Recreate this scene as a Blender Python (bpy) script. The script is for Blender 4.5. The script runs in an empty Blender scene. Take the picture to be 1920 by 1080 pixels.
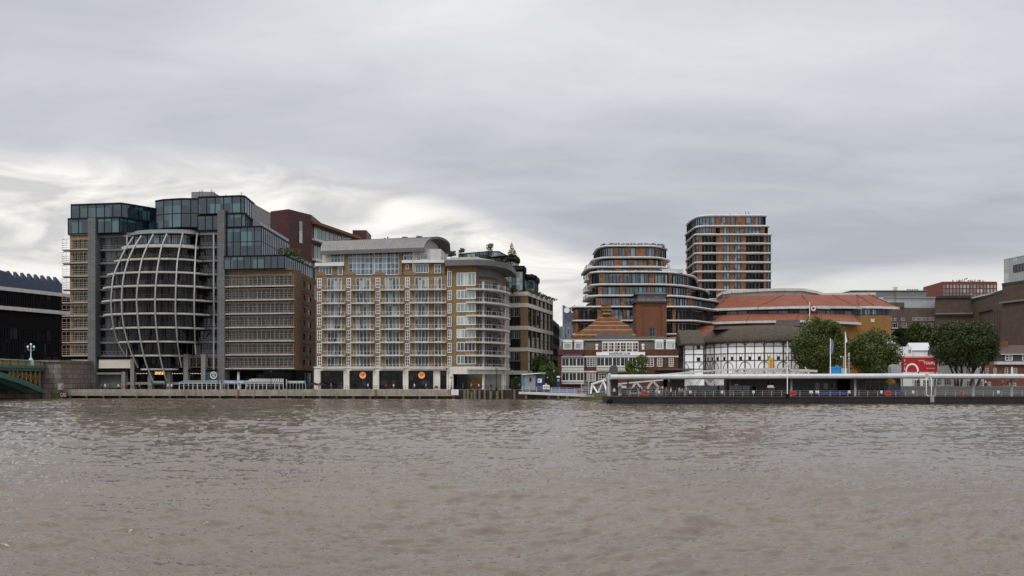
import bpy, bmesh, math, random
import numpy as np
from mathutils import Vector, Matrix
random.seed(7)
rng = np.random.default_rng(11)
scene = bpy.context.scene
COL = scene.collection
# ---- survey helpers: the photograph was taken 4.5 m above the river, looking level across it ----
F = 1730.0; H = 4.5; YH = 715.0; CX = 960.0
G = 2.32            # level of the promenade above the water
def wx(px, Y): return (px - CX) / F * Y
def wz(py, Y): return H + (YH - py) / F * Y
def P(px, py, Y): return Vector((wx(px, Y), Y, wz(py, Y)))
def P2(px, Y): return (wx(px, Y), Y)

class Fr:
    """A vertical facade plane; u runs along it, v outwards, z up."""
    def __init__(s, pa, Ya, pb, Yb):
        s.a = Vector(P2(pa, Ya)); b = Vector(P2(pb, Yb)); s._init(s.a, b)
    def _init(s, a, b):
        s.a = Vector(a); d = Vector(b) - s.a; s.L = d.length; s.U = d / s.L; s.N = Vector((s.U.y, -s.U.x))
    @classmethod
    def pts(c, a, b):
        o = c.__new__(c); o._init(Vector(a), Vector(b)); return o
    def u(s, px):
        k = (px - CX) / F
        return (k * s.a.y - s.a.x) / (s.U.x - k * s.U.y)
    def Y(s, px): return s.a.y + s.u(px) * s.U.y
    def z(s, px, py): return wz(py, s.Y(px))
    def w(s, u, v, z):
        p = s.a + s.U * u + s.N * v
        return Vector((p.x, p.y, z))
    def M(s, u, v, z):
        return Matrix.Translation(s.w(u, v, z)) @ Matrix.Rotation(math.atan2(s.U.y, s.U.x), 4, 'Z')
    def R(s, x0, y0, x1, y1):
        xm = (x0 + x1) / 2
        return s.u(x0), s.u(x1), s.z(xm, y1), s.z(xm, y0)
    def off(s, v):
        o = s.__class__.__new__(s.__class__); a = s.a + s.N * v; o._init(a, a + s.U * s.L); return o

MT = {}
WM = {}
class MB:
    def __init__(s): s.v = []; s.f = []; s.m = []
    def face(s, pts, m=0):
        n = len(s.v); s.v += [tuple(p) for p in pts]; s.f.append(list(range(n, n + len(pts)))); s.m.append(m)
    def hexa(s, p, m=0):
        n = len(s.v); s.v += [tuple(q) for q in p]
        for q in ((0,3,2,1),(4,5,6,7),(0,1,5,4),(1,2,6,5),(2,3,7,6),(3,0,4,7)):
            s.f.append([n + i for i in q]); s.m.append(m)
        return s
    def box(s, fr, u0, u1, v0, v1, z0, z1, m=0):
        return s.hexa([fr.w(u0,v0,z0), fr.w(u1,v0,z0), fr.w(u1,v1,z0), fr.w(u0,v1,z0),
                fr.w(u0,v0,z1), fr.w(u1,v0,z1), fr.w(u1,v1,z1), fr.w(u0,v1,z1)], m)
    def wb(s, x0, x1, y0, y1, z0, z1, m=0):
        return s.hexa([(x0,y0,z0),(x1,y0,z0),(x1,y1,z0),(x0,y1,z0),(x0,y0,z1),(x1,y0,z1),(x1,y1,z1),(x0,y1,z1)], m)
    def prism(s, poly, z0, z1, m=0, mtop=None):
        n = len(poly); b = len(s.v)
        s.v += [(p[0], p[1], z0) for p in poly] + [(p[0], p[1], z1) for p in poly]
        for i in range(n):
            j = (i + 1) % n; s.f.append([b+i, b+j, b+n+j, b+n+i]); s.m.append(m)
        s.f.append([b+n+i for i in range(n)]); s.m.append(m if mtop is None else mtop)
        s.f.append([b+i for i in reversed(range(n))]); s.m.append(m)
        return s
    def tube(s, p0, p1, r, m=0, n=6, r1=None):
        p0 = Vector(p0); p1 = Vector(p1); r1 = r if r1 is None else r1
        d = (p1 - p0).normalized(); a = d.orthogonal().normalized(); c = d.cross(a); b = len(s.v)
        for p, q in ((p0, r), (p1, r1)):
            for i in range(n):
                t = 2 * math.pi * i / n; s.v.append(tuple(p + (a * math.cos(t) + c * math.sin(t)) * q))
        for i in range(n):
            j = (i + 1) % n; s.f.append([b+i, b+j, b+n+j, b+n+i]); s.m.append(m)
        s.f.append([b+i for i in range(n)]); s.m.append(m); s.f.append([b+n+i for i in range(n)]); s.m.append(m)
        return s
    def path(s, pts, r, m=0, n=6):
        for a, b in zip(pts[:-1], pts[1:]): s.tube(a, b, r, m, n)
        return s
    def bar(s, pts, w, h, m=0):
        """rectangular rail along a path: w across (horizontal), h vertical."""
        for a, b in zip(pts[:-1], pts[1:]):
            a = Vector(a); b = Vector(b); d = b - a; n = Vector((-d.y, d.x, 0))
            n = n.normalized() * w / 2 if n.length > 1e-6 else Vector((w / 2, 0, 0)); z = Vector((0, 0, h / 2))
            s.hexa([a-n-z, b-n-z, b+n-z, a+n-z, a-n+z, b-n+z, b+n+z, a+n+z], m)
        return s
    def grid(s, rows, m=0, thick=None):
        b = len(s.v); nc = len(rows[0])
        for r in rows: s.v += [tuple(p) for p in r]
        for i in range(len(rows) - 1):
            for j in range(nc - 1):
                s.f.append([b+i*nc+j, b+i*nc+j+1, b+(i+1)*nc+j+1, b+(i+1)*nc+j]); s.m.append(m)
        return s
    def sphere(s, c, r, m=0, n=8, k=5, sz=1):
        c = Vector(c); rows = []
        for i in range(k + 1):
            t = math.pi * i / k
            rows.append([c + Vector((r*math.sin(t)*math.cos(2*math.pi*j/n), r*math.sin(t)*math.sin(2*math.pi*j/n), r*sz*math.cos(t))) for j in range(n + 1)])
        return s.grid(rows, m)
    def lathe(s, c, prof, m=0, n=10):
        c = Vector(c)
        return s.grid([[c + Vector((r*math.cos(2*math.pi*j/n), r*math.sin(2*math.pi*j/n), z)) for j in range(n + 1)] for r, z in prof], m)
    def wall(s, fr, u0, u1, z0, z1, holes, depth=.25, m=0, T=1.0, mr=None):
        us = sorted({u0, u1} | {h[0] for h in holes} | {h[1] for h in holes}); zs = sorted({z0, z1} | {h[2] for h in holes} | {h[3] for h in holes})
        us = [u for u in us if u0 - 1e-6 <= u <= u1 + 1e-6]; zs = [z for z in zs if z0 - 1e-6 <= z <= z1 + 1e-6]
        e = 1e-5
        def hole(a, b):
            return any(h[0] - e < a < h[1] + e and h[2] - e < b < h[3] + e for h in holes)
        for i in range(len(us) - 1):
            j = 0
            while j < len(zs) - 1:
                if hole((us[i] + us[i+1]) / 2, (zs[j] + zs[j+1]) / 2): j += 1; continue
                k = j
                while k < len(zs) - 1 and not hole((us[i] + us[i+1]) / 2, (zs[k] + zs[k+1]) / 2): k += 1
                s.face([fr.w(us[i],0,zs[j]), fr.w(us[i+1],0,zs[j]), fr.w(us[i+1],0,zs[k]), fr.w(us[i],0,zs[k])], m); j = k
        for h in holes:
            a, b, c, d = h[:4]; q = m if mr is None else mr
            for (p, r) in (((a,c),(a,d)), ((b,c),(b,d)), ((a,c),(b,c)), ((a,d),(b,d))):
                s.face([fr.w(p[0],0,p[1]), fr.w(r[0],0,r[1]), fr.w(r[0],-depth,r[1]), fr.w(p[0],-depth,p[1])], q)
        g = .003
        for (p, r) in (((u0,z0),(u0,z1)), ((u1,z0),(u1,z1)), ((u0,z0),(u1,z0)), ((u0,z1),(u1,z1))):
            s.face([fr.w(p[0],0,p[1]), fr.w(r[0],0,r[1]), fr.w(r[0],-depth-g,r[1]), fr.w(p[0],-depth-g,p[1])], m)
        s.box(fr, u0, u1, -T, -depth - g, z0, z1, m)
        return s
    def mesh(s, name, mats, smooth=False, origin=(0, 0, 0)):
        me = bpy.data.meshes.new(name)
        o = origin
        me.from_pydata([(v[0]-o[0], v[1]-o[1], v[2]-o[2]) for v in s.v], [], s.f)
        for q in mats: me.materials.append(MT[q])
        if len(mats) > 1: me.polygons.foreach_set('material_index', s.m)
        if smooth: me.polygons.foreach_set('use_smooth', [True] * len(s.f))
        me.update(); return me
    def build(s, name, mats, parent=None, smooth=False, loc=None):
        if isinstance(mats, str): mats = [mats]
        if parent is not None:
            W = WM[parent.name]; 
            Mi = W.inverted(); s2 = MB(); s2.v = [tuple(Mi @ Vector(v)) for v in s.v]; s2.f = s.f; s2.m = s.m
            me = s2.mesh(name, mats, smooth)
            return put(name, me, W, parent)
        if loc is None:
            xs = np.array(s.v); loc = (float(xs[:,0].mean()), float(xs[:,1].mean()), float(xs[:,2].min()))
        me = s.mesh(name, mats, smooth, loc)
        return put(name, me, Matrix.Translation(loc), None)

def put(name, me, M, parent=None):
    o = bpy.data.objects.new(name, me); COL.objects.link(o)
    if parent is not None:
        o.parent = parent; o.matrix_basis = WM[parent.name].inverted() @ M
    else: o.matrix_basis = M
    WM[o.name] = M.copy(); return o
def tag(o, label=None, cat=None, group=None, kind=None):
    if label: o['label'] = label
    if cat: o['category'] = cat
    if group: o['group'] = group
    if kind: o['kind'] = kind
    return o
def thing(name, label, cat, loc, group=None):
    o = put(name, None, Matrix.Translation(Vector(loc)))
    return tag(o, label, cat, group)
def copy_thing(root, M):
    """copy a thing with its parts and sub-parts to a new place"""
    kids = {}
    for o in bpy.data.objects:
        if o.parent: kids.setdefault(o.parent.name, []).append(o)
    def rec(o, par):
        c = o.copy(); COL.objects.link(c); c.parent = par
        WM[c.name] = M.copy() if par is None else WM[par.name] @ o.matrix_basis
        for k in kids.get(o.name, []): rec(k, c)
        return c
    r = rec(root, None); r.matrix_basis = M
    return r
_wc = {}
def win(parent, fr, u0, u1, z0, z1, nx=2, nz=1, v=-.2, glass='glass_dark', frame='white_paint', ft=.08, fd=.12, name='window'):
    w = round(u1 - u0, 2); h = round(z1 - z0, 2)
    key = (w, h, nx, nz, glass, frame, ft, fd)
    if key not in _wc:
        m = MB(); O = Fr.pts((0, 0), (1, 0))
        m.box(O, 0, w, 0, fd, 0, ft); m.box(O, 0, w, 0, fd, h - ft, h)
        m.box(O, 0, ft, 0, fd, ft, h - ft); m.box(O, w - ft, w, 0, fd, ft, h - ft)
        t = ft * .75
        for i in range(1, nx): m.box(O, w*i/nx - t/2, w*i/nx + t/2, 0, fd*.8, ft, h - ft)
        for i in range(1, nz): m.box(O, ft, w - ft, 0, fd*.7, h*i/nz - t/2, h*i/nz + t/2)
        g = MB(); g.box(O, ft*.5, w - ft*.5, -.03, .02, ft*.5, h - ft*.5)
        _wc[key] = (m.mesh(name, [frame]), g.mesh('pane', [glass]))
    M = fr.M(u0, v, z0); a, b = _wc[key]
    o = put(name, a, M, parent); put('pane', b, M, o); return o
def curtain(parent, pts, z0, z1, pw=1.5, rows=1, glass='glass_teal', frame='dark_frame', ft=.1, cap=.35, name='glass_wall', fd=.12):
    """glazed wall along a plan line, one part per straight run, panes as sub-part"""
    for a, b in zip(pts[:-1], pts[1:]):
        fr = Fr.pts(a, b); n = max(1, round(fr.L / pw)); m = MB()
        for i in range(n + 1):
            u = fr.L * i / n; m.box(fr, u - ft/2, u + ft/2, 0, fd, z0, z1 - cap)
        for k in range(rows + 1):
            z = z0 + (z1 - cap - z0) * k / rows; m.box(fr, 0, fr.L, 0, fd * .8, z - ft/2, z + ft/2)
        if cap: m.box(fr, -.05, fr.L + .05, -.3, fd + .12, z1 - cap, z1)
        o = m.build(name, [frame], parent)
        g = MB(); g.box(fr, .02, fr.L - .02, -.25, .03, z0 + .01, z1 - cap); g.build('pane', [glass], o)
def text(parent, s, fr, uc, zc, h, mat, v=.05, name='lettering', width=None, yaw=None):
    cu = bpy.data.curves.new('t', 'FONT'); cu.body = s; cu.align_x = 'CENTER'; cu.align_y = 'CENTER'; cu.size = h * 1.35; cu.extrude = .02; cu.offset = .01
    o = bpy.data.objects.new('t', cu); me = bpy.data.meshes.new_from_object(o); bpy.data.objects.remove(o)
    n = len(me.vertices); co = np.zeros(n * 3); me.vertices.foreach_get('co', co); co = co.reshape(-1, 3)
    if width:
        w = co[:,0].max() - co[:,0].min(); co[:,0] *= width / w
    co2 = np.stack([co[:,0], -co[:,2], co[:,1]], 1); me.vertices.foreach_set('co', co2.ravel()); me.update()
    me.name = name; me.materials.clear(); me.materials.append(MT[mat])
    return put(name, me, fr.M(uc, v, zc), parent)

# ---------------- materials ----------------
def newmat(name):
    m = bpy.data.materials.new(name); m.use_nodes = True; MT[name] = m; nt = m.node_tree
    return m, nt, nt.nodes['Principled BSDF']
def coords(nt, scl=(1, 1, 1)):
    tc = nt.nodes.new('ShaderNodeTexCoord'); mp = nt.nodes.new('ShaderNodeMapping'); mp.inputs['Scale'].default_value = scl
    nt.links.new(tc.outputs['Object'], mp.inputs[0]); return mp.outputs[0]
def noise(nt, vec, scale, detail=4, rough=.55, dist=0):
    n = nt.nodes.new('ShaderNodeTexNoise'); n.inputs['Scale'].default_value = scale; n.inputs['Detail'].default_value = detail
    n.inputs['Roughness'].default_value = rough; n.inputs['Distortion'].default_value = dist; nt.links.new(vec, n.inputs['Vector']); return n.outputs['Fac']
def mth(nt, op, a, b=None, c=None, clamp=False):
    n = nt.nodes.new('ShaderNodeMath'); n.operation = op; n.use_clamp = clamp
    for i, x in enumerate((a, b, c)):
        if x is None: continue
        if isinstance(x, (int, float)): n.inputs[i].default_value = x
        else: nt.links.new(x, n.inputs[i])
    return n.outputs[0]
def mixc(nt, f, a, b):
    n = nt.nodes.new('ShaderNodeMix'); n.data_type = 'RGBA'
    for i, x in ((0, f), (6, a), (7, b)):
        if isinstance(x, (int, float)): n.inputs[i].default_value = x
        elif isinstance(x, tuple): n.inputs[i].default_value = (*x[:3], 1)
        else: nt.links.new(x, n.inputs[i])
    return n.outputs[2]
def mapr(nt, x, a, b, c=0, d=1):
    n = nt.nodes.new('ShaderNodeMapRange'); n.inputs[1].default_value = a; n.inputs[2].default_value = b; n.inputs[3].default_value = c; n.inputs[4].default_value = d
    nt.links.new(x, n.inputs[0]); return n.outputs[0]
def solid(name, col, rough=.7, var=.25, scale=.6, metal=0, bump=0, streak=0., col2=None, fine=0, spec=.4):
    m, nt, b = newmat(name)
    v = coords(nt); n1 = noise(nt, v, scale, 6, .6)
    dark = tuple(c * (1 - var) for c in col); lite = tuple(min(1, c * (1 + var)) for c in (col2 or col))
    c = mixc(nt, mapr(nt, n1, .3, .7), dark, lite)
    if fine:
        n3 = noise(nt, v, scale * 9, 3, .7); c = mixc(nt, mth(nt, 'MULTIPLY', mapr(nt, n3, .35, .65), fine), c, tuple(x * .35 for x in col))
    if streak:
        n2 = noise(nt, coords(nt, (1.3, 1.3, .09)), 1.2, 5, .65)
        c = mixc(nt, mth(nt, 'MULTIPLY', mapr(nt, n2, .48, .75), streak), c, tuple(x * .3 for x in col))
    nt.links.new(c, b.inputs['Base Color'])
    b.inputs['Roughness'].default_value = rough; b.inputs['Metallic'].default_value = metal; b.inputs['Specular IOR Level'].default_value = spec
    if bump:
        bp = nt.nodes.new('ShaderNodeBump'); bp.inputs['Strength'].default_value = bump; bp.inputs['Distance'].default_value = .05
        nt.links.new(noise(nt, v, scale * 8, 4), bp.inputs['Height']); nt.links.new(bp.outputs[0], b.inputs['Normal'])
    return m
def courses(name, col, course=.6, length=1.2, mortar=.5, var=.2, rough=.85, streak=.3):
    """masonry: joints by height and staggered along both horizontal directions"""
    m, nt, b = newmat(name); tc = nt.nodes.new('ShaderNodeTexCoord'); sp = nt.nodes.new('ShaderNodeSeparateXYZ'); nt.links.new(tc.outputs['Object'], sp.inputs[0])
    s = mth(nt, 'ADD', sp.outputs[0], sp.outputs[1]); cb = nt.nodes.new('ShaderNodeCombineXYZ'); nt.links.new(s, cb.inputs[0]); nt.links.new(sp.outputs[2], cb.inputs[1])
    br = nt.nodes.new('ShaderNodeTexBrick'); nt.links.new(cb.outputs[0], br.inputs['Vector']); br.inputs['Scale'].default_value = 1
    br.inputs['Brick Width'].default_value = length; br.inputs['Row Height'].default_value = course; br.inputs['Mortar Size'].default_value = course * .06; br.inputs['Bias'].default_value = 0
    br.inputs['Color1'].default_value = (*[c * (1 - var) for c in col], 1); br.inputs['Color2'].default_value = (*[min(1, c * (1 + var)) for c in col], 1)
    br.inputs['Mortar'].default_value = (*[c * mortar for c in col], 1)
    n1 = noise(nt, tc.outputs['Object'], .35, 6, .65)
    c = mixc(nt, mapr(nt, n1, .3, .72, 0, .45), br.outputs[0], tuple(x * .62 for x in col))
    if streak:
        n2 = noise(nt, coords(nt, (1.1, 1.1, .08)), 1, 5, .65); c = mixc(nt, mth(nt, 'MULTIPLY', mapr(nt, n2, .5, .75), streak), c, tuple(x * .3 for x in col))
    nt.links.new(c, b.inputs['Base Color']); b.inputs['Roughness'].default_value = rough; b.inputs['Specular IOR Level'].default_value = .3
    return m
def glass(name, dark, light, p=.3, cell=(1.5, 3.5), rough=.04, spec=.42, blind=.5):
    """dark reflective glazing; pane tones stand for curtains, blinds, dark rooms and painted sky reflection"""
    m, nt, b = newmat(name); tc = nt.nodes.new('ShaderNodeTexCoord'); sp = nt.nodes.new('ShaderNodeSeparateXYZ'); nt.links.new(tc.outputs['Object'], sp.inputs[0])
    oi = nt.nodes.new('ShaderNodeObjectInfo')
    cb = nt.nodes.new('ShaderNodeCombineXYZ')
    nt.links.new(mth(nt, 'FLOOR', mth(nt, 'DIVIDE', mth(nt, 'ADD', sp.outputs[0], mth(nt, 'MULTIPLY', sp.outputs[1], .71)), cell[0])), cb.inputs[0])
    nt.links.new(mth(nt, 'FLOOR', mth(nt, 'DIVIDE', sp.outputs[2], cell[1])), cb.inputs[1]); nt.links.new(mth(nt, 'MULTIPLY', oi.outputs['Random'], 97.), cb.inputs[2])
    wn = nt.nodes.new('ShaderNodeTexWhiteNoise'); nt.links.new(cb.outputs[0], wn.inputs[0]); r = wn.outputs['Value']
    f = mapr(nt, r, 1 - p, 1, 0, 1)
    n1 = noise(nt, coords(nt, (1.5, 1.5, .8)), 1.2, 3)
    f2 = mth(nt, 'ADD', mth(nt, 'MULTIPLY', f, blind * 1.6), mth(nt, 'MULTIPLY', mapr(nt, n1, .45, .8), .22), clamp=True)
    c = mixc(nt, f2, dark, light); nt.links.new(c, b.inputs['Base Color'])
    b.inputs['Roughness'].default_value = rough; b.inputs['Specular IOR Level'].default_value = spec; b.inputs['IOR'].default_value = 1.55
    bp = nt.nodes.new('ShaderNodeBump'); bp.inputs['Strength'].default_value = .07; bp.inputs['Distance'].default_value = .03
    nt.links.new(mth(nt, 'ADD', noise(nt, tc.outputs['Object'], .9, 2), mth(nt, 'MULTIPLY', r, .06)), bp.inputs['Height']); nt.links.new(bp.outputs[0], b.inputs['Normal'])
    return m
def emit(name, col, st):
    m, nt, b = newmat(name); b.inputs['Base Color'].default_value = (*col, 1); b.inputs['Emission Color'].default_value = (*col, 1); b.inputs['Emission Strength'].default_value = st
def leaves(name, c1, c2, c3):
    m, nt, b = newmat(name); tc = nt.nodes.new('ShaderNodeTexCoord')
    g = nt.nodes.new('ShaderNodeNewGeometry')
    n1 = noise(nt, tc.outputs['Object'], .45, 5, .7); n2 = noise(nt, tc.outputs['Object'], 2.4, 3, .7)
    c = mixc(nt, mapr(nt, n1, .35, .65), c1, c2); c = mixc(nt, mapr(nt, n2, .5, .72), c, c3)
    c = mixc(nt, mapr(nt, g.outputs['Random Per Island'], 0, 1, 0, .45), c, tuple(x * .45 for x in c1))
    nt.links.new(c, b.inputs['Base Color']); b.inputs['Roughness'].default_value = .6; b.inputs['Specular IOR Level'].default_value = .25
    return m

solid('white_paint', (.62, .62, .6), .5, .08); solid('white_stone', (.64, .6, .54), .7, .14, .4, streak=.35)
solid('offwhite', (.52, .51, .49), .55, .12, streak=.35); solid('pure_white', (.78, .79, .8), .5, .06, .4, streak=.12)
solid('grey_metal', (.26, .27, .28), .45, .15, metal=.3); solid('light_metal', (.5, .52, .54), .35, .1, metal=.4)
solid('rib_white', (.92, .92, .9), .4, .08); solid('slab_grey', (.44, .43, .41), .7, .16, .5, streak=.4)
solid('dark_frame', (.007, .01, .012), .5, .2, spec=.12); solid('black_metal', (.012, .012, .013), .5, .25, spec=.2); solid('rail_tan', (.26, .21, .155), .7, .15, spec=.2); solid('slab_dark', (.13, .13, .135), .7, .15, streak=.3)
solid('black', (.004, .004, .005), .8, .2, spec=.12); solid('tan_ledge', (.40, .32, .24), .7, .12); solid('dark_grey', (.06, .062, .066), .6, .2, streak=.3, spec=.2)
solid('brown_spandrel', (.2, .145, .095), .8, .2, .8); solid('panel_cream', (.56, .52, .46), .6, .06)
courses('grey_stone', (.15, .15, .152), .62, 1.5, .45, .14); courses('grey_stone_light', (.24, .238, .235), .55, 9., .5, .12)
courses('ochre_brick', (.175, .125, .08), .45, 1.3, .8, .16); courses('stock_brick', (.235, .158, .08), .3, .8, .8, .16)
courses('orange_brick', (.135, .078, .042), 1.2, 2., .7, .1, streak=.15); courses('dark_brick', (.105, .042, .026), .3, .8, .75, .2)
courses('tower_brick', (.17, .068, .038), .3, .8, .75, .14, streak=.15); courses('pyramid_brick', (.185, .08, .038), .9, .9, .6, .18, streak=.2); solid('pyramid_stone', (.33, .23, .135), .8, .15); courses('purple_brick', (.09, .034, .03), .3, .8, .7, .2)
courses('tate_brick', (.1, .068, .052), .5, 1.2, .75, .14, streak=.35); courses('bridge_stone', (.22, .185, .16), 1.3, 2.4, .3, .25, streak=.6)
courses('yellow_brick', (.28, .145, .045), .3, .8, .85, .12, streak=.15); courses('flats_brick', (.13, .098, .078), .3, .8, .8, .15)
courses('maroon_panel', (.065, .02, .02), 1.4, 2.6, .6, .08, rough=.5, streak=.1); courses('brick_red', (.19, .062, .04), .3, .8, .75, .16, streak=.15)
courses('tile_red', (.21, .068, .038), .45, .9, .5, .22, rough=.75, streak=.22); solid('tile_brown', (.075, .05, .038), .8, .25, 2)
solid('slate', (.045, .042, .045), .6, .3, 2.5); solid('slate_brown', (.075, .06, .05), .7, .25, 2.5)
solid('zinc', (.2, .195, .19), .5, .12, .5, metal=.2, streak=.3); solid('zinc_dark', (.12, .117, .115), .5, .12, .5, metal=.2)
solid('copper_panel', (.135, .06, .03), .5, .4, .9, col2=(.235, .108, .052), metal=.15, streak=.3); solid('red_clay', (.3, .1, .05), .7, .15)
solid('navy', (.018, .032, .12), .4, .2); solid('timber_dark', (.03, .024, .02), .8, .25); solid('limewash', (.82, .82, .83), .8, .05, .8, streak=.12)
solid('thatch', (.085, .068, .05), .95, .45, 1.6, fine=.7, bump=1); solid('thatch_dark', (.05, .042, .034), .95, .4, 2, fine=.5)
solid('paving', (.28, .27, .25), .85, .2); solid('earth', (.12, .11, .09), .9, .3, .05)
solid('quay_concrete', (.31, .275, .225), .8, .28, .5, streak=.8, fine=.25); solid('dark_quay', (.018, .017, .013), .5, .4, .6)  # second colour is near black: shade of the quay undercut painted in
solid('pile_wood', (.15, .125, .09), .85, .35, 1.5, streak=.6); solid('algae', (.09, .095, .035), .85, .45, .6, streak=.5)
solid('bridge_green', (.065, .15, .125), .45, .2, .5, streak=.35); solid('bridge_yellow', (.33, .2, .08), .5, .2, .5, streak=.3); solid('pale_green', (.3, .45, .42), .5, .1)
solid('hull_black', (.012, .0125, .016), .45, .35, .5, streak=.3); solid('rust', (.16, .07, .035), .8, .3, 2); solid('canopy_white', (.5, .51, .52), .45, .08, .5, streak=.25)
solid('pier_grey', (.1, .103, .105), .55, .15, .5, streak=.2); solid('pier_lightgrey', (.3, .3, .3), .55, .15, .5, streak=.2)
solid('red_sign', (.38, .01, .014), .45, .06); solid('red_dull', (.42, .045, .04), .5, .15); solid('blue_tank', (.01, .2, .5), .4, .08); solid('sky_panel', (.07, .19, .27), .45, .1)
solid('teal_board', (.012, .06, .075), .5, .1); solid('blue_band', (.16, .2, .32), .5, .1); solid('deep_blue', (.02, .05, .2), .45, .15)
solid('banner_yellow', (.68, .47, .05), .6, .15); solid('banner_orange', (.7, .2, .03), .6, .1); solid('bark', (.022, .018, .014), .9, .4, 2)
solid('hi_vis', (.6, .75, .05), .6, .1); solid('pale_glass_canopy', (.2, .24, .26), .25, .1, .6)
solid('wood_panel', (.5, .25, .09), .6, .35, 1.2); solid('mosaic', (.3, .28, .3), .7, .5, 2.5, fine=.4); solid('far_blue', (.055, .075, .12), .4, .2); solid('far_grey', (.16, .18, .21), .5, .25)
solid('umbrella_black', (.01, .01, .011), .8, .2)
glass('glass_dark', (.005, .006, .008), (.06, .07, .075), .3); glass('glass_office', (.006, .006, .008), (.09, .075, .055), .3, (1.2, 3.7), blind=.35, spec=.22)
glass('glass_teal', (.007, .02, .032), (.065, .145, .165), .42, (2.6, 3.9), spec=.8, blind=.55); glass('glass_blue', (.02, .038, .055), (.22, .30, .38), .7, (1.2, 3.2), spec=.8)  # bluish sky reflection goes into these two base colours, besides the tint
glass('glass_curtain', (.05, .065, .07), (.34, .39, .38), .6, (.9, 2.6), blind=.6); glass('glass_home', (.012, .014, .016), (.2, .24, .24), .4, (.7, 2.6), blind=.6)
glass('glass_pale', (.16, .2, .2), (.42, .47, .43), .5, (1.6, 4), spec=1.4, blind=.7); glass('glass_shop', (.004, .004, .005), (.05, .035, .025), .25, (1.1, 1.2), blind=.5, spec=.2)
glass('glass_roofgarden', (.03, .055, .065), (.3, .38, .4), .6, (1.6, 2.2), spec=1.6, blind=.6)
emit('lamp_warm', (1, .55, .2), 1.6); emit('sign_orange', (.75, .3, .1), .3); emit('lamp_white', (1, .9, .7), 1.1)
leaves('leaf_dark', (.042, .064, .016), (.1, .132, .03), (.18, .2, .055)); leaves('leaf_mid', (.04, .06, .014), (.085, .11, .025), (.15, .175, .05))
leaves('leaf_bright', (.05, .075, .012), (.13, .16, .035), (.2, .23, .06)); leaves('leaf_deep', (.025, .04, .013), (.06, .08, .022), (.105, .13, .04))  # second one is the deepest leaf green, for the darker trees
leaves('leaf_olive', (.05, .06, .03), (.1, .11, .05), (.16, .17, .08))
# ---------------- camera ----------------
cam = bpy.data.cameras.new('camera'); camo = bpy.data.objects.new('camera', cam); COL.objects.link(camo); scene.camera = camo
camo.location = (0, 0, H); camo.rotation_euler = (math.radians(90), 0, 0)
cam.sensor_width = 36; cam.lens = 36 * F / 1920; cam.shift_y = (YH - 540) / 1920; cam.clip_start = .5; cam.clip_end = 20000
scene.render.engine = 'CYCLES'
scene.view_settings.view_transform = 'Standard'; scene.view_settings.look = 'None'; scene.view_settings.gamma = 1; scene.view_settings.exposure = .18
# ---------------- light ----------------
EL = math.radians(48); AZ = math.radians(215)   # direction towards the added lamp, clockwise from +Y
sd = Vector((math.sin(AZ) * math.cos(EL), math.cos(AZ) * math.cos(EL), math.sin(EL)))
fill_sun = bpy.data.lights.new('fill_sun', 'SUN'); fill_sun.energy = 1.15; fill_sun.angle = math.radians(25); fill_sun.color = (1, .96, .9)  # soft key added behind the camera so the river fronts are lit
fill_suno = bpy.data.objects.new('fill_sun', fill_sun); COL.objects.link(fill_suno); fill_suno.location = (0, 0, 200); fill_suno.rotation_euler = sd.to_track_quat('Z', 'Y').to_euler()
# ---------------- world: overcast sky with a broken bright layer low in the south-east ----------------
wd = bpy.data.worlds.new('World'); scene.world = wd; wd.use_nodes = True; nt = wd.node_tree; bg = nt.nodes['Background']
tc = nt.nodes.new('ShaderNodeTexCoord'); sp = nt.nodes.new('ShaderNodeSeparateXYZ'); nt.links.new(tc.outputs['Generated'], sp.inputs[0])
sx, sy, sz = sp.outputs
def m_(op, a, b=None, c=None, clamp=False): return mth(nt, op, a, b, c, clamp)
az = m_('ARCTAN2', sx, sy); rh = m_('MAXIMUM', m_('SQRT', m_('ADD', m_('MULTIPLY', sx, sx), m_('MULTIPLY', sy, sy))), .001); tv = m_('DIVIDE', sz, rh)
# cloud sheet coordinates (a plane overhead), compressed near the horizon
den = m_('ADD', m_('MAXIMUM', sz, 0), .14); cb = nt.nodes.new('ShaderNodeCombineXYZ')
nt.links.new(m_('DIVIDE', sx, den), cb.inputs[0]); nt.links.new(m_('DIVIDE', sy, den), cb.inputs[1])
mpw = nt.nodes.new('ShaderNodeMapping'); nt.links.new(cb.outputs[0], mpw.inputs[0]); mpw.inputs['Rotation'].default_value = (0, 0, math.radians(-24)); mpw.inputs['Scale'].default_value = (.55, 1, 1); mpw.inputs['Location'].default_value = (1.3, .4, 0)
nA = noise(nt, mpw.outputs[0], .75, 3, .5, .15); nB = noise(nt, mpw.outputs[0], 1.9, 7, .52, .5)
# streaky low layer coordinates
cl = nt.nodes.new('ShaderNodeCombineXYZ'); nt.links.new(m_('MULTIPLY', az, 4.2), cl.inputs[0]); nt.links.new(m_('MULTIPLY', tv, 13), cl.inputs[1])
nC = noise(nt, cl.outputs[0], 1.7, 7, .55, .7); nD = noise(nt, cl.outputs[0], .8, 4, .5, .2)
def blob(a0, v0, ra, rv, slope=0):
    da = m_('DIVIDE', m_('SUBTRACT', az, a0), ra); dv = m_('DIVIDE', m_('SUBTRACT', m_('SUBTRACT', tv, v0), m_('MULTIPLY', m_('SUBTRACT', az, a0), slope)), rv)
    return m_('POWER', 2.718, m_('MULTIPLY', m_('ADD', m_('MULTIPLY', da, da), m_('MULTIPLY', dv, dv)), -1))
L = m_('ADD', .53, m_('MULTIPLY', m_('SUBTRACT', nA, .5), .34))
L = m_('ADD', L, m_('MULTIPLY', m_('SUBTRACT', nB, .5), .36))
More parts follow.
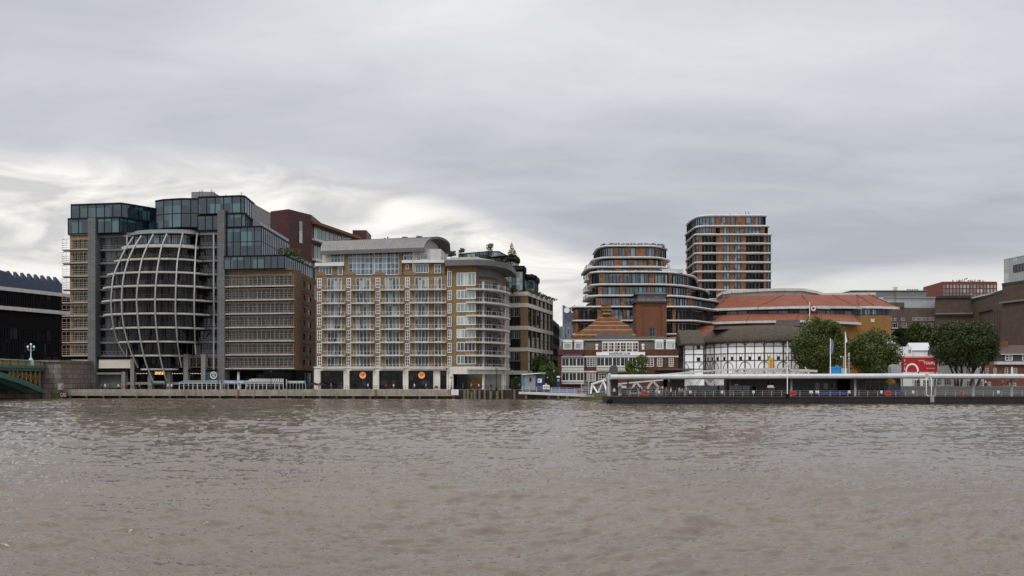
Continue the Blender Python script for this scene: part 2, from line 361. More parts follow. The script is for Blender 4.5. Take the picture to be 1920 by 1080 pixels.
nE = noise(nt, mpw.outputs[0], 5.5, 6, .6, .6); L = m_('ADD', L, m_('MULTIPLY', m_('SUBTRACT', nE, .5), .16))
L = m_('ADD', L, m_('MULTIPLY', blob(-.03, .44, .24, .13), .20))
L = m_('ADD', L, m_('MULTIPLY', blob(.22, .34, .2, .05, .12), .06))
L = m_('ADD', L, m_('MULTIPLY', blob(-.5, .36, .25, .14), .03))
L = m_('ADD', L, m_('MULTIPLY', blob(-.27, .27, .35, .06, -.12), -.07))
L = m_('ADD', L, m_('MULTIPLY', blob(.35, .17, .4, .085, -.05), -.16))
L = m_('ADD', L, m_('MULTIPLY', mapr(nt, sz, .4, .85), .8))                    # zenith brighter, as in any overcast
L = m_('ADD', L, m_('MULTIPLY', mapr(nt, sy, .1, -.5), .14))                    # lighter cloud north of the river
up = mixc(nt, mapr(nt, L, .35, .72), (.40, .42, .465), (.70, .71, .73)); 
scl = nt.nodes.new('ShaderNodeVectorMath'); scl.operation = 'SCALE'; nt.links.new(up, scl.inputs[0]); nt.links.new(mapr(nt, L, .72, 1.6, 1, 2.3), scl.inputs['Scale'])
# boundary of the bright gap
ramp = nt.nodes.new('ShaderNodeMapRange'); ramp.interpolation_type = 'SMOOTHSTEP'; nt.links.new(az, ramp.inputs[0])
for i, q in ((1, -.2), (2, .17), (3, .225), (4, .122)): ramp.inputs[i].default_value = q
edge = m_('ADD', ramp.outputs[0], m_('MULTIPLY', m_('SUBTRACT', nD, .5), .075))
gap = nt.nodes.new('ShaderNodeMapRange'); gap.interpolation_type = 'SMOOTHSTEP'; nt.links.new(m_('SUBTRACT', edge, tv), gap.inputs[0])
for i, q in ((1, -.012), (2, .03), (3, 0), (4, 1)): gap.inputs[i].default_value = q
lowc = mixc(nt, mapr(nt, nC, .4, .58), (.58, .575, .56), (.93, .905, .85))
rightdim = mapr(nt, az, .06, .3, 0, .55); lowc = mixc(nt, rightdim, lowc, (.60, .60, .585))
front = mapr(nt, sy, .0, .35); gf = m_('MULTIPLY', m_('MULTIPLY', gap.outputs[0], front), mapr(nt, nC, .3, .42, .45, .97))
skyc = mixc(nt, gf, scl.outputs[0], lowc)
s10 = nt.nodes.new('ShaderNodeVectorMath'); s10.operation = 'SCALE'; nt.links.new(skyc, s10.inputs[0]); s10.inputs['Scale'].default_value = 10
ns = nt.nodes.new('ShaderNodeTexSky'); ns.sky_type = 'NISHITA'; ns.sun_disc = False; ns.sun_elevation = EL; ns.sun_rotation = AZ
fin = mixc(nt, .96, ns.outputs[0], s10.outputs[0]); nt.links.new(fin, bg.inputs[0]); bg.inputs[1].default_value = .1
# ---------------- river ----------------
def river():
    ys = [11.0]
    while ys[-1] < 262: ys.append(ys[-1] + min(.55, max(.07, .33 * ys[-1] ** 2 / 4150)))
    ys = np.array(ys)
    t = np.concatenate([np.linspace(-2.6, -.66, 60)[:-1], np.linspace(-.66, .66, 880), np.linspace(.66, 2.6, 60)[1:]])
    Yg, T = np.meshgrid(ys, t, indexing='ij'); Xg = T * Yg
    z = np.zeros_like(Yg); r = np.random.default_rng(5)
    wxp = Xg + 1.4 * np.sin(Yg * .21 + 1) + .8 * np.sin(Xg * .13 + Yg * .37); wyp = Yg + .9 * np.sin(Xg * .17 + 2) + .5 * np.sin(Xg * .43 + Yg * .11)
    dy = np.gradient(ys)[:, None]
    for i in range(64):
        lam = .3 * (9 / .3) ** ((i / 63) ** 1.5); th = math.pi / 2 + r.normal(0, .52 if lam < 1.2 else .36) + .1
        k = 2 * math.pi / lam; amp = (.0105 * lam ** .8 if lam < 1.5 else .0125 * lam ** .5) * (.7 + .6 * r.random()); ph = r.random() * 6.28
        a = np.clip((lam / dy - .5) / 1.2, .12, 1)
        s = np.sin(k * (math.cos(th) * wxp + math.sin(th) * wyp) + ph)
        z += a * amp * (1 - 2 * np.abs(s) ** 1.3 if i % 2 == 0 else s)
    gust = .78 + .5 * np.clip(np.sin(Xg * .05 + Yg * .023 + 1.3 * np.sin(Yg * .04)) + np.sin(Xg * .021 - Yg * .06 + 2), -1, 1) * .5
    z *= gust
    n0, n1 = Yg.shape; co = np.stack([Xg, Yg, z], -1).reshape(-1, 3)
    idx = np.arange(n0 * n1).reshape(n0, n1); q = np.stack([idx[:-1,:-1], idx[:-1,1:], idx[1:,1:], idx[1:,:-1]], -1).reshape(-1, 4)
    me = bpy.data.meshes.new('river'); me.vertices.add(len(co)); me.vertices.foreach_set('co', co.ravel().astype(np.float32))
    me.loops.add(q.size); me.loops.foreach_set('vertex_index', q.ravel().astype(np.int32)); me.polygons.add(len(q))
    me.polygons.foreach_set('loop_start', np.arange(0, q.size, 4, dtype=np.int32)); me.polygons.foreach_set('loop_total', np.full(len(q), 4, dtype=np.int32))
    me.polygons.foreach_set('use_smooth', np.ones(len(q), dtype=bool)); me.update(calc_edges=True)
    m, nt, b = newmat('river_water'); tc = nt.nodes.new('ShaderNodeTexCoord')
    v = coords(nt, (.5, 1, 1)); n1 = noise(nt, coords(nt, (.02, .05, 1)), 1, 5, .6)
    c = mixc(nt, mapr(nt, n1, .35, .65), (.088, .066, .043), (.122, .094, .064)); nt.links.new(c, b.inputs['Base Color'])
    b.inputs['Roughness'].default_value = .05; b.inputs['IOR'].default_value = 1.6; b.inputs['Specular IOR Level'].default_value = .5
    rn = nt.nodes.new('ShaderNodeTexNoise'); rn.noise_type = 'RIDGED_MULTIFRACTAL'; rn.inputs['Scale'].default_value = 1.5; rn.inputs['Detail'].default_value = 4; rn.inputs['Distortion'].default_value = .5; rn.inputs['Roughness'].default_value = .55
    nt.links.new(coords(nt, (.42, 1.1, 1)), rn.inputs['Vector'])
    h = mth(nt, 'ADD', mth(nt, 'MULTIPLY', noise(nt, v, 4.5, 4, .6, .4), .8), mth(nt, 'MULTIPLY', rn.outputs['Fac'], .9))
    bp = nt.nodes.new('ShaderNodeBump'); bp.inputs['Strength'].default_value = .9; bp.inputs['Distance'].default_value = .045; nt.links.new(h, bp.inputs['Height']); nt.links.new(bp.outputs[0], b.inputs['Normal'])
    me.materials.append(m); tag(put('river', me, Matrix.Identity(4)), kind='structure')
    m = MB(); m.wb(-2500, 2500, -900, 262, -3.2, -3.0); m2 = m.build('river_bed', ['river_water'], loc=(0, 0, -3)); tag(m2, kind='structure')
    m = MB(); m.face([(-2500, -900, -.1), (2500, -900, -.1), (2500, 11.5, -.1), (-2500, 11.5, -.1)]); tag(m.build('river_near', ['river_water'], loc=(0, 0, -.1)), kind='structure')
river()
# ---------------- land ----------------
QL, QR = Fr(100, 246, 975, 236), None
QF = Fr(100, 246, 860, 237)          # quay face
m = MB(); a = QF.w(-200, -1.6, 0); b = QF.w(QF.L, -1.6, 0)
pl = [(-2500, a.y), (a.x, a.y), (b.x, b.y), (wx(975, 239), 239), (wx(1140, 242), 242), (2500, 242), (6000, 9000), (-6000, 9000)]
m.prism(pl, -2, G, 0); tag(m.build('ground', ['earth'], loc=(0, 250, 0)), kind='structure')
m = MB(); m.prism([(a.x, a.y + .02), (b.x, b.y + .02), (wx(975, 239), 239.1), (wx(1140, 242), 242.1), (400, 242.1), (400, 256), (0, 256), (-160, 262)], G - .2, G + .006)
tag(m.build('promenade', ['paving'], loc=(0, 250, G)), kind='structure')
# ================= office building with the glass bulge =================
ST = 3.71
def zk(k): return 8.1 + ST * k
FF = Fr(120, 260, 550, 249)
off = thing('office_building', 'big grey office block with a glass bulge behind white curved ribs and teal top floors', 'office building', (wx(300, 255), 255, G))
def walkway(fr, u0, u1, z, parent, mat='tan_ledge', post=1.35, left=0, proj=1.25, rails=(.55, 1.15, 1.75), h=2.9, wrap=0):
    m = MB(); m.box(fr, u0, u1, .02, proj, z - .28, z, 0); m.box(fr, u0, u1, .02, proj * .6, z - .5, z - .28, 1)
    n = max(2, round((u1 - u0) / post))
    for i in range(n + 1):
        u = u0 + (u1 - u0) * i / n; m.box(fr, u - .026, u + .026, proj - .1, proj - .04, z, z + h, 2)
    for r in rails + (h,): m.box(fr, u0, u1, proj - .1, proj - .02, z + r - .035, z + r + .035, 2)
    for k in range(left):   # open returns at the ends
        u = (u0, u1)[k]
        for r in rails + (h,): m.box(fr, u - .04, u + .04, .02, proj - .1, z + r - .04, z + r + .04, 2)
    return m.build('walkway', [mat, 'black_metal', 'tan_ledge' if mat == 'tan_ledge' else 'rail_tan'], parent)
# left wing
uL0, uL1 = FF.u(131), FF.u(170)
holes = [(uL0 + .9, uL1 - .2, zk(k) + .35, zk(k) + 2.75) for k in range(1, 10)]
m = MB(); m.wall(FF, uL0, uL1, 10.6, zk(10) + .9, holes, .35, 0, T=14); m.box(FF, uL0 - .3, uL1, 0, .5, zk(10) + .35, zk(10) + .9, 0)
m.build('wall', ['brown_spandrel'], off)
for h in holes:
    win(off, FF, h[0], h[1], h[2], h[3], 4, 1, -.34, 'glass_office', 'light_metal')
for k in range(1, 10): walkway(FF, FF.u(121.5), FF.u(169.5), zk(k), off, left=1)
# side of left wing (seen through the walkway ends)
# stone piers
for x0, x1, yt, yb in ((170, 184, 410, 727), (412, 425, 395, 727)):
    u0, u1, z0, z1 = FF.R(x0, yt, x1, yb); m = MB(); m.box(FF, u0, u1, -3, 1.3, G, z1); m.build('pier', ['grey_stone'], off)
# flat curtain wall behind the bulge
def flatbay(x0, x1, k0, k1, n):
    u0, u1 = FF.u(x0), FF.u(x1)
    m = MB(); m.box(FF, u0, u1, -9, -1.2, G + .3, zk(k1) + .9)
    for k in range(k0, k1 + 1): m.box(FF, u0, u1, -1.2, -.5, zk(k) - .45, zk(k) + .1)
    m.build('wall', ['slab_dark'], off)
    for k in range(k0, k1):
        w_ = (u1 - u0) / n
        for i in range(n): win(off, FF, u0 + w_*i + .04, u0 + w_*(i+1) - .04, zk(k) + .12, zk(k+1) - .47, 3, 1, -1.1, 'glass_dark', 'dark_grey', ft=.08)
    for k in range(k0, k1):
        m = MB()
        for r in (.55, 1.05): m.box(FF, u0, u1, -.75, -.7, zk(k) + r, zk(k) + r + .05)
        for i in range(9): u = u0 + (u1 - u0) * i / 8; m.box(FF, u - .02, u + .02, -.75, -.7, zk(k) + .1, zk(k) + 1.05)
        m.build('railing', ['grey_metal'], off)
flatbay(184.3, 246, 1, 10, 2); flatbay(372, 411.8, 1, 10, 2)
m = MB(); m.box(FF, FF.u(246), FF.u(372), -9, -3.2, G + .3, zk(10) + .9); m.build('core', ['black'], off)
for k in range(1, 9):
    m = MB(); a, b = FF.u(246), FF.u(372)
    for i in range(13): m.box(FF, a + (b-a)*i/12 - .05, a + (b-a)*i/12 + .05, -3.1, -3.0, zk(k), zk(k+1) - .5)
    m.box(FF, a, b, -3.15, -2.2, zk(k) - .5, zk(k)); o = m.build('glass_wall', ['grey_metal'], off); g = MB(); g.box(FF, a, b, -3.19, -3.12, zk(k), zk(k+1) - .5); g.build('pane', ['glass_dark'], o)
for x in (236, 399):
    m = MB(); p = FF.w(FF.u(x), -.6, 0); m.tube((p.x, p.y, G), (p.x, p.y, zk(10)), .28, n=10); m.build('column', ['grey_metal'], off, smooth=True)
# ---- bulge ----
BZ = [(4.4, 286, 317, 1.0), (zk(0)-.3, 267.6, 334, 3.6), (zk(1)-.3, 251, 344, 5.6), (zk(2)-.3, 229.6, 366.8, 7.2), (zk(3)-.3, 215.5, 383, 8.4), (zk(4)-.3, 202, 392.5, 9.0), (zk(5)-.3, 199, 398, 9.2),
      (zk(6)-.3, 201, 396, 9.0), (zk(7)-.3, 208, 389, 8.2), (zk(8)-.3, 220, 377, 7.0), (zk(9)-.3, 232.5, 371.5, 5.6), (zk(10)-.3, 248, 370, 4.2)]
def bparm(z):
    if z <= BZ[0][0]: return BZ[0][1:]
    for a, b in zip(BZ[:-1], BZ[1:]):
        if z <= b[0]:
            t = (z - a[0]) / (b[0] - a[0]); return tuple(a[i] + (b[i] - a[i]) * t for i in (1, 2, 3))
    return BZ[-1][1:]
def bpt(z, s, off_=0., f=1.):
    xl, xr, D = bparm(z); ul, ur = FF.u(xl), FF.u(xr); uc, wu = (ul + ur) / 2, (ur - ul) / 2 + off_
    return FF.w(uc + wu * f * s, max(0., (D + off_) * math.sqrt(max(0, 1 - abs(s) ** 2.2))) , z)
SS = [-1 + 2 * i / 28 for i in range(29)]
SS = [math.copysign(abs(s) ** .85, s) for s in SS]
for k in range(0, 10):
    z = zk(k) - .3; fasc = [bpt(z, s, .15) for s in SS]; back = [bpt(z, s, -2.6) for s in SS]
    m = MB()
    for i in range(28):
        a, b, c, d = fasc[i], fasc[i+1], back[i+1], back[i]; h = .44 if k < 9 else .8
        m.hexa([(a.x,a.y,z-h*.5),(b.x,b.y,z-h*.5),(c.x,c.y,z-h*.5),(d.x,d.y,z-h*.5),(a.x,a.y,z+h*.5),(b.x,b.y,z+h*.5),(c.x,c.y,z+h*.5),(d.x,d.y,z+h*.5)])
    m.build('floor_slab', ['slab_grey'], off)
    # curved glass of this storey, set back from the slab edge, with mullions
    z0, z1 = z + .31, zk(k + 1) - .62; m = MB(); g = MB(); cur = [bpt(z + 1.5, s, -2.2) for s in SS]
    rows = [[Vector((p.x, p.y, q)) for p in cur] for q in (z0, z1)]; g.grid(rows)
    for i in range(0, 29, 1): m.tube((cur[i].x, cur[i].y, z0), (cur[i].x, cur[i].y, z1), .05 if i % 5 else .17, n=5)
    for q in (z0 + .1, z0 + 2.3, z1 - .1): m.path([Vector((p.x, p.y, q)) for p in cur], .05, n=4)
    o = m.build('glass_wall', ['dark_frame'], off); g.build('pane', ['glass_office' if k < 9 else 'glass_blue'], o)
    if k < 9:
        m = MB(); e = [bpt(z, s, -.25) for s in SS]
        for i in range(0, 29, 2): m.tube((e[i].x, e[i].y, z0), (e[i].x, e[i].y, z0 + 1.05), .035, n=4)
        for q in (.55, 1.05): m.path([Vector((p.x, p.y, z0 + q)) for p in e], .025, n=4)
        m.build('railing', ['dark_grey'], off)
# bulge roof
z = zk(10); m = MB(); a = [bpt(z, s, .3) for s in SS]; m.prism([(p.x, p.y) for p in a] + [tuple(FF.w(FF.u(372), -6, 0))[:2], tuple(FF.w(FF.u(248), -6, 0))[:2]], z - .45, z + .15); m.build('roof', ['grey_metal'], off)
m = MB(); a = [bpt(z, s, -.9) for s in SS]; 
m.prism([(p.x, p.y) for p in a] + [tuple(FF.w(FF.u(371), -6, 0))[:2], tuple(FF.w(FF.u(250), -6, 0))[:2]], z + .15, z + .75); m.build('parapet', ['pale_glass_canopy'], off)
# foliage planters behind the slab edge on two floors
ribs = [
 [(250,444),(233.3,470),(222.5,493),(213,516.7),(209.7,541.7),(208.3,566.7),(210,595),(214,619),(222,642.7),(234.5,666)],
 [(265,441.7),(250.8,465),(239.7,490),(232.5,516),(229,540),(228,565),(229,591.7),(233,616.7),(239.5,642),(248.6,667),(259,689)],
 [(287.5,439),(275,464),(266,487.5),(261,513),(257.5,537.5),(256,563),(257.5,590),(260,616),(264,641),(269.7,668),(277.4,692),(286.6,713.8)],
 [(313,438),(303,463),(298,487),(294,512.5),(291.7,536.7),(290.5,563),(291,589),(293,615),(296,641),(300,668),(306,692.7),(312,713.8)],
 [(343,436.7),(337.5,461.7),(333,486.7),(331,511.7),(329.7,536.7),(329,563),(329,589),(330.6,615),(332.7,641),(336.5,668),(340.5,689)],
 [(369.7,437.5),(367.5,461.7),(366,486.7),(365,511.7),(364.7,536.7),(364,560),(364,586.7),(365,615),(365.6,641),(367.5,664.5)]]
for rb in ribs:
    pts = []
    for px, py in rb:
        z = wz(py, 252); best = None
        for it in range(4):
            best = min((bpt(z, -1 + 2*i/300, .35) for i in range(301)), key=lambda p: abs(p.x / p.y * F + CX - px))
            if abs(best.x / best.y * F + CX - px) > 1.5: best = FF.w(FF.u(px), .4, 0)
            z = wz(py, best.y)
        pts.append(Vector((wx(px, best.y), best.y, z)))
    fine = []
    for i in range(len(pts) - 1):
        p0 = pts[max(0, i-1)]; p1 = pts[i]; p2 = pts[i+1]; p3 = pts[min(len(pts)-1, i+2)]
        for j in range(4):
            t = j / 4; fine.append(.5 * ((2*p1) + (p2-p0)*t + (2*p0-5*p1+4*p2-p3)*t*t + (3*p1-p0-3*p2+p3)*t**3))
    fine.append(pts[-1]); m = MB(); m.path(fine, .2, n=6)
    m.build('curved_rib', ['rib_white'], off, smooth=True)
# ---- right wing (stone bands, rails) ----
uR0, uR1 = FF.u(425.2), FF.u(550)
nb = 5; holes = []
for k in range(0, 7):
    w_ = (uR1 - uR0 - .6) / nb
    for i in range(nb): holes.append((uR0 + .15 + w_*i, uR0 + .15 + w_*(i+1) - .12, zk(k) + .3, zk(k) + 2.75))
SF = Fr.pts(tuple(FF.w(uR1, 0, 0))[:2], P2(590, 276.5))
m = MB(); m.wall(FF, uR0, uR1, zk(0) - .5, zk(7) + .9, holes, .4, 0, T=6); m.box(FF, uR0, uR1 + .3, 0, .55, zk(7) + .5, zk(7) + .9)
m.build('wall', ['ochre_brick'], off)
for h in holes: win(off, FF, *h, nx=3, nz=1, v=-.38, glass='glass_dark', frame='light_metal')
for k in range(0, 7): walkway(FF, uR0, uR1 + .5, zk(k), off, mat='slab_grey', left=0, proj=1.1, rails=(.6, 1.2, 1.8))
hs = []
for k in range(0, 8):
    for x in (558, 570, 581):
        u = SF.u(x); w_ = .9 + (x - 558) * .03; zc = zk(k) + 1.15 if k < 7 else zk(7) - .2
        if k < 7: hs.append((u - w_, u + w_, zk(k) + .9, zk(k) + 2.6))
m = MB(); m.wall(SF, .02, SF.L, zk(0) - .5, zk(7) + .9, hs, .3, 0, T=.4)
for k in range(0, 8): m.box(SF, .03, SF.L, 0, .06, zk(k) - .35, zk(k) - .2, 1)
m.build('side_wall', ['orange_brick', 'dark_brick'], off)
for h in hs: win(off, SF, *h, nx=1, nz=2, v=-.28, glass='glass_dark', frame='dark_frame')
# lower teal band + upper teal block over the right wing
zb0, zb1, zb2 = zk(7) + .9, 38.6, 46.7
c1 = FF.w(FF.u(424.6), 1.35, 0)[:2]; c2 = FF.w(FF.u(537), 1.2, 0)[:2]; c3 = P2(590, 277.5)
m = MB(); m.prism([c1, c2, c3, tuple(FF.w(FF.u(520), -26, 0))[:2], tuple(FF.w(FF.u(424.6), -20, 0))[:2]], zb0 - .02, zb1 - .05); m.build('block', ['dark_frame'], off)
curtain(off, [(c1[0], c1[1]), (c2[0], c2[1]), c3], zb0, zb1, 1.9, 1, ft=.15)
d1 = FF.w(FF.u(425.2), .3, 0)[:2]; d2 = FF.w(FF.u(491), .3, 0)[:2]; d3 = P2(543, 281)
m = MB(); m.prism([d1, d2, d3, (d3[0] - 10, d3[1] + 2), (d1[0] + 2, d1[1] + 16)], zb1 - .05, zb2 - .04); m.build('block', ['dark_frame'], off)
curtain(off, [d1, d2, d3], zb1, zb2, 1.9, 2, ft=.15)
m = MB()   # terrace balustrades
for (pA, pB, z) in ((d2, d3, zb2), ((c2[0], c2[1]), c3, zb1)):
    fr = Fr.pts(pA, pB); m.box(fr, 0, fr.L, -.3, -.26, z, z + 1.05)
    for i in range(12): m.box(fr, fr.L*i/11 - .03, fr.L*i/11 + .03, -.34, -.22, z, z + 1.15)
m.build('balustrade', ['pale_glass_canopy'], off)
# top teal penthouses
zt0, zt1, zt2 = 46.4, 50.3, 54.3
def blk(pts, z0, z1, depth=14, rows=1, gl='glass_teal', pw=2.6):
    back = [(p[0], p[1] + depth) for p in (pts[-1], pts[0])]; m = MB(); m.prism([tuple(p)[:2] for p in pts] + back, z0, z1 - .05); m.build('block', ['dark_frame'], off)
    curtain(off, [tuple(p)[:2] for p in pts], z0, z1, pw, rows, gl, ft=.2)
def q(px, v): return tuple(FF.w(FF.u(px), v, 0))[:2]
blk([q(130.5, .6), q(169.5, .6)], 45.9, zt1); blk([q(184.5, .6), q(226, .6), q(233, -1.5), q(255.5, -8)], 45.9, zt1)
blk([q(134, .1), q(228, .1), q(236, -2), q(258, -9), q(284, -9)], zt1, zt2, rows=1)
blk([q(256, -6.3), q(284, -5)], 46, zt1, depth=8)
blk([q(272, -6), q(285, -2), q(305, -.6), q(340, 0), q(372, -1)], 47, 55.0, rows=2, pw=3.2, gl='glass_teal')
blk([q(370, -.3), q(411.8, -.3)], 46, zt1); blk([q(425.4, .3), q(454, .3), q(459, -.4), P2(473, 262)], 46.2, zt1 + .1)
blk([q(372.5, .2), q(452, .2), q(457, -.5), P2(476, 262.5)], zt1 + .1, 55.2)
m = MB(); fr = Fr.pts(P2(474.8, 261.5), P2(507, 276)); m.box(fr, 0, fr.L, -14, 0, 44, 54.9); 
for i in range(7): m.box(fr, 0, fr.L, 0, .04, 45.3 + i*1.5, 45.36 + i*1.5)
m.build('plant_room', ['zinc'], off)
m = MB(); m.wb(wx(332, 272), wx(380, 272), 272, 282, 50, wz(377, 272) + .8); m.wb(wx(361, 274), wx(402, 274), 273, 284, 50, wz(361, 274)); m.build('plant_room', ['zinc'], off)
for px, py in ((374, 357), (379, 355), (397, 354), (402, 359), (453, 359), (423, 364)):
    m = MB(); z = 55.1; x = wx(px, 262); m.tube((x, 262, z - .5), (x, 262, wz(py, 262)), .07, n=4)
    zz = wz(py, 262) - .6; m.tube((x - .5, 262, zz), (x + .5, 262, zz), .05, n=4); m.build('antenna', ['dark_grey'], off)
# ---- base: mezzanine and ground floor ----
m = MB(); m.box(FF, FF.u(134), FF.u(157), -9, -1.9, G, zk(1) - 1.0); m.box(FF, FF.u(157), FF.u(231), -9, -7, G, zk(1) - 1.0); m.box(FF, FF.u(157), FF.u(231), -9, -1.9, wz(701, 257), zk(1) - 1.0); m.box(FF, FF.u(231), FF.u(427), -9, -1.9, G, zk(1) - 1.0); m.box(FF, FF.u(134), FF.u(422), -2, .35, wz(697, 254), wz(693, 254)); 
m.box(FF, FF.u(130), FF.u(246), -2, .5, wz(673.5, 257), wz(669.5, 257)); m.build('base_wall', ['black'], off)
for x0, x1, yt in ((134, 142.5, 690), (151, 157, 696), (230, 237, 697), (246.5, 253.5, 672), (279, 287, 697), (314.5, 321, 697), (346, 354, 664), (379, 387, 664), (411, 418, 690)):
    u0, u1, z0, z1 = FF.R(x0, yt, x1, 730); m = MB(); m.box(FF, u0, u1, -1.9, .6, G, z1); m.build('column', ['grey_stone_light'], off)
for x0, x1 in ((134.5, 169.8), (186.5, 246)):
    u0, u1, z0, z1 = FF.R(x0, 674, x1, 690.5); m = MB(); m.box(FF, u0, u1, -1.5, .3, z0, z1); m.box(FF, u0, u1, .3, .45, z0, z0 + .2); m.build('panel', ['panel_cream'], off)
m = MB(); u0, u1, z0, z1 = FF.R(158, 698.5, 230, 702); m.box(FF, u0, u1, -1.5, .8, z0, z1); m.build('lintel', ['grey_stone_light'], off)
m = MB(); u0, u1, z0, z1 = FF.R(237, 716.5, 412, 721); m.box(FF, u0, u1, -1.9, .3, z0, z1); m.build('lintel', ['grey_stone_light'], off)
for x0, x1 in ((237, 246.5), (253.5, 279), (287, 314.5), (321, 346), (354, 379)):
    for ya, yb in ((697.5, 716), (721.3, 729.8)):
        h = FF.R(x0, ya, x1, yb); win(off, FF, *h, nx=3 if x1 - x0 > 12 else 1, nz=1, v=-.9, glass='glass_shop', frame='dark_frame')
for x0, x1 in ((320, 346), (354.5, 379), (387.5, 411)):
    h = FF.R(x0, 669.5, x1, 688.5); win(off, FF, *h, nx=2, nz=1, v=-.5, glass='glass_shop', frame='tan_ledge')
# row of small lamps inside the restaurants
m = MB()
for x in list(range(255, 278, 3)) + list(range(322, 345, 3)) + list(range(356, 378, 3)):
    p = FF.w(FF.u(x), -.55, FF.z(x, 700.3)); m.sphere(p, .09, n=5, k=3)
m.build('string_lights', ['lamp_white'], off)
m = MB(); u0, u1, z0, z1 = FF.R(288, 697.2, 315, 702.5); m.box(FF, u0, u1, .3, .42, z0, z1, 0); o = m.build('sign_board', ['rust'], off); text(o, 'ZIZZI', FF, (u0+u1)/2, (z0+z1)/2, .7, 'lamp_warm', v=.44, width=3.0)
m = MB(); u0, u1, z0, z1 = FF.R(286, 714, 314, 719.5); m.box(FF, u0, u1, .35, .6, z0, z1, 0); o = m.build('sign_board', ['dark_grey'], off); text(o, 'RIVERSIDE', FF, (u0+u1)/2, (z0+z1)/2, .6, 'pure_white', v=.62, width=3.4)
m = MB(); u0, u1, z0, z1 = FF.R(387.5, 694.5, 411.8, 713); m.box(FF, u0, u1, .1, .3, z0, z1, 0); o = m.build('banner', ['teal_board'], off)
m = MB(); c = FF.w((u0+u1)/2 + .3, .34, (z0+z1)/2); n = 28
for i in range(n):
    t0, t1 = 2*math.pi*i/n, 2*math.pi*(i+1)/n; U = Vector((FF.U.x, FF.U.y, 0)); Z = Vector((0, 0, 1))
    m.face([c + (U*math.cos(t)+Z*math.sin(t))*r for t, r in ((t0,.82),(t1,.82),(t1,1.02),(t0,1.02))])
m.build('ring_emblem', ['pure_white'], o)
for s, dz in (('THE', .42), ('Real', .0), ('Greek', -.42)): text(o, s, FF, (u0+u1)/2 + .3, (z0+z1)/2 + dz, .36, 'pure_white', v=.34)
# ground floor under right wing
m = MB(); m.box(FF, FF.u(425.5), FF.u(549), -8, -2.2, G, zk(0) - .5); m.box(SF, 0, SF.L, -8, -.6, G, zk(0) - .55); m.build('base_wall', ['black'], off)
m = MB(); u0, u1, z0, z1 = FF.R(425.5, 690, 548, 694); m.box(FF, u0, u1, -2.2, .2, z0, z1); m.build('lintel', ['grey_metal'], off)
for i in range(6):
    a, b = FF.u(427) + i * 2.95, FF.u(427) + i * 2.95 + 2.9; win(off, FF, a, b, G + .1, zk(0) - 1.1, nx=2, nz=2, v=-2.1, glass='glass_shop', frame='dark_frame')
for i in range(4):
    a = .6 + i * 6.2; win(off, SF, a, a + 5.6, G + .1, zk(0) - 1.2, nx=4, nz=2, v=-.5, glass='glass_shop', frame='dark_frame')
for x in (446, 503, 533):
    m = MB(); p = FF.w(FF.u(x), -.4, 0); m.tube((p.x, p.y, G), (p.x, p.y, zk(0) - 1), .35, n=10); m.build('column', ['offwhite'], off, smooth=True)
# ---- restaurant conservatories on the promenade ----
def conserv(x0, x1, ytop, yfr, Yf, label, roofm, stripes):
    t = thing('conservatory', label, 'conservatory', (wx((x0+x1)/2, Yf), Yf, G)); fr = Fr(x0, Yf, x1, Yf); u1 = fr.L; ze = wz(yfr, Yf); zt = wz(ytop, Yf + 3.4)
    m = MB()
    n = 9
    for i in range(n + 1): u = u1 * i / n; m.box(fr, u - .07, u + .07, -.14, 0, G, ze)
    m.box(fr, -.1, u1 + .1, -.16, .05, ze - .1, ze + .22); m.box(fr, 0, u1, -.1, -.04, G + 1.0, G + 1.08)
    for u in (0, u1): m.box(fr, u - .06, u + .06, -3.4, -.14, G, G + .1); m.box(fr, u - .06, u + .06, -3.5, -3.3, G, zt)
    m.build('frame', ['pure_white'], t)
    m = MB(); m.hexa([fr.w(-.2,.3,ze+.22), fr.w(u1+.2,.3,ze+.22), fr.w(u1-.8,-3.4,zt), fr.w(.8,-3.4,zt), fr.w(-.2,.3,ze+.3), fr.w(u1+.2,.3,ze+.3), fr.w(u1-.8,-3.4,zt+.08), fr.w(.8,-3.4,zt+.08)]); r = m.build('roof', [roofm], t)
    if stripes:
        m = MB()
        for i in range(16):
            a = -.1 + (u1 + .1) * i / 15; b = .9 + (u1 - 1.8) * i / 15; m.tube(fr.w(a, .3, ze + .36), fr.w(b, -3.4, zt + .14), .08, n=4)
        m.build('rafter', ['pure_white'], r)
    m = MB(); m.box(fr, .05, u1 - .05, -.12, -.08, G + .05, ze - .1); m.build('pane', ['glass_shop'], t)
    return t
conserv(336, 413, 713.5, 718.5, 246.5, 'white framed glass conservatory with plain pale roof, below the teal ring banner', 'pale_glass_canopy', False)
t = conserv(461, 531, 711, 719, 244.5, 'white framed glass conservatory with striped sloping roof, in front of the office', 'zinc', True)
t2 = thing('sign_fascia', 'long lavender white shop fascia between the two glass conservatories', 'shop sign', (wx(440, 246), 246, G)); fr = Fr(416, 246.4, 463, 246)
m = MB(); m.box(fr, 0, fr.L, -.2, 0, wz(720, 246.2), wz(713, 246.2)); m.build('board', ['blue_band'], t2); text(t2, 'THE REAL GREEK', fr, fr.L/2, wz(716.5, 246.2), .6, 'pure_white', v=.03, width=5.6)
m = MB()
for i in range(5): m.box(fr, fr.L*i/4 - .08, fr.L*i/4 + .08, -.2, -.02, G, wz(720, 246.2))
m.build('post', ['light_metal'], t2)
m = MB(); fr = Fr(538, 248.5, 573, 249); t3 = thing('sign_fascia', 'dark grey shop fascia right of the striped roof conservatory', 'shop sign', (wx(555, 248.7), 248.7, G))
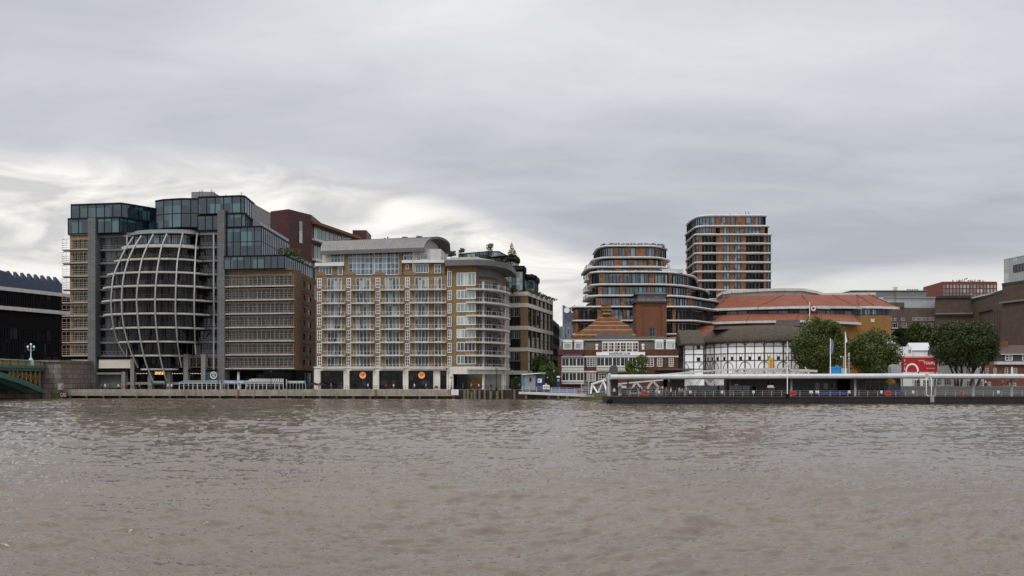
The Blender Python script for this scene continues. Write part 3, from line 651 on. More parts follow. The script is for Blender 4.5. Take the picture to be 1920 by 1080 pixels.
m.box(fr, 0, fr.L, -.2, 0, wz(719, 248.7), wz(714, 248.7)); m.build('board', ['grey_metal'], t3); text(t3, 'THE REAL GREEK', fr, fr.L/2, wz(716.5, 248.7), .45, 'pure_white', v=.03, width=4)
m = MB()
for i in range(7): m.box(fr, fr.L*i/6 - .05, fr.L*i/6 + .05, -.2, -.02, G, wz(719, 248.7))
m.build('post', ['light_metal'], t3)

# ================= black office with saw-tooth roof (far left) =================
bo = thing('office_building', 'black glass office with saw tooth roof and two pale bands, beside the bridge', 'office building', (wx(40, 300), 300, G))
KF = Fr(-60, 283, 134, 320)
zA = KF.z(0, 540); m = MB(); m.box(KF, 0, KF.L, -30, 0, G, zA + .2); m.build('wall', ['black'], bo)
for za in (zA - .2, KF.z(0, 572) - .9):
    m = MB(); m.box(KF, 0, KF.L, 0, .7, za - .5, za + .7); m.build('band', ['offwhite'], bo)
n = 15
for i in range(n):
    a, b = KF.L * i / n, KF.L * (i + 1) / n
    for z0, z1 in ((zA - 5.6, zA - .8), (G + 7, G + 11.2), (G + 11.4, G + 15.6), (G + 15.8, G + 19.5)): win(bo, KF, a + .1, b - .1, z0, z1, nx=3, nz=1, v=.03, glass='glass_dark', frame='black_metal', fd=.25, ft=.12)
# saw-tooth rooflights: each tooth is a wedge running back, high on its left side
tw = [-60,-45,-30,-15,0, 21, 34, 47, 59.5, 72, 84.5, 96.5, 108.5, 121]
for a, b in zip(tw[:-1], tw[1:]):
    ua, ub = KF.u(a), KF.u(b); zt = KF.z(10, 506); zl = zt - 2.4; m = MB(); v0, v1 = -1.0, -2.2
    if b == 21: zl = zt - .6
    pts = lambda v: [KF.w(ua, v, zA), KF.w(ub, v, zA), KF.w(ub, v, zl), KF.w(ua, v, zt)]
    p, r = pts(v0), pts(v1); m.face(p); m.face(r)
    for i in range(4): j = (i+1) % 4; m.face([p[i], p[j], r[j], r[i]])
    m.build('saw_tooth_roof', ['far_blue'], bo)

# ================= dark red block behind =================
rb_ = thing('office_building', 'dark maroon panelled block with a glazed wing, rising behind the grey roofed flats', 'office building', (wx(560, 310), 310, G))
zt = wz(392, 296); R1 = Fr(507, 300, 541, 296); R2 = Fr.pts(P2(541, 296), P2(584, 306.3)); 
m = MB(); m.prism([P2(507, 300), P2(541, 296), P2(584, 306.3), (wx(584, 306.3), 330), (wx(507, 300), 330)], G, zt); m.build('wall', ['maroon_panel'], rb_)
h = R2.R(560.5, 414.5, 567, 456); win(rb_, R2, *h, nx=1, nz=4, v=.02, glass='glass_pale', frame='zinc')
R3 = Fr.pts((wx(584, 306.3) + .1, 307), P2(672, 341)); zs = [wz(414, 307) - 1.0 - 6.6 * i for i in range(5)]
m = MB(); m.box(R3, 0, R3.L, -16, -1.2, G, zs[0]); m.build('wall', ['maroon_panel'], rb_)
m = MB(); m.box(R3, 0, R3.L, -16, 1.2, zs[0], zs[0] + .9); m.build('roof', ['rust'], rb_)
for i, z in enumerate(zs[:4]):
    nn = 12; w_ = R3.L / nn; zb = z - 3.9
    m = MB(); m.box(R3, 0, R3.L, -1.2, 1.0, zb - 1.6, zb - .9); m.build('floor_slab', ['offwhite'], rb_)
    for j in range(nn): win(rb_, R3, w_*j + .05, w_*(j+1) - .05, zb - .8, z - .1, nx=2, nz=1, v=-1.1, glass='glass_pale', frame='zinc')
m = MB(); m.wb(wx(661, 346), wx(687, 346), 346, 358, G, wz(431.5, 346)); m.build('wing', ['maroon_panel'], rb_)
# ================= riverside flats (brick, white base, balconies) =================
fl = thing('apartment_building', 'yellow brick flats with rows of glass balconies and a curved grey metal roof', 'apartment building', (wx(720, 250), 250, G))
FB = Fr(592, 250.5, 838, 247.5); PT = 24.5
def zr(py): return FB.z(715, py)
zg = zr(687.5)
sash = [(595, 603), (650, 658), (704.3, 713), (759.5, 768), (838.5, 847)]
fren = [(613, 640.6, 4), (667, 694.6, 4), (721.6, 749, 4), (777.5, 803.5, 4), (814.5, 828, 2)]
balc = [(605, 649), (659, 703.5), (713.5, 758.6), (769, 837.5)]
holes = []; SW = []; FW = []
for i in range(7):
    for x0, x1 in sash[:4]:
        h = (FB.u(x0), FB.u(x1), zr(539.5 + PT * i), zr(521 + PT * i)); SW.append(h)
    for x0, x1, n in fren:
        h = (FB.u(x0), FB.u(x1), zr(543.5 + PT * i), zr(520.5 + PT * i)); FW.append((h, n, i))
holes = SW + [f[0] for f in FW]
zt = zr(517)
m = MB(); m.wall(FB, 0, FB.u(838), zg, zt, holes, .22, 0, T=12); 
m.build('wall', ['stock_brick'], fl)
for i, h in enumerate(SW): win(fl, FB, *h, nx=2, nz=3, v=-.1, glass='glass_home', frame='pure_white', ft=.16, fd=.18, name='sash_window')
for h, n, i in FW: win(fl, FB, *h, nx=n, nz=1, v=-.2, glass='glass_curtain' if i < 3 or (i == 3 and random.random() < .5) else 'glass_home', frame='pure_white', ft=.13, fd=.14, name='french_window')
# scalloped gables of the parapet
for x0, x1 in ((592, 612), (645, 668), (700, 722), (755, 779)):
    ua, ub = FB.u(x0), FB.u(x1); m = MB(); n = 14; zt2 = 1.25
    f0 = [FB.w(ua + (ub-ua)*i/n, .002, zt + zt2 * (math.sin(math.pi * min(1, (i/n) * 1.0 + .0)) ** .6 if 0 < i < n else 0)) for i in range(n + 1)]
    f1 = [Vector((p.x - FB.N.x*.35, p.y - FB.N.y*.35, p.z)) for p in f0]
    b0 = FB.w(ub, .002, zt - .4); b1 = FB.w(ua, .002, zt - .4)
    m.face(f0 + [b0, b1]); m.face(f1 + [b0 - Vector((FB.N.x*.35, FB.N.y*.35, 0)), b1 - Vector((FB.N.x*.35, FB.N.y*.35, 0))])
    for i in range(n): m.face([f0[i], f0[i+1], f1[i+1], f1[i]], 1)
    m.build('parapet', ['stock_brick', 'dark_grey'], fl)
m = MB(); m.box(FB, 0, FB.u(838), -.3, .06, zt, zt + .14); m.build('coping', ['dark_grey'], fl)
# balconies
def balcony(fr, x0, x1, z, parent, proj=1.5, h=1.15, pitch=1.0, gm='glass_roofgarden'):
    u0, u1 = fr.u(x0), fr.u(x1); b = MB(); b.box(fr, u0, u1, .02, proj, z - .26, z - .02); o = b.build('balcony', ['offwhite'], parent)
    m = MB(); n = max(3, round((u1 - u0) / pitch))
    for i in range(n + 1): u = u0 + .05 + (u1 - u0 - .1) * i / n; m.box(fr, u - .035, u + .035, proj - .1, proj - .03, z, z + h)
    for u in (u0 + .04, u1 - .04):
        for q in (.12, h - .05): m.box(fr, u - .03, u + .03, .02, proj - .1, z + q, z + q + .06)
    for q in (.1, h - .06): m.box(fr, u0, u1, proj - .1, proj - .02, z + q, z + q + .07)
    m.build('railing', ['offwhite'], o)
    return o
for i in range(7):
    for x0, x1 in balc: balcony(FB, x0, x1, zr(543.8 + PT * i), fl)
m = MB()
for i in range(6):
    for x0, x1 in balc:
        for r in range(2):
            u = random.uniform(FB.u(x0) + .6, FB.u(x1) - 1.2); z = zr(543.8 + PT * i) 
            m.box(FB, u, u + .7, .5, 1.1, z + .42, z + .47); m.box(FB, u + .3, u + .38, .7, .8, z, z + .42); m.box(FB, u + .8, u + .86, .5, 1.0, z + .05, z + .85)
m.build('balcony_furniture', ['dark_grey'], fl)
# white stone ground floor
ops = [(601.5, 645), (655.5, 700), (711, 756), (766, 813), (825.5, 838)]
zo = FB.z(715, 695.2); hl = [(FB.u(a), FB.u(b), G + .05, zo) for a, b in ops]
m = MB(); m.wall(FB.off(.5), FB.u(590), FB.u(841), G, zg, hl, 1.1, 0, T=10); m.box(FB, FB.u(589.5), FB.u(841), .4, .75, zg - .35, zg + .03)
m.build('ground_floor', ['white_stone'], fl)
FBo = FB.off(.5)
for i, h in enumerate(hl): win(fl, FBo, *h, nx=4 if i < 4 else 1, nz=2, v=-1.05, glass='glass_shop', frame='black_metal', ft=.06)
for x in (679.5, 790):
    m = MB(); c = FBo.w(FBo.u(x), -.5, FBo.z(x, 703.5)); U = Vector((FB.U.x, FB.U.y, 0)); N = Vector((FB.N.x, FB.N.y, 0))
    n = 22; f = [c + U*math.cos(2*math.pi*i/n)*.92 + Vector((0,0,math.sin(2*math.pi*i/n)*.92)) for i in range(n)]; g = [p + N*.12 for p in f]
    m.face(f); m.face(g); [m.face([f[i], f[(i+1)%n], g[(i+1)%n], g[i]]) for i in range(n)]
    o = m.build('round_sign', ['sign_orange'], fl)
    m = MB(); fr = FBo; uc = FBo.u(x); zc = FBo.z(x, 703.5)
    for du, dz, w_, h_ in ((-.55, .25, 1.1, .08), (-.35, -.1, .7, .1), (-.06, -.5, .12, .5), (.25, .1, .1, .35), (-.4, .1, .1, .3)): m.box(fr, uc + du, uc + du + w_, -.37, -.34, zc + dz, zc + dz + h_)
    m.build('emblem', ['dark_brick'], o)
for x in (611.5, 721.5, 790.5, 836, 595.3):
    m = MB(); c = FB.w(FB.u(x), .8, zr(692)); m.box(FB, FB.u(x) - .5, FB.u(x) + .5, .6, 1.3, zr(692), zr(692) + .22); m.box(FB, FB.u(x) - .05, FB.u(x) + .05, .5, 1.0, zr(692) + .2, zr(692) + .5); 
    if x != 595.3: m.build('canopy_lamp', ['black_metal'], fl)
# --- set-back top storeys ---
FT = FB.off(-1.8)
zf = zt - .2; ztop = zr(466)
m = MB(); m.box(FT, FT.u(604), FT.u(826), -12, -.2, zf - .6, ztop); m.build('top_storey', ['offwhite'], fl)
for x0, x1, y0, y1 in ((647, 653.5, 471, 515), (748.5, 754.5, 469, 512)):
    h = FT.R(x0, y0, x1, y1); m = MB(); m.box(FT, h[0], h[1], -.4, .5, zf - .6, h[3]); m.build('brick_pier', ['stock_brick'], fl)
for x0, x1, n in ((653.7, 700, 6), (702, 748.3, 6)):
    h = FT.R(x0, 471.5, x1, 515.5); win(fl, FT, *h, nx=n, nz=4, v=.05, glass='glass_blue', frame='pure_white', ft=.14)
for x0, x1, y0, y1, nx, nz in ((620.5, 645.5, 475.5, 492.5, 4, 2), (598.5, 623, 500, 515.5, 4, 1), (634, 643, 500, 516, 1, 1), (757, 781, 472, 488.5, 4, 2), (788, 803, 475, 487.5, 4, 1), (779, 804, 495, 512, 5, 1), (814.5, 827, 496, 512.5, 2, 2), (761, 767, 496, 505, 1, 1)):
    h = FT.R(x0, y0, x1, y1); win(fl, FT.off(.0), *h, nx=nx, nz=nz, v=.1, glass='glass_blue', frame='pure_white', ft=.13)
m = MB(); h = FT.R(592, 493.5, 646.5, 499.5); m.box(FT, h[0], h[1], -.15, 1.0, h[2], h[3]); m.build('fascia_band', ['white_paint'], fl)
m = MB(); h = FT.R(592, 500, 646.5, 518); m.box(FT, h[0], h[1], -.15, .04, zf - .5, h[3]); m.build('wall', ['stock_brick'], fl)
m = MB(); h = FT.R(755, 488.5, 834, 493.5); m.box(FT, h[0], h[1], -.15, 1.1, h[2], h[3]); m.build('fascia_band', ['white_paint'], fl)
m = MB(); h = FT.R(755, 494, 834, 518); m.box(FT, h[0], h[1], -5, .04, zf - .5, h[3]); m.build('wall', ['stock_brick'], fl)
for x0, x1, py in ((595, 618, 493.5), (757, 833, 488.3)):
    z = FT.z(700, py); m = MB(); fr = FT; u0, u1 = fr.u(x0), fr.u(x1); n = 8
    for i in range(n + 1): u = u0 + (u1-u0)*i/n; m.box(fr, u - .03, u + .03, .9, .96, z, z + 1.1)
    m.box(fr, u0, u1, .88, .98, z + 1.05, z + 1.13); o = m.build('railing', ['offwhite'], fl)
for x0, x1, py in ((612, 645, 517), (668, 700, 517), (722, 757, 516), (779, 836, 515)):
    z = FB.z(715, 517); u0, u1 = FB.u(x0), FB.u(x1); m = MB()
    m.box(FB, u0, u1, -.3, -.24, z + .85, z + .92); [m.box(FB, u0 + (u1-u0)*k/5 - .03, u0 + (u1-u0)*k/5 + .03, -.3, -.24, z + .1, z + .9) for k in range(6)]; m.build('railing', ['zinc'], fl)
# barrel roof: swept section from left end to right end
uA, uB = FT.u(604), FT.u(797); secs = []
def sect(u, us, ze, zt_, D):
    rows = []
    for i in range(15):
        t = math.radians(10 + 158 * i / 14); c = math.cos(t); s = math.sin(t)
        v = -D * (math.cos(math.radians(10)) - c) / 2.0; rows.append((v, ze + (zt_ - ze) * (s - math.sin(math.radians(10))) / (1 - math.sin(math.radians(10)))))
    return rows
nU = 46; rows = []; under = []
for j in range(nU + 1):
    t = j / nU; ze = FT.z(604, 472) * (1-t) + FT.z(797, 465.5) * t; ztp = ze + 3.4 + .2 * t; sc = sect(0, 0, ze, ztp, 11)
    sk = lambda v: (-v) * (.9 if True else 0)      # the right end is cut at a slant
    r = []; q2 = []
    for v, z in sc:
        u = uA + (uB + min(5.6, -v * .62) - uA) * t; r.append(FT.w(u, v + 1.6, z)); q2.append(FT.w(u, v + 1.6 - (.0), z - .55))
    rows.append(r); under.append(q2)
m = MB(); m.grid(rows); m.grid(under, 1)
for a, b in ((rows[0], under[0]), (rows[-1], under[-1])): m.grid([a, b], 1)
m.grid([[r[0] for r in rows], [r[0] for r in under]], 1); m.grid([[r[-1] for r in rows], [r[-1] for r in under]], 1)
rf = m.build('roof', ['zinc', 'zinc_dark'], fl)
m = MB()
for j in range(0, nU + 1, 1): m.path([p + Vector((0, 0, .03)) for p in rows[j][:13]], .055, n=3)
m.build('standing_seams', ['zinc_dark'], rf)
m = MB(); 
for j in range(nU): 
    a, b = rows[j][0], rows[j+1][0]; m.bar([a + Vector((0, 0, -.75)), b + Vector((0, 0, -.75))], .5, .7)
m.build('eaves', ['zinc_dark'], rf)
m = MB()   # gable wall under the vault at the right
e = rows[-1]; m.face([p + Vector((-3.2, .6, -.5)) for p in e[:-1]] + [Vector((e[-2].x - 3.2, e[-2].y + .6, zf)), Vector((e[0].x - 3.2, e[0].y + .6, zf))]); m.build('gable_wall', ['offwhite'], fl)
for px, py in ((612, 449), (632, 449), (652, 447), (721, 446), (727, 444), (742, 447), (759, 444.5), (786, 443)):
    m = MB(); Yv = 256; x = wx(px, Yv); w_ = .9 if px in (652, 632, 759, 786) else .2; z = wz(py, Yv); m.tube((x, Yv, z - 2.2), (x, Yv, z - .3), w_ * .8, n=8); m.tube((x, Yv, z - .3), (x, Yv, z), w_, n=8); m.build('roof_vent', ['zinc'], rf)
# --- curved east wing ---
plan = [P2(838, 247.5), P2(857, 246.95), P2(876, 246.43), P2(893, 246), P2(906, 246.4), P2(919, 248), P2(930, 250.4), P2(940, 254), P2(947, 258.5), P2(952, 264), P2(955, 270)]
zE = FB.z(838, 500); zB = zg
back = [P2(957, 300), P2(845, 290)]
m = MB(); m.prism(plan[:4] + [tuple(Vector(p) + Vector((-1.2, 2.2))) for p in plan[4:]] + back, zB, zE - .1); m.build('wall', ['stock_brick'], fl)
wf = Fr.pts(plan[0], plan[3])
for i in range(7):
    y0, y1 = (511, 536) if i == 0 else (536 + PT * (i - 1) + 8.5, 536 + PT * i)
    h = wf.R(856.5, y0 if i == 0 else y0 - 1, 892, y1); win(fl, wf, *h, nx=5, nz=1, v=.06, glass='glass_pale' if i < 5 else 'glass_home', frame='pure_white', ft=.17, fd=.1)
    h = (wf.u(839.3), wf.u(846.8), zr(539.5 + PT * i), zr(521 + PT * i) if i else zr(510)); win(fl, wf, *h, nx=2, nz=3 if i else 1, v=.06, glass='glass_home', frame='pure_white', ft=.16, fd=.1, name='sash_window')
    # recessed windows behind the balconies
    for a, b in ((4, 5), (5, 6), (6, 7), (7, 8)):
        pa, pb = Vector(plan[a]) + Vector((-1.2, 2.2)), Vector(plan[b]) + Vector((-1.2, 2.2)); fr = Fr.pts(tuple(pa), tuple(pb)); zz = zr(543.8 + PT * i)
        win(fl, fr, .1, fr.L - .1, zz + .05, zz + 2.7, nx=3, nz=1, v=.06, glass='glass_dark', frame='light_metal')
def cpath(o): 
    P_ = [Vector(p) for p in plan[2:9]]; out = []
    for i, p in enumerate(P_):
        t = (P_[min(i+1, len(P_)-1)] - P_[max(i-1, 0)]).normalized(); out.append(p + Vector((t.y, -t.x)) * o)
    return out
for i in range(7):
    z = zr(543.8 + PT * i); ou, inn = cpath(1.5), cpath(-2.4); m = MB()
    for j in range(len(ou) - 1):
        a, b, c, d = ou[j], ou[j+1], inn[j+1], inn[j]
        m.hexa([(a.x,a.y,z-.36),(b.x,b.y,z-.36),(c.x,c.y,z-.36),(d.x,d.y,z-.36),(a.x,a.y,z),(b.x,b.y,z),(c.x,c.y,z),(d.x,d.y,z)])
    o = m.build('balcony', ['offwhite'], fl); m = MB(); rl = cpath(1.42)
    for q_ in (.1, 1.1): m.bar([Vector((p.x, p.y, z + q_)) for p in rl], .07, .07)
    for j in range(len(rl) - 1):
        n = max(2, round((rl[j+1] - rl[j]).length / .95))
        for r in range(n + 1): p = rl[j].lerp(rl[j+1], r / n); m.tube((p.x, p.y, z), (p.x, p.y, z + 1.15), .04, n=4)
    m.build('railing', ['offwhite'], o)
for px, Yc in ((906, 247.3), (946, 258.6)):
    m = MB(); m.tube((wx(px, Yc), Yc, G), (wx(px, Yc), Yc, zE - 4), .33, n=10); m.build('column', ['offwhite'], fl, smooth=True)
# grey roof over the curved wing
P_ = [Vector(p) for p in plan]; ou = []
for i, p in enumerate(P_):
    t = (P_[min(i+1, len(P_)-1)] - P_[max(i-1, 0)]).normalized(); n = Vector((t.y, -t.x)); ou.append((p + n * 2.0, p - n * 1.5, p - n * 7))
m = MB(); z0 = zE
r1 = [Vector((a.x, a.y, z0)) for a, b, c in ou]; r2 = [Vector((a.x, a.y, z0 + 1.5)) for a, b, c in ou]; r3 = [Vector((b.x, b.y, z0 + 2.3)) for a, b, c in ou]; r4 = [Vector((c.x, c.y, z0 + 3.4)) for a, b, c in ou]
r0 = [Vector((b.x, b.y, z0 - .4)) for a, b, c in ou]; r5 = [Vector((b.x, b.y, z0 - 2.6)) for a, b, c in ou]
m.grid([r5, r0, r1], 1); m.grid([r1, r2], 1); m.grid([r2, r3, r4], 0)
for row in (0, -1): m.face([r0[row], r1[row], r2[row], r3[row], r4[row]], 1)
m.prism([(p.x, p.y) for p in r4] + [(r4[-1].x, 300), (r4[0].x - 3, 290)], z0, z0 + 3.38, 0)
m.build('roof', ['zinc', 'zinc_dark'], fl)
# white base of the wing
m = MB(); m.prism(plan[:9] + [P2(950, 290), P2(842, 290)], zB - 2.0, zB + .02); m.build('fascia_band', ['white_stone'], fl)
m = MB(); m.wb(wx(848, 262), wx(946, 262), 258, 262, G, zB - 2); m.build('ground_floor', ['white_stone'], fl)
m = MB(); m.wb(wx(848, 256), wx(876, 256), 255.5, 258.5, G, zB - 2); m.build('glass_wall', ['glass_shop'], fl)
m = MB(); m.wb(wx(881, 257), wx(904, 257), 257, 257.8, G, G + 2.9); m.build('timber_screen', ['wood_panel'], fl)
for px, Yc, r in ((845, 247.6, .8), (906.5, 248, .3), (941, 256, .55)):
    m = MB(); m.tube((wx(px, Yc), Yc + .3, G), (wx(px, Yc), Yc + .3, zB - 2), r, n=10); m.build('column', ['white_stone'], fl, smooth=True)
# far flank of the wing, seen at a glancing angle: pale wall, small balconies
FK = Fr.pts(P2(955, 271), P2(968, 318)); m = MB(); m.box(FK, 0, FK.L, -8, 0, G, zE - 5); m.build('side_wall', ['offwhite'], fl)
for i in range(7):
    z = zr(543.8 + PT * i)
    for j in range(5):
        u = 2 + j * 9; m = MB(); m.box(FK, u, u + 4.5, .02, 1.2, z - .3, z); m.box(FK, u, u + 4.5, 1.15, 1.2, z, z + .15)
        for r in range(6): m.box(FK, u + r*.85, u + r*.85 + .08, 1.1, 1.2, z, z + 1.1)
        m.box(FK, u, u + 4.5, 1.1, 1.2, z + 1.05, z + 1.15); m.build('balcony', ['offwhite'], fl)
        if i < 6: win(fl, FK, u + 4.8, u + 7.5, z + .5, z + 2.5, nx=2, nz=1, v=.03, glass='glass_dark', frame='grey_metal')

# ================= brick and glass offices with roof gardens =================
rg = thing('office_building', 'brick framed office with stepped glass roof storeys and planted terraces, behind the flats', 'office building', (wx(990, 275), 275, G))
W1 = Fr(935, 272, 987, 270); W2 = Fr.pts(P2(987, 270), P2(1034, 303)); W1.a = W1.a
zt = wz(547, 270)
bands = [zt, wz(568.5, 270), wz(611, 270), wz(651.5, 270), wz(695, 270)]
m = MB(); m.prism([P2(935, 272), P2(987, 270), P2(1034, 303), (wx(1034, 303) - 6, 330), (wx(935, 272), 320)], G, zt - .1); m.build('wall', ['black'], rg)
for z in bands:
    m = MB(); m.box(W1, 0, W1.L + .5, 0, .55, z - 1.15, z); m.box(W2, -.02, W2.L, 0, .55, z - 1.15, z); m.build('band', ['panel_cream'], rg)
m = MB(); m.box(W1, W1.u(976.5), W1.L + .3, -.2, .35, G, zt - 1.15); m.build('brick_pier', ['stock_brick'], rg)
n = 6
for i in range(n + 1):
    u = W2.L * i / n; m = MB(); m.box(W2, max(0, u - .5) if i < n else u - .9, u + .5, 0, .4, G, zt - 1.15); m.build('brick_pier', ['stock_brick' if i == 0 else 'ochre_brick'], rg)
for a, b in zip(bands[1:], bands[:-1]):
    rows = 1 if b - a < 4 else 2; hh = (b - 1.2 - a) / rows
    for r in range(rows):
        for i in range(n): u = W2.L * i / n; win(rg, W2, u + .55, u + W2.L/n - .95 if i == n-1 else u + W2.L/n - .55, a + hh*r + .02, a + hh*(r+1) - .02, nx=2, nz=1, v=.04, glass='glass_dark', frame='black_metal')
        for j in range(2): u0 = W1.u(953 + 11.5*j); win(rg, W1, u0, W1.u(953 + 11.5*j + 11), a + hh*r + .02, a + hh*(r+1) - .02, nx=3, nz=1, v=.04, glass='glass_dark', frame='light_metal' if r == rows - 1 else 'black_metal')
def tier(pts, z0, z1, dep=16, rows=1, slab=.9):
    m = MB(); m.prism(pts + [(pts[-1][0] - 3, pts[-1][1] + dep), (pts[0][0], pts[0][1] + dep)], z0, z1 - .05); m.build('block', ['dark_frame'], rg)
    curtain(rg, pts, z0, z1, 1.6, rows, 'glass_roofgarden', cap=.2, ft=.08)
def planter(pts, z0, z1, dep=3):
    f = [Vector(p) for p in pts]; m = MB()
    for a, b in zip(f[:-1], f[1:]):
        fr = Fr.pts(tuple(a), tuple(b)); m.box(fr, -.3, fr.L + .3, -dep, .5, z0, z1)
    m.build('planter', ['black'], rg)
t2 = [P2(946, 277), P2(968, 274), P2(980, 274), P2(984, 280)]; z2a, z2b = zt + .3, wz(508, 274)
tier(t2, z2a, z2b, rows=2); planter(t2, z2b, z2b + 1.5)
t2b = [P2(983, 282), P2(1002, 286), P2(1009, 296)]; z3 = wz(524, 284); tier(t2b, zt + .3, z3, rows=1); planter(t2b, z3, z3 + 1.5)
t3 = [P2(905, 290), P2(938, 284), P2(957, 284), P2(972, 291)]; z4a, z4b = z2b + 1.2, wz(489, 285); tier(t3, z4a, z4b, rows=1); planter(t3, z4b, z4b + 1.4)
t4 = [P2(860, 302), P2(915, 296), P2(935, 296), P2(950, 306)]; z5a, z5b = z4b + 1.0, wz(472.5, 298); tier(t4, z5a, z5b, rows=2)
# ================= dark slab further back =================
o = thing('office_building', 'plain black building between the roof garden office and the pub', 'office building', (wx(1040, 330), 330, G))
m = MB(); m.prism([P2(1030, 316), P2(1036.5, 318), P2(1048.5, 350), P2(1030, 360)], G, wz(599, 318)); m.build('wall', ['black'], o)
fr = Fr.pts(P2(1036.5, 318), P2(1048.5, 350))
for i in range(5):
    for j in range(4): win(o, fr, 1 + j*8, 8 + j*8, G + 3 + i*4, G + 6 + i*4, nx=4, nz=1, v=.03, glass='glass_dark', frame='black_metal')
# ================= distant tower with ring turbines =================
st = thing('skyscraper', 'distant slate blue tower with two round white turbine openings at its slanted crown', 'skyscraper', (wx(1066, 1400), 1400, G))
SFr = Fr(1056, 1400, 1078, 1400); m = MB(); L_ = SFr.L; zt = wz(575, 1400)
n = 10; top = [SFr.w(L_*i/n, 0, zt + 3 - 9 * math.sin(math.pi * i/n) * .5) for i in range(n + 1)]
f = [SFr.w(0, 0, G)] + top + [SFr.w(L_, 0, G)]; g = [p + Vector((0, 22, 0)) for p in f]; m.face(f); m.face(g)
for i in range(len(f)): j = (i+1) % len(f); m.face([f[i], f[j], g[j], g[i]])
m.build('tower_body', ['far_blue'], st)
m = MB()
for i in range(9): m.box(SFr, L_*i/8 - .4, L_*i/8 + .4, 0, .6, G, zt - 16 - 10 * (i / 8) ** .5)
for i in range(22): m.box(SFr, 0, L_, 0, .4, G + 4 + i * 4, G + 5.2 + i * 4)
m.build('fins', ['far_grey'], st)
for u in (5.4, 15.6):
    m = MB(); c = SFr.w(u, 0, zt - 5.5); n = 20
    for i in range(n):
        t0, t1 = 2*math.pi*i/n, 2*math.pi*(i+1)/n; P4 = lambda t, r, y: c + Vector((math.cos(t)*r, y, math.sin(t)*r))
        m.face([P4(t0, 2.6, -1), P4(t1, 2.6, -1), P4(t1, 4.2, -1), P4(t0, 4.2, -1)]); m.face([P4(t0, 4.2, -1), P4(t1, 4.2, -1), P4(t1, 4.2, .5), P4(t0, 4.2, .5)])
    m.face([c + Vector((math.cos(2*math.pi*i/n)*2.6, -.6, math.sin(2*math.pi*i/n)*2.6)) for i in range(n)]); m.tube(c + Vector((-.2,-1.2,-2.4)), c + Vector((.3,-1.2,1)), .3, n=4)
    m.build('turbine_ring', ['pure_white'], st)
o = thing('office_building', 'small blue grey striped block below the distant ring turbine tower', 'office building', (wx(1058, 700), 700, G)); fr = Fr(1044, 700, 1078, 700)
m = MB(); m.box(fr, 0, fr.L, -20, 0, G, wz(612, 700)); m.build('wall', ['far_grey'], o)  # even blue-grey wall colour
for i in range(7): m = MB(); m.box(fr, fr.L*i/7 + .4, fr.L*(i+1)/7 - .5, 0, .3, G + 4, wz(613.5, 700)); m.build('window', ['glass_blue'], o)

# ================= curvy copper and white banded apartments =================
def rounded(pts, r=2.5, n=5, closed=False):
    P_ = [Vector(p) for p in pts]; out = [P_[0]]
    for a, b, c in zip(P_[:-2], P_[1:-1], P_[2:]):
        d1 = (a - b); d2 = (c - b); k = min(r, d1.length * .45, d2.length * .45); p = b + d1.normalized() * k; q_ = b + d2.normalized() * k
        for i in range(n + 1): t = i / n; out.append((1-t)**2 * p + 2*t*(1-t) * b + t*t * q_)
    return out + [P_[-1]]
def offs(P_, o):
    out = []
    for i, p in enumerate(P_):
        t = (P_[min(i+1, len(P_)-1)] - P_[max(i-1, 0)]).normalized(); out.append(p + Vector((t.y, -t.x)) * (o[i] if isinstance(o, list) else o))
    return out
def floorband(par, P_, z, h=1.0, o=.9, dep=5, bulge=None):
    ou = offs(P_, [o + (bulge(p) if bulge else 0) for p in P_]); inn = offs(P_, -dep); m = MB(); n = len(P_)
    A = lambda L, zz: [Vector((p.x, p.y, zz)) for p in L]
    mid = offs(P_, [o - .35 + (bulge(p) if bulge else 0) for p in P_])
    m.grid([A(inn, z), A(mid, z), A(ou, z + h*.35), A(ou, z + h*.65), A(mid, z + h), A(inn, z + h)])
    m.face([A(L, q_)[0] for L, q_ in ((inn, z), (mid, z), (ou, z + h*.4), (mid, z + h), (inn, z + h))]); m.face([A(L, q_)[-1] for L, q_ in ((inn, z), (mid, z), (ou, z + h*.4), (mid, z + h), (inn, z + h))])
    return m.build('floor_band', ['offwhite'], par, smooth=False)
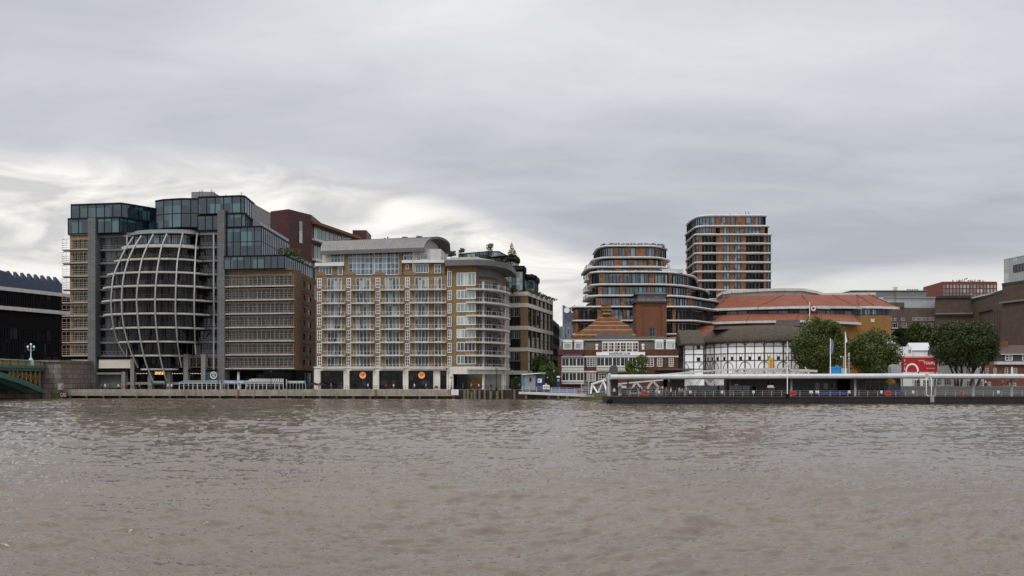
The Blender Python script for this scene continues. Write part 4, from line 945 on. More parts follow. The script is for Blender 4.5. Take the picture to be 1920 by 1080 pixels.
def storey(par, P_, z0, z1, pat, dep=14, back=None):
    """pat: list of (pixel x, kind) - kind until that x; kinds: g glass, c copper, b balcony recess"""
    pts2 = [(p.x, p.y) for p in P_]; m = MB(); bk = back or [(pts2[-1][0], pts2[-1][1] + dep), (pts2[0][0] * (1 + (dep + 1) / pts2[0][1]) + .4, pts2[0][1] + dep)]
    ins = offs(P_, -1.7); m.prism([(p.x, p.y) for p in ins] + bk, z0, z1); m.build('core', ['dark_brick'], par)
    px = lambda p: p.x / p.y * F + CX
    segs = []
    # resample path by pixel boundaries
    for a, b in zip(P_[:-1], P_[1:]):
        xa, xb = px(a), px(b)
        cuts = [c for c, k in pat if min(xa, xb) + .3 < c < max(xa, xb) - .3]; cuts = sorted(cuts, reverse=xb < xa); prev = a
        for c in cuts + [None]:
            if c is None: nx_ = b
            else:
                fr_ = Fr.pts(tuple(a), tuple(b)); nx_ = Vector(fr_.w(fr_.u(c), 0, 0)[:2])
            xm = (px(prev) + px(nx_)) / 2; kind = next((k for c2, k in pat if xm < c2), pat[-1][1])
            if segs and segs[-1][0] == kind: segs[-1][1].append(nx_)
            else: segs.append((kind, [prev, nx_]))
            prev = nx_
    for kind, pp in segs:
        m = MB(); g = MB()
        for a, b in zip(pp[:-1], pp[1:]):
            if (b - a).length < .02: continue
            fr = Fr.pts(tuple(a), tuple(b)); L2 = fr.L
            if kind == 'c':
                m.box(fr, 0, L2, -1.2, 0, z0, z1)
                k = max(1, round(L2 / .55)); 
                for i in range(1, k): m.box(fr, L2*i/k - .05, L2*i/k + .05, 0, .1, z0, z1)
            elif kind == 'g':
                m.box(fr, 0, L2, -.1, .12, z0, z0 + .09); m.box(fr, 0, L2, -.1, .12, z1 - .09, z1)
                g.box(fr, 0, L2, -.5, -.06, z0, z1); k = max(1, round(L2 / 1.25))
                for i in range(k + 1): m.box(fr, L2*i/k - .06, L2*i/k + .06, -.1, .14, z0, z1)
            else:
                g.box(fr, 0, L2, -1.65, -1.5, z0, z1); k = max(1, round(L2 / 1.3))
                for i in range(k + 1): m.box(fr, L2*i/k - .05, L2*i/k + .05, -.02, .04, z0, z0 + 1.15)
                m.box(fr, 0, L2, -.03, .05, z0 + 1.1, z0 + 1.2)
                for i in range(k): m.box(fr, L2*(i+.2)/k, L2*(i+.8)/k, -1.49, -1.42, z0 + .1, z1 - .3, 0)
        if kind == 'c': m.build('copper_cladding', ['copper_panel'], par)
        elif kind == 'g': o = m.build('window', ['dark_frame'], par); g.build('pane', ['glass_blue'], o)
        else: o = m.build('balcony_railing', ['black_metal'], par); g.build('pane', ['glass_home'], o)
TY = 320
tw_ = thing('apartment_tower', 'tall copper and glass apartment tower with white wavy floor bands and rounded top storeys', 'apartment tower', (wx(1370, TY), TY + 8, G))
body = rounded([P2(1287.5, 343), P2(1288.5, 338), P2(1304, 320), P2(1446, 320), (wx(1446, 320) + .3, 345)], 1.2, 3)
topp = rounded([(wx(1292, 338), 342), P2(1294, 334), P2(1312, 322.5), P2(1436, 322.5), (wx(1438, 323), 326), (wx(1438, 323) + .3, 342)], 5, 6)
topq = rounded([(wx(1290, 338), 342), P2(1291, 336), P2(1308, 321.2), P2(1440, 321.2), (wx(1441, 322), 324), (wx(1441, 322) + .3, 342)], 4, 6)
yb = [425, 442, 459, 477, 494.3, 511.5, 528.5, 546, 563.5, 581]
pat = [(1289.5, 'c'), (1291, 'g'), (1295.5, 'b'), (1298.5, 'g'), (1303.8, 'c'), (1309.5, 'g'), (1316.5, 'c'), (1343, 'b'), (1357, 'c'), (1367.5, 'g'), (1377, 'c'), (1388, 'g'), (1399, 'c'), (1432, 'b'), (1437, 'c'), (1500, 'g')]
zb_ = [wz(y, TY) for y in yb]
def tb(p):
    x = p.x / p.y * F + CX; return .55 * max(0, math.sin((x - 1315) / 30 * math.pi)) * (1315 < x < 1345) + .55 * max(0, math.sin((x - 1397) / 36 * math.pi)) * (1397 < x < 1433)
def dens(P_, step=1.6):
    out = [P_[0]]
    for a, b in zip(P_[:-1], P_[1:]):
        n = max(1, int((b - a).length / step))
        for i in range(1, n + 1): out.append(a.lerp(b, i / n))
    return out
bodyd = dens(body)
for i in range(2, len(zb_)): floorband(tw_, bodyd, zb_[i] + .05, .66, .55, bulge=tb)
floorband(tw_, bodyd, zb_[1] + .05, .66, .6, bulge=tb); floorband(tw_, topq, zb_[0] + .05, .66, .7)
zt = wz(402, 322.5); floorband(tw_, topp, zt - .8, .8, .5, dep=9)
storey(tw_, topp, zb_[0] + .7, zt - .8, [(1341, 'g'), (1352, 'c'), (1361, 'g'), (1370, 'c'), (1379, 'g'), (1398, 'c'), (1408, 'g'), (1416, 'c'), (1500, 'g')], dep=12)
storey(tw_, topq, zb_[1] + .7, zb_[0] + .05, [(1334, 'g'), (1342, 'c'), (1350, 'b'), (1357, 'c'), (1368, 'g'), (1377, 'c'), (1387, 'g'), (1396, 'c'), (1424, 'g'), (1434, 'c'), (1500, 'g')], dep=12)
for i in range(2, len(zb_)): storey(tw_, body, zb_[i] + .7, zb_[i-1] + .05, pat)
m = MB(); m.prism([(p.x, p.y) for p in offs(topp, -3)] , zt, zt + .3); m.build('roof', ['zinc'], tw_)
for px in (1369, 1386, 1398, 1404): m = MB(); m.tube(P(px, 403, 326), P(px, 397 if px > 1397 else 400, 326), .12, n=4); m.build('antenna', ['dark_grey'], tw_)
# low stepped block
LY = 290
lb = thing('apartment_building', 'low wide stepped copper and glass apartment block with long white curved floor bands', 'apartment building', (wx(1180, LY), LY + 6, G))
def lz(py): return wz(py, LY)
l1 = rounded([(wx(1121, 296), 310), P2(1121, 296), P2(1135, 291), P2(1228, 291), P2(1251, 297), (wx(1251, 297), 312)], 5, 5)
l2 = rounded([(wx(1113, 296), 310), P2(1113, 296), P2(1130, 290.5), P2(1235, 290.5), P2(1258, 297), (wx(1258, 297), 312)], 4, 5)
l2b = rounded([(wx(1100, 298), 312), P2(1100, 298), P2(1112, 290.2), P2(1245, 290.2), P2(1266, 298), (wx(1266, 298), 312)], 4, 5)
l3 = rounded([P2(1098, 306), P2(1110, 290), P2(1124, 288), P2(1262, 288), P2(1303, 302), P2(1306, 318)], 6, 5)
l4 = rounded([P2(1097, 306), P2(1109, 289), P2(1124, 287), P2(1268, 287), P2(1325, 305), P2(1328, 318)], 8, 6)
l5 = rounded([P2(1095, 306), P2(1103, 289), P2(1120, 286.4), P2(1275, 286.4), P2(1345, 308), P2(1348, 318)], 8, 6)
l6 = rounded([P2(1074.5, 300), P2(1076, 285), P2(1300, 285), P2(1345, 300)], 2, 3)
pa1 = [(1124, 'g'), (1149, 'g'), (1160, 'c'), (1172, 'g'), (1182, 'c'), (1191, 'g'), (1211, 'c'), (1228, 'g'), (1235, 'c'), (1300, 'g')]
pa2 = [(1118, 'b'), (1150, 'g'), (1166, 'c'), (1177, 'g'), (1187, 'c'), (1196, 'g'), (1207, 'c'), (1215, 'g'), (1226, 'c'), (1238, 'g'), (1248, 'c'), (1300, 'b')]
pa3 = [(1104, 'b'), (1110, 'c'), (1123, 'g'), (1135, 'c'), (1162, 'g'), (1168, 'c'), (1216, 'g'), (1227, 'c'), (1253, 'g'), (1260, 'c'), (1286, 'g'), (1292, 'c'), (1400, 'g')]
pa4 = [(1104, 'b'), (1110, 'b'), (1121, 'b'), (1130, 'c'), (1162, 'g'), (1173, 'c'), (1213, 'g'), (1220, 'c'), (1253, 'g'), (1260, 'c'), (1286, 'g'), (1296, 'c'), (1312, 'b'), (1400, 'g')]
pa5 = [(1104, 'b'), (1117, 'b'), (1127, 'c'), (1163, 'g'), (1174, 'c'), (1250, 'g'), (1262, 'c'), (1288, 'g'), (1300, 'c'), (1400, 'g')]
pa6 = [(1083, 'c'), (1120, 'b'), (1127, 'c'), (1145, 'g'), (1168, 'g'), (1174, 'c'), (1250, 'g'), (1261, 'b'), (1267, 'c'), (1400, 'b')]
st_ = [(l1, 460, None, None), (l2, 482, 461.5, pa1), (l2b, 500, 485, pa2), (l3, 511, 502.5, pa2), (l4, 535, 512.5, pa3), (l5, 556, 537.5, pa4), (l6, 577.5, 558.5, pa5), (l6, 603, 580, pa6), (l6, 628, 605, pa6)]
shapes = [l1, l2, l2b, l3, l4, l5, l6, l6]
for i, (shp, y, yt, pt) in enumerate(st_):
    floorband(lb, dens(shp, 3), lz(y) - .38, .62, .6, dep=4, bulge=(lambda p: .35 * math.sin(p.x * .35)) if 1 <= i <= 3 else None)
    if pt: storey(lb, shapes[i-1], lz(y) + .24, lz(yt) - .35 if i else 0, pt, dep=10)
m = MB(); m.prism([(p.x, p.y) for p in offs(l1, -1)], lz(460) + .1, lz(460) + .3); m.build('roof', ['dark_grey'], lb)
m = MB(); m.wb(wx(1206, 291), wx(1281, 291), 291, 296, lz(511), lz(503.5)); m.build('plant_room', ['light_metal'], lb)
for (xa, xb, ya, yb2) in ((1097, 1109, 502, 501), (1097, 1109, 520, 519), (1095, 1109, 541, 540), (1095, 1109, 557, 557)):   # balconies on the west end
    m = MB(); x0, x1 = wx(xa, 300), wx(xb, 300); z = wz(ya + 5, 300); m.wb(x0, x1, 296, 306, z - .4, z); m.wb(x0 + .1, x0 + .2, 296, 306, z, z + 1.3); m.wb(x0 + .1, x1, 296, 296.1, z, z + 1.3); m.build('balcony', ['dark_frame' if False else 'offwhite'], lb)
# ================= brick riverside pub with pyramid roof and tower =================
pb = thing('brick_pub', 'dark brick riverside pub with white bay windows, name board and stepped pyramid roof', 'pub', (wx(1160, 262), 262, G))
PF = Fr(1046, 262, 1278, 259); pz = lambda py: PF.z(1160, py)
hs = []
def ph(x0, y0, x1, y1): return (PF.u(x0), PF.u(x1), pz(y1), pz(y0))
small = [(1100, 671, 1116.5, 687.5, 3, 4), (1208, 671, 1226, 687.5, 3, 4), (1232, 671.5, 1242, 687.5, 2, 3), (1254, 671.5, 1263, 687.5, 2, 4), (1100, 699, 1117, 715, 3, 4), (1122, 699.5, 1138, 715, 3, 3)]
hs = [ph(*s[:4]) for s in small]
m = MB(); m.wall(PF, 0, PF.u(1272), G, pz(655.5), hs, .25, 0, T=12); m.build('wall', ['dark_brick'], pb)
for h, s in zip(hs, small): win(pb, PF, *h, nx=s[4], nz=s[5], v=-.12, glass='glass_home', frame='white_paint', ft=.17)
m = MB(); m.box(PF, PF.u(1095), PF.u(1272), 0, .25, pz(670), pz(667.3)); m.box(PF, PF.u(1095), PF.u(1212), 0, .25, pz(698), pz(695.5)); m.build('stone_band', ['white_stone'], pb)
m = MB(); m.box(PF, PF.u(1046), PF.u(1095), -1, .3, pz(665.5), pz(655)); m.build('parapet', ['purple_brick'], pb)
# bays
def bay(x0, x1, rows, n, proj=1.3):
    for (y0, y1) in rows:
        h = ph(x0, y0, x1, y1); fr = PF.off(proj); m = MB(); m.box(PF, h[0], h[1], 0, proj - .12, h[2] - .9, h[3] + .35); m.box(PF, h[0] - .1, h[1] + .1, 0, proj + .2, h[3] + .12, h[3] + .4); m.box(PF, h[0] - .1, h[1] + .1, 0, proj + .2, h[2] - .25, h[2] - .02); b_ = m.build('bay', ['white_paint'], pb)
        w_ = (h[1] - h[0]) / n
        for i in range(n): win(pb, fr, h[0] + w_*i, h[0] + w_*(i+1), h[2], h[3], nx=2, nz=1, v=-.1, glass='glass_dark', frame='white_paint', ft=.13)
bay(1053.5, 1095, ((671, 686.5), (698.5, 714)), 3); bay(1118.5, 1208, ((670, 686.5),), 6)
m = MB()
for y0, y1, x0, x1 in ((687.2, 695, 1053.5, 1095), (687.2, 695, 1118.5, 1208)):
    h = ph(x0, y0, x1, y1); m.box(PF, h[0], h[1], 0, 1.1, h[2], h[3])
m.build('bay_apron', ['panel_cream'], pb)
m = MB(); h = ph(1052.5, 664, 1096, 670); m.hexa([PF.w(h[0],0,h[2]), PF.w(h[1],0,h[2]), PF.w(h[1],1.7,h[2]), PF.w(h[0],1.7,h[2]), PF.w(h[0]+.8,0,h[3]), PF.w(h[1]-.8,0,h[3]), PF.w(h[1]-.9,.5,h[3]), PF.w(h[0]+.9,.5,h[3])]); m.build('bay_roof', ['slate'], pb)
m = MB(); h = ph(1118, 660.5, 1209, 666.5); m.box(PF, h[0], h[1], .1, 1.5, h[2], h[3]); o = m.build('name_board', ['pure_white'], pb)
text(o, "SHAKESPEARE'S GLOBE", PF, (h[0]+h[1])/2 - .3, (h[2]+h[3])/2, .62, 'navy', v=1.53, width=5.9)
h = ph(1129, 642, 1197, 660); m = MB(); m.box(PF, h[0], h[1], -4, -.15, h[2], h[3] + .3); m.build('dormer', ['white_stone'], pb)
w_ = (h[1] - h[0]) / 6
for i in range(6): win(pb, PF, h[0] + w_*i, h[0] + w_*(i+1), h[2], h[3], nx=2, nz=3, v=-.1, glass='glass_home', frame='white_stone', ft=.16)
# mansard
m = MB(); za, zb2 = pz(656), pz(637.5); u0, u1 = 0.3, PF.u(1270)
m.hexa([PF.w(u0,-12,za), PF.w(u1,-12,za), PF.w(u1,-.5,za), PF.w(u0,-.5,za), PF.w(u0+1,-12,zb2), PF.w(u1-1,-12,zb2), PF.w(u1-1,-1.9,zb2), PF.w(u0+1,-1.9,zb2)]); m.build('roof', ['slate_brown'], pb)
m = MB(); m.box(PF, u0 + .5, u1 - .5, -1.9, -1.2, zb2, zb2 + .22); m.build('cornice', ['offwhite'], pb)
m = MB(); m.hexa([PF.w(u0+1,-11,zb2+.01), PF.w(u1-1,-11,zb2+.01), PF.w(u1-1,-2.1,zb2+.01), PF.w(u0+1,-2.1,zb2+.01), PF.w(u0+3,-9,pz(630)), PF.w(u1-3,-9,pz(630)), PF.w(u1-3,-5,pz(630)), PF.w(u0+3,-5,pz(630))]); m.build('roof', ['slate_brown'], pb)
h = ph(1110, 625, 1202, 637.3); m = MB(); m.hexa([PF.w(h[0],-9,h[2]), PF.w(h[1],-9,h[2]), PF.w(h[1],-1.6,h[2]), PF.w(h[0],-1.6,h[2]), PF.w(h[0]+1.6,-8,h[3]), PF.w(h[1]-2.6,-8,h[3]), PF.w(h[1]-2.6,-4,h[3]), PF.w(h[0]+1.6,-4,h[3])]); m.build('roof', ['slate'], pb)
for x0, x1 in ((1056.5, 1072), (1077.5, 1093), (1229, 1244), (1250, 1265.5)):
    h = ph(x0, 642, x1, 655); m = MB(); m.box(PF, h[0] - .15, h[1] + .15, -3, -.55, h[2], h[3] + .2); 
    m.hexa([PF.w(h[0]-.35,-3,h[3]+.2), PF.w(h[1]+.35,-3,h[3]+.2), PF.w(h[1]+.35,-.3,h[3]+.2), PF.w(h[0]-.35,-.3,h[3]+.2), PF.w(h[0]+.1,-3,h[3]+.7), PF.w(h[1]-.1,-3,h[3]+.7), PF.w(h[1]-.1,-.4,h[3]+.7), PF.w(h[0]+.1,-.4,h[3]+.7)])
    m.build('dormer', ['white_paint'], pb); win(pb, PF, *h, nx=1, nz=1, v=-.5, glass='glass_pale', frame='white_paint', ft=.28)
for x in (1119, 1206): m = MB(); p = PF.w(PF.u(x), -.4, pz(656)); m.tube(p, p + Vector((0,0,.9)), .35, n=8); m.sphere(p + Vector((0,0,1.25)), .5, n=8); m.build('finial', ['white_stone'], pb, smooth=True)
# stepped pyramid, banded in cream
zs = [(1072, 1190, 628.5), (1090, 1184, 619), (1102, 1178, 611), (1113, 1166, 603.5), (1120, 1158, 596.5), (1126, 1149, 590)]
m = MB(); c = .5
def ring(x0, x1, py, Yc=268):
    xa, xb = wx(x0, Yc), wx(x1, Yc); d = (xb - xa) * .3; z = wz(py, Yc - d * .5); return [(xa, Yc - d*.5, z), (xb, Yc - d*.5, z), (xb, Yc + d, z), (xa, Yc + d, z)]
R_ = [ring(*s) for s in zs]
for a, b in zip(R_[:-1], R_[1:]):
    k = .16
    mid = [tuple(a[i][j] + (b[i][j] - a[i][j]) * k for j in range(3)) for i in range(4)]
    for (p, q_, mm) in ((a, mid, 1), (mid, b, 0)):
        for i in range(4): j = (i+1) % 4; m.face([p[i], p[j], q_[j], q_[i]], mm)
m.face(R_[-1]); r0 = R_[0]; m.prism([(p[0], p[1]) for p in r0], r0[0][2] - 2.5, r0[0][2] - .001, 0)
m.build('pyramid_roof', ['pyramid_brick', 'pyramid_stone'], pb)
m = MB(); Yc = 268
for i, (y0, y1) in enumerate(((590, 588), (588, 583), (583, 581.8), (581.8, 577.5), (577.5, 576), (576, 572), (572, 569.5))):
    g = .35 if i in (2, 4) else 0; m.wb(wx(1129 - g*3, Yc), wx(1144.5 + g*3, Yc), 266.5 - g, 270 + g, wz(y0, Yc), wz(y1, Yc) - .001, 1 if i in (0, 2, 4) else 0)
for x in (1131, 1135, 1139, 1143): m.tube(P(x, 569.5, Yc), P(x, 566.5, Yc), .22, n=6)
m.build('chimney', ['pyramid_brick', 'pyramid_stone'], pb)
# brick tower
bt = thing('brick_tower', 'square plain brick tower with a grey mosaic box on top, behind the pub', 'tower', (wx(1221, 268), 268, G)); Yt = 268
tf = Fr(1193, Yt, 1250, Yt); m = MB(); h = (tf.u(1216.5), tf.u(1230), wz(631, Yt), wz(614, Yt)); m.wall(tf, 0, tf.L, G, wz(567.5, Yt), [h], .3, 0, T=8); m.build('wall', ['tower_brick'], bt); win(bt, tf, *h, nx=2, nz=2, v=-.2, glass='glass_dark', frame='grey_metal')
m = MB(); m.box(tf, tf.u(1205), tf.u(1206), 0, .08, wz(628, Yt), wz(573, Yt)); m.box(tf, tf.u(1239), tf.u(1240), 0, .08, wz(628, Yt), wz(573, Yt)); m.box(tf, tf.u(1205), tf.u(1240), 0, .08, wz(574, Yt), wz(573, Yt)); m.build('brick_moulding', ['dark_brick'], bt)
m = MB(); m.box(tf, -.6, tf.L + .6, -8.6, .6, wz(567.5, Yt), wz(564.5, Yt)); m.build('cornice', ['slate'], bt)
m = MB(); m.box(tf, tf.u(1197), tf.u(1247.5), -7.4, -.6, wz(564.5, Yt), wz(552, Yt)); m.build('mosaic_box', ['mosaic'], bt)
m = MB(); m.hexa([tf.w(-.6,-8.8,wz(552,Yt)), tf.w(tf.L+.6,-8.8,wz(552,Yt)), tf.w(tf.L+.6,.6,wz(552,Yt)), tf.w(-.6,.6,wz(552,Yt)), tf.w(1,-7,wz(547.5,Yt)), tf.w(tf.L-1,-7,wz(547.5,Yt)), tf.w(tf.L-1,-1,wz(547.5,Yt)), tf.w(1,-1,wz(547.5,Yt))]); m.build('roof', ['slate'], bt)
# ================= low stone wing between pub and theatre =================
lw = thing('side_building', 'narrow grey stair block joining the brick pub to the half timbered theatre', 'building', (wx(1280, 262), 263, G))
m = MB(); m.wb(wx(1270.5, 261), wx(1283.5, 261), 261, 268, G, wz(640, 261)); m.wb(wx(1272, 261), wx(1284, 261), 260, 261, wz(672, 260), wz(670.5, 260)); m.build('wall', ['dark_grey'], lw)
m = MB(); [m.tube(P(1272 + i*1.6, 671, 260.3), P(1272 + i*1.6, 655, 260.3), .05, n=4) for i in range(8)]; m.build('railing', ['black_metal'], lw)
m = MB(); m.wb(wx(1231, 256), wx(1296, 256), 254, 259.4, wz(694, 256), wz(691, 256)); m.build('canopy', ['slate_brown'], lw)

# ================= offices with red tiled roofs =================
rt = thing('office_building', 'long office with big red tiled hipped roofs, white eaves and a dark blue window band', 'office building', (wx(1480, 305), 300, G))
def quad_roof(eave, ridge, mat='tile_red', name='roof', hips=True, t=.35):
    m = MB(); n = len(eave)
    for i in range(n - 1): m.face([eave[i], eave[i+1], ridge[i+1], ridge[i]])
    if len(set(map(tuple, ridge))) > 2: m.face([Vector(r) for r in ridge])
    for i in range(n - 1): a, b = Vector(eave[i]), Vector(eave[i+1]); m.face([a, b, b - Vector((0,0,t)), a - Vector((0,0,t))])
    o = m.build(name, [mat], rt)
    if hips:
        for i in range(n): m = MB(); m.tube(Vector(eave[i]), Vector(ridge[i]) + Vector((0,0,.05)), .13, n=5); m.build('hip_ridge', ['dark_brick'], o)
ev = [(1296, 585, 318), (1341.5, 577.5, 304), (1421.5, 575, 298), (1518, 572.5, 296), (1603, 573.5, 300), (1625, 577, 306)]
rd = [(1343, 557.5, 322), (1366, 555, 314), (1472, 552.6, 309), (1503, 552.6, 308), (1555, 561, 310), (1575, 566, 312)]
rd = [(1343, 557.5, 322), (1368, 555.5, 314), (1470, 552.8, 309), (1503, 552.8, 308), (1560, 554, 309), (1606, 553, 311)]
E_ = [P(*e) for e in ev]; quad_roof(E_, [P(*r) for r in rd])
m = MB(); g = MB(); wl = MB()
for a, b in zip(E_[:-1], E_[1:]):
    fr = Fr.pts((a.x, a.y), (b.x, b.y)); z = min(a.z, b.z); m.bar([a - Vector((0,0,.55)), b - Vector((0,0,.55))], 1.2, .8)
m.build('eaves', ['offwhite'], rt)
navy = [(1296, 318), (1341.5, 305), (1421.5, 299.5), (1518, 297.5), (1603, 301.5)]
for (pa, Ya), (pb_, Yb_) in zip(navy[:-1], navy[1:]):
    fr = Fr(pa, Ya, pb_, Yb_).off(-1.2); z1 = wz(577 if pa > 1340 else 585, (Ya+Yb_)/2) - .3; m = MB(); m.box(fr, 0, fr.L, -8, 0, G, z1); m.build('wall', ['navy'], rt)
    n = max(2, int(fr.L / 3)); w_ = fr.L / n
    for i in range(n): win(rt, fr, w_*i + .1, w_*(i+1) - .1, z1 - 2.7, z1 - .5, nx=4, nz=1, v=.03, glass='glass_blue' if i % 3 else 'glass_dark', frame='navy', ft=.1)
# middle roof skirt
ev = [(1288, 601, 306), (1321, 603.5, 297), (1400, 601, 292), (1492, 599.5, 290), (1540, 600, 290), (1613, 604, 294)]
rd = [(1306, 593, 309), (1356, 590, 304), (1407, 588.5, 299), (1500, 587, 297), (1540, 588, 297), (1600, 590, 300)]
E2 = [P(*e) for e in ev]; quad_roof(E2, [P(*r) for r in rd])
m = MB()
for a, b in zip(E2[:-1], E2[1:]): m.bar([a - Vector((0,0,.5)), b - Vector((0,0,.5))], 1.0, .75)
m.build('eaves', ['offwhite'], rt)
for a, b in zip(E2[:-1], E2[1:]):
    fr = Fr.pts((a.x, a.y), (b.x, b.y)).off(-1.5); m = MB(); m.box(fr, 0, fr.L, -3, 0, G, min(a.z, b.z) - .8); m.build('wall', ['yellow_brick'], rt)
# lower west roof, in front of the low flats
ev = [(1252, 632, 285), (1283, 632, 283), (1345, 632, 283)]; rd = [(1252, 609.5, 296), (1300, 610, 293), (1350, 611, 293)]
E3 = [P(*e) for e in ev]; quad_roof(E3, [P(*r) for r in rd]); m = MB()
for a, b in zip(E3[:-1], E3[1:]): m.bar([a - Vector((0,0,.5)), b - Vector((0,0,.5))], .8, .7)
a, b = P(1180, 606.5, 297), P(1322, 605.5, 297); m.bar([a, b], 1.2, .9); a, b = P(1180, 601, 299), P(1300, 600.5, 299); m.bar([a, b], 1, .6)
m.build('eaves', ['offwhite'], rt)
m = MB(); m.wb(wx(1176, 299), wx(1345, 299), 299, 304, G, wz(603, 299)); m.build('wall', ['offwhite'], rt)
m = MB(); m.face([P(1165, 622, 285), P(1195, 622, 285), P(1195, 608, 294), P(1168, 608, 294)]); m.build('roof', ['tile_red'], rt)
# white curved roof edge above
pth = [(1346, 556, 318), (1356, 549.5, 316), (1372, 547.5, 315), (1420, 544.5, 314), (1470, 543, 314), (1505, 543.5, 314), (1530, 548, 314), (1545, 552.5, 314), (1640, 551, 316)]
m = MB(); m.bar([P(*p) for p in pth], 1.4, .9); m.bar([P(p[0] + 2, p[1] + 4.2, p[2] + .3) for p in pth], .8, .25); m.build('roof_edge', ['offwhite'], rt)
m = MB(); A_ = [P(*p) for p in pth]; m.grid([[p - Vector((0, -.6, .3)) for p in A_], [Vector((p.x, p.y + .8, wz(562, p.y))) for p in A_]])
m.grid([[p + Vector((0, .3, .3)) for p in A_], [Vector((p.x, p.y + 16, p.z - .2)) for p in A_]]); m.build('roof', ['light_metal'], rt)
# right roof + yellow brick wall
ev = [(1593, 573.5, 304), (1640, 573, 302), (1680.5, 574.5, 300), (1684, 576, 320)]; rd = [(1596, 553, 313), (1606, 552.6, 312), (1629, 552.6, 312), (1632, 553, 316)]
E4 = [P(*e) for e in ev]; quad_roof(E4, [P(*r) for r in rd]); m = MB()
for a, b in zip(E4[:-1], E4[1:]): m.bar([a - Vector((0,0,.55)), b - Vector((0,0,.55))], 1.2, .8)
m.build('eaves', ['offwhite'], rt)
yf = Fr(1560, 303, 1670, 301.5); z1 = wz(576, 302); zm = wz(591.5, 302); m = MB(); m.box(yf, 0, yf.L, -12, 0, zm, z1 - .3); m.build('wall', ['navy'], rt)
m = MB(); m.box(yf, 0, yf.L, -12, .3, G, zm); m.box(yf, yf.u(1632), yf.u(1639), .3, .4, wz(604, 302), wz(598, 302), 1); m.build('wall', ['yellow_brick', 'panel_cream'], rt)
for i in range(8): u = yf.u(1600) + i * 1.5; win(rt, yf, u, u + 1.4, zm + .2, z1 - .7, nx=2, nz=1, v=.03, glass='glass_home', frame='navy')
fl_ = thing('flag', 'red flag with a pale ring on a white pole over the red tiled roofs', 'flag', P(1518, 588, 285)); m = MB(); m.tube(P(1518, 600, 285), P(1518, 567, 285), .12, n=5); m.build('flag_pole', ['pure_white'], fl_)
m = MB(); rows = [[P(1519 + i*1.7, 571.5 + j*3.2 + i*.55 + .5*math.sin(i*1.5), 285 + .2*math.sin(i)) for i in range(8)] for j in range(4)]; m.grid(rows); m.build('cloth', ['red_sign'], fl_)
m = MB(); c = P(1525, 578.2, 284.7)
for i in range(14):
    t0, t1 = 2*math.pi*i/14, 2*math.pi*(i+1)/14; m.face([c + Vector((math.cos(t)*r, 0, math.sin(t)*r)) for t, r in ((t0,.45),(t1,.45),(t1,.75),(t0,.75))])
m.build('ring_emblem', ['pure_white'], fl_)

# ================= half timbered round theatre =================
gt = thing('theatre', 'round half timbered white theatre with thick thatched roof beside the river', 'theatre', (73, 272, G))
GC = Vector((wx(1426, 273), 273)); GR = 16.6; NS = 20
def gp(a, r, z): return Vector((GC.x + math.sin(a) * r, GC.y - math.cos(a) * r, z))
ang = [2*math.pi*(i + .35)/NS for i in range(NS)]
ze, zbm = 15.6, 7.9
m = MB()
m.prism([tuple(gp(a, GR, 0))[:2] for a in ang], G, ze + .6); m.build('wall', ['limewash'], gt)
lev = [zbm, wz(675.5, 256.5), wz(662, 256.5), wz(649, 256.5), ze + .1]
vis = [i for i in range(NS) if math.cos((ang[i] + ang[(i+1) % NS]) / 2 if i < NS-1 else ang[0] - math.pi/NS) > -.1]
m = MB(); wn = []
for i in range(NS):
    a0, a1 = ang[i], ang[(i+1) % NS]; pa, pb2 = gp(a0, GR, 0), gp(a1, GR, 0); mid = (a0 + a1)/2 if a1 > a0 else (a0 + a1 + 2*math.pi)/2
    if math.cos(mid) < -.15: continue
    fr = Fr.pts(tuple(pa)[:2], tuple(pb2)[:2])
    m.box(fr, -.16, .16, -.1, .14, G + .3, ze)
    m.box(fr, fr.L/2 - .1, fr.L/2 + .1, 0, .08, G + 3, ze)
    for k, z in enumerate(lev[:4]): m.box(fr, .16, fr.L - .16, 0, .09 if k else .12, z - (.1 if k else .18), z + (.1 if k else .1))
    # curved braces below, raking struts above
    for s in (0, 1):
        u0 = .1 if s == 0 else fr.L - .1; d = 1 if s == 0 else -1; pts = []
        for t in range(6): q_ = t / 5; pts.append(fr.w(u0 + d * (1.55 * math.sin(q_ * math.pi/2)), .06, lev[1] - .35 - (lev[1] - lev[0] - .4) * (1 - math.cos(q_ * math.pi/2)) ))
        m.path(pts, .09, n=4); m.path([fr.w(u0, .06, lev[3] + .3), fr.w(u0 + d * 1.1, .06, ze)], .08, n=4)
    for uu in (fr.L*.25, fr.L*.75): wn.append((fr, uu))
m.build('timber_frame', ['timber_dark'], gt)
for fr, uu in wn:
    win(gt, fr, uu - .42, uu + .42, lev[1] + .15, lev[1] + 1.1, nx=3, nz=1, v=.02, glass='glass_shop', frame='timber_dark', ft=.08, fd=.06)
    m = MB(); m.box(fr, uu - .46, uu - .38, .0, .07, lev[1] + 1.1, lev[2] - .1); m.box(fr, uu + .38, uu + .46, .0, .07, lev[1] + 1.1, lev[2] - .1); m.build('stud', ['timber_dark'], gt)
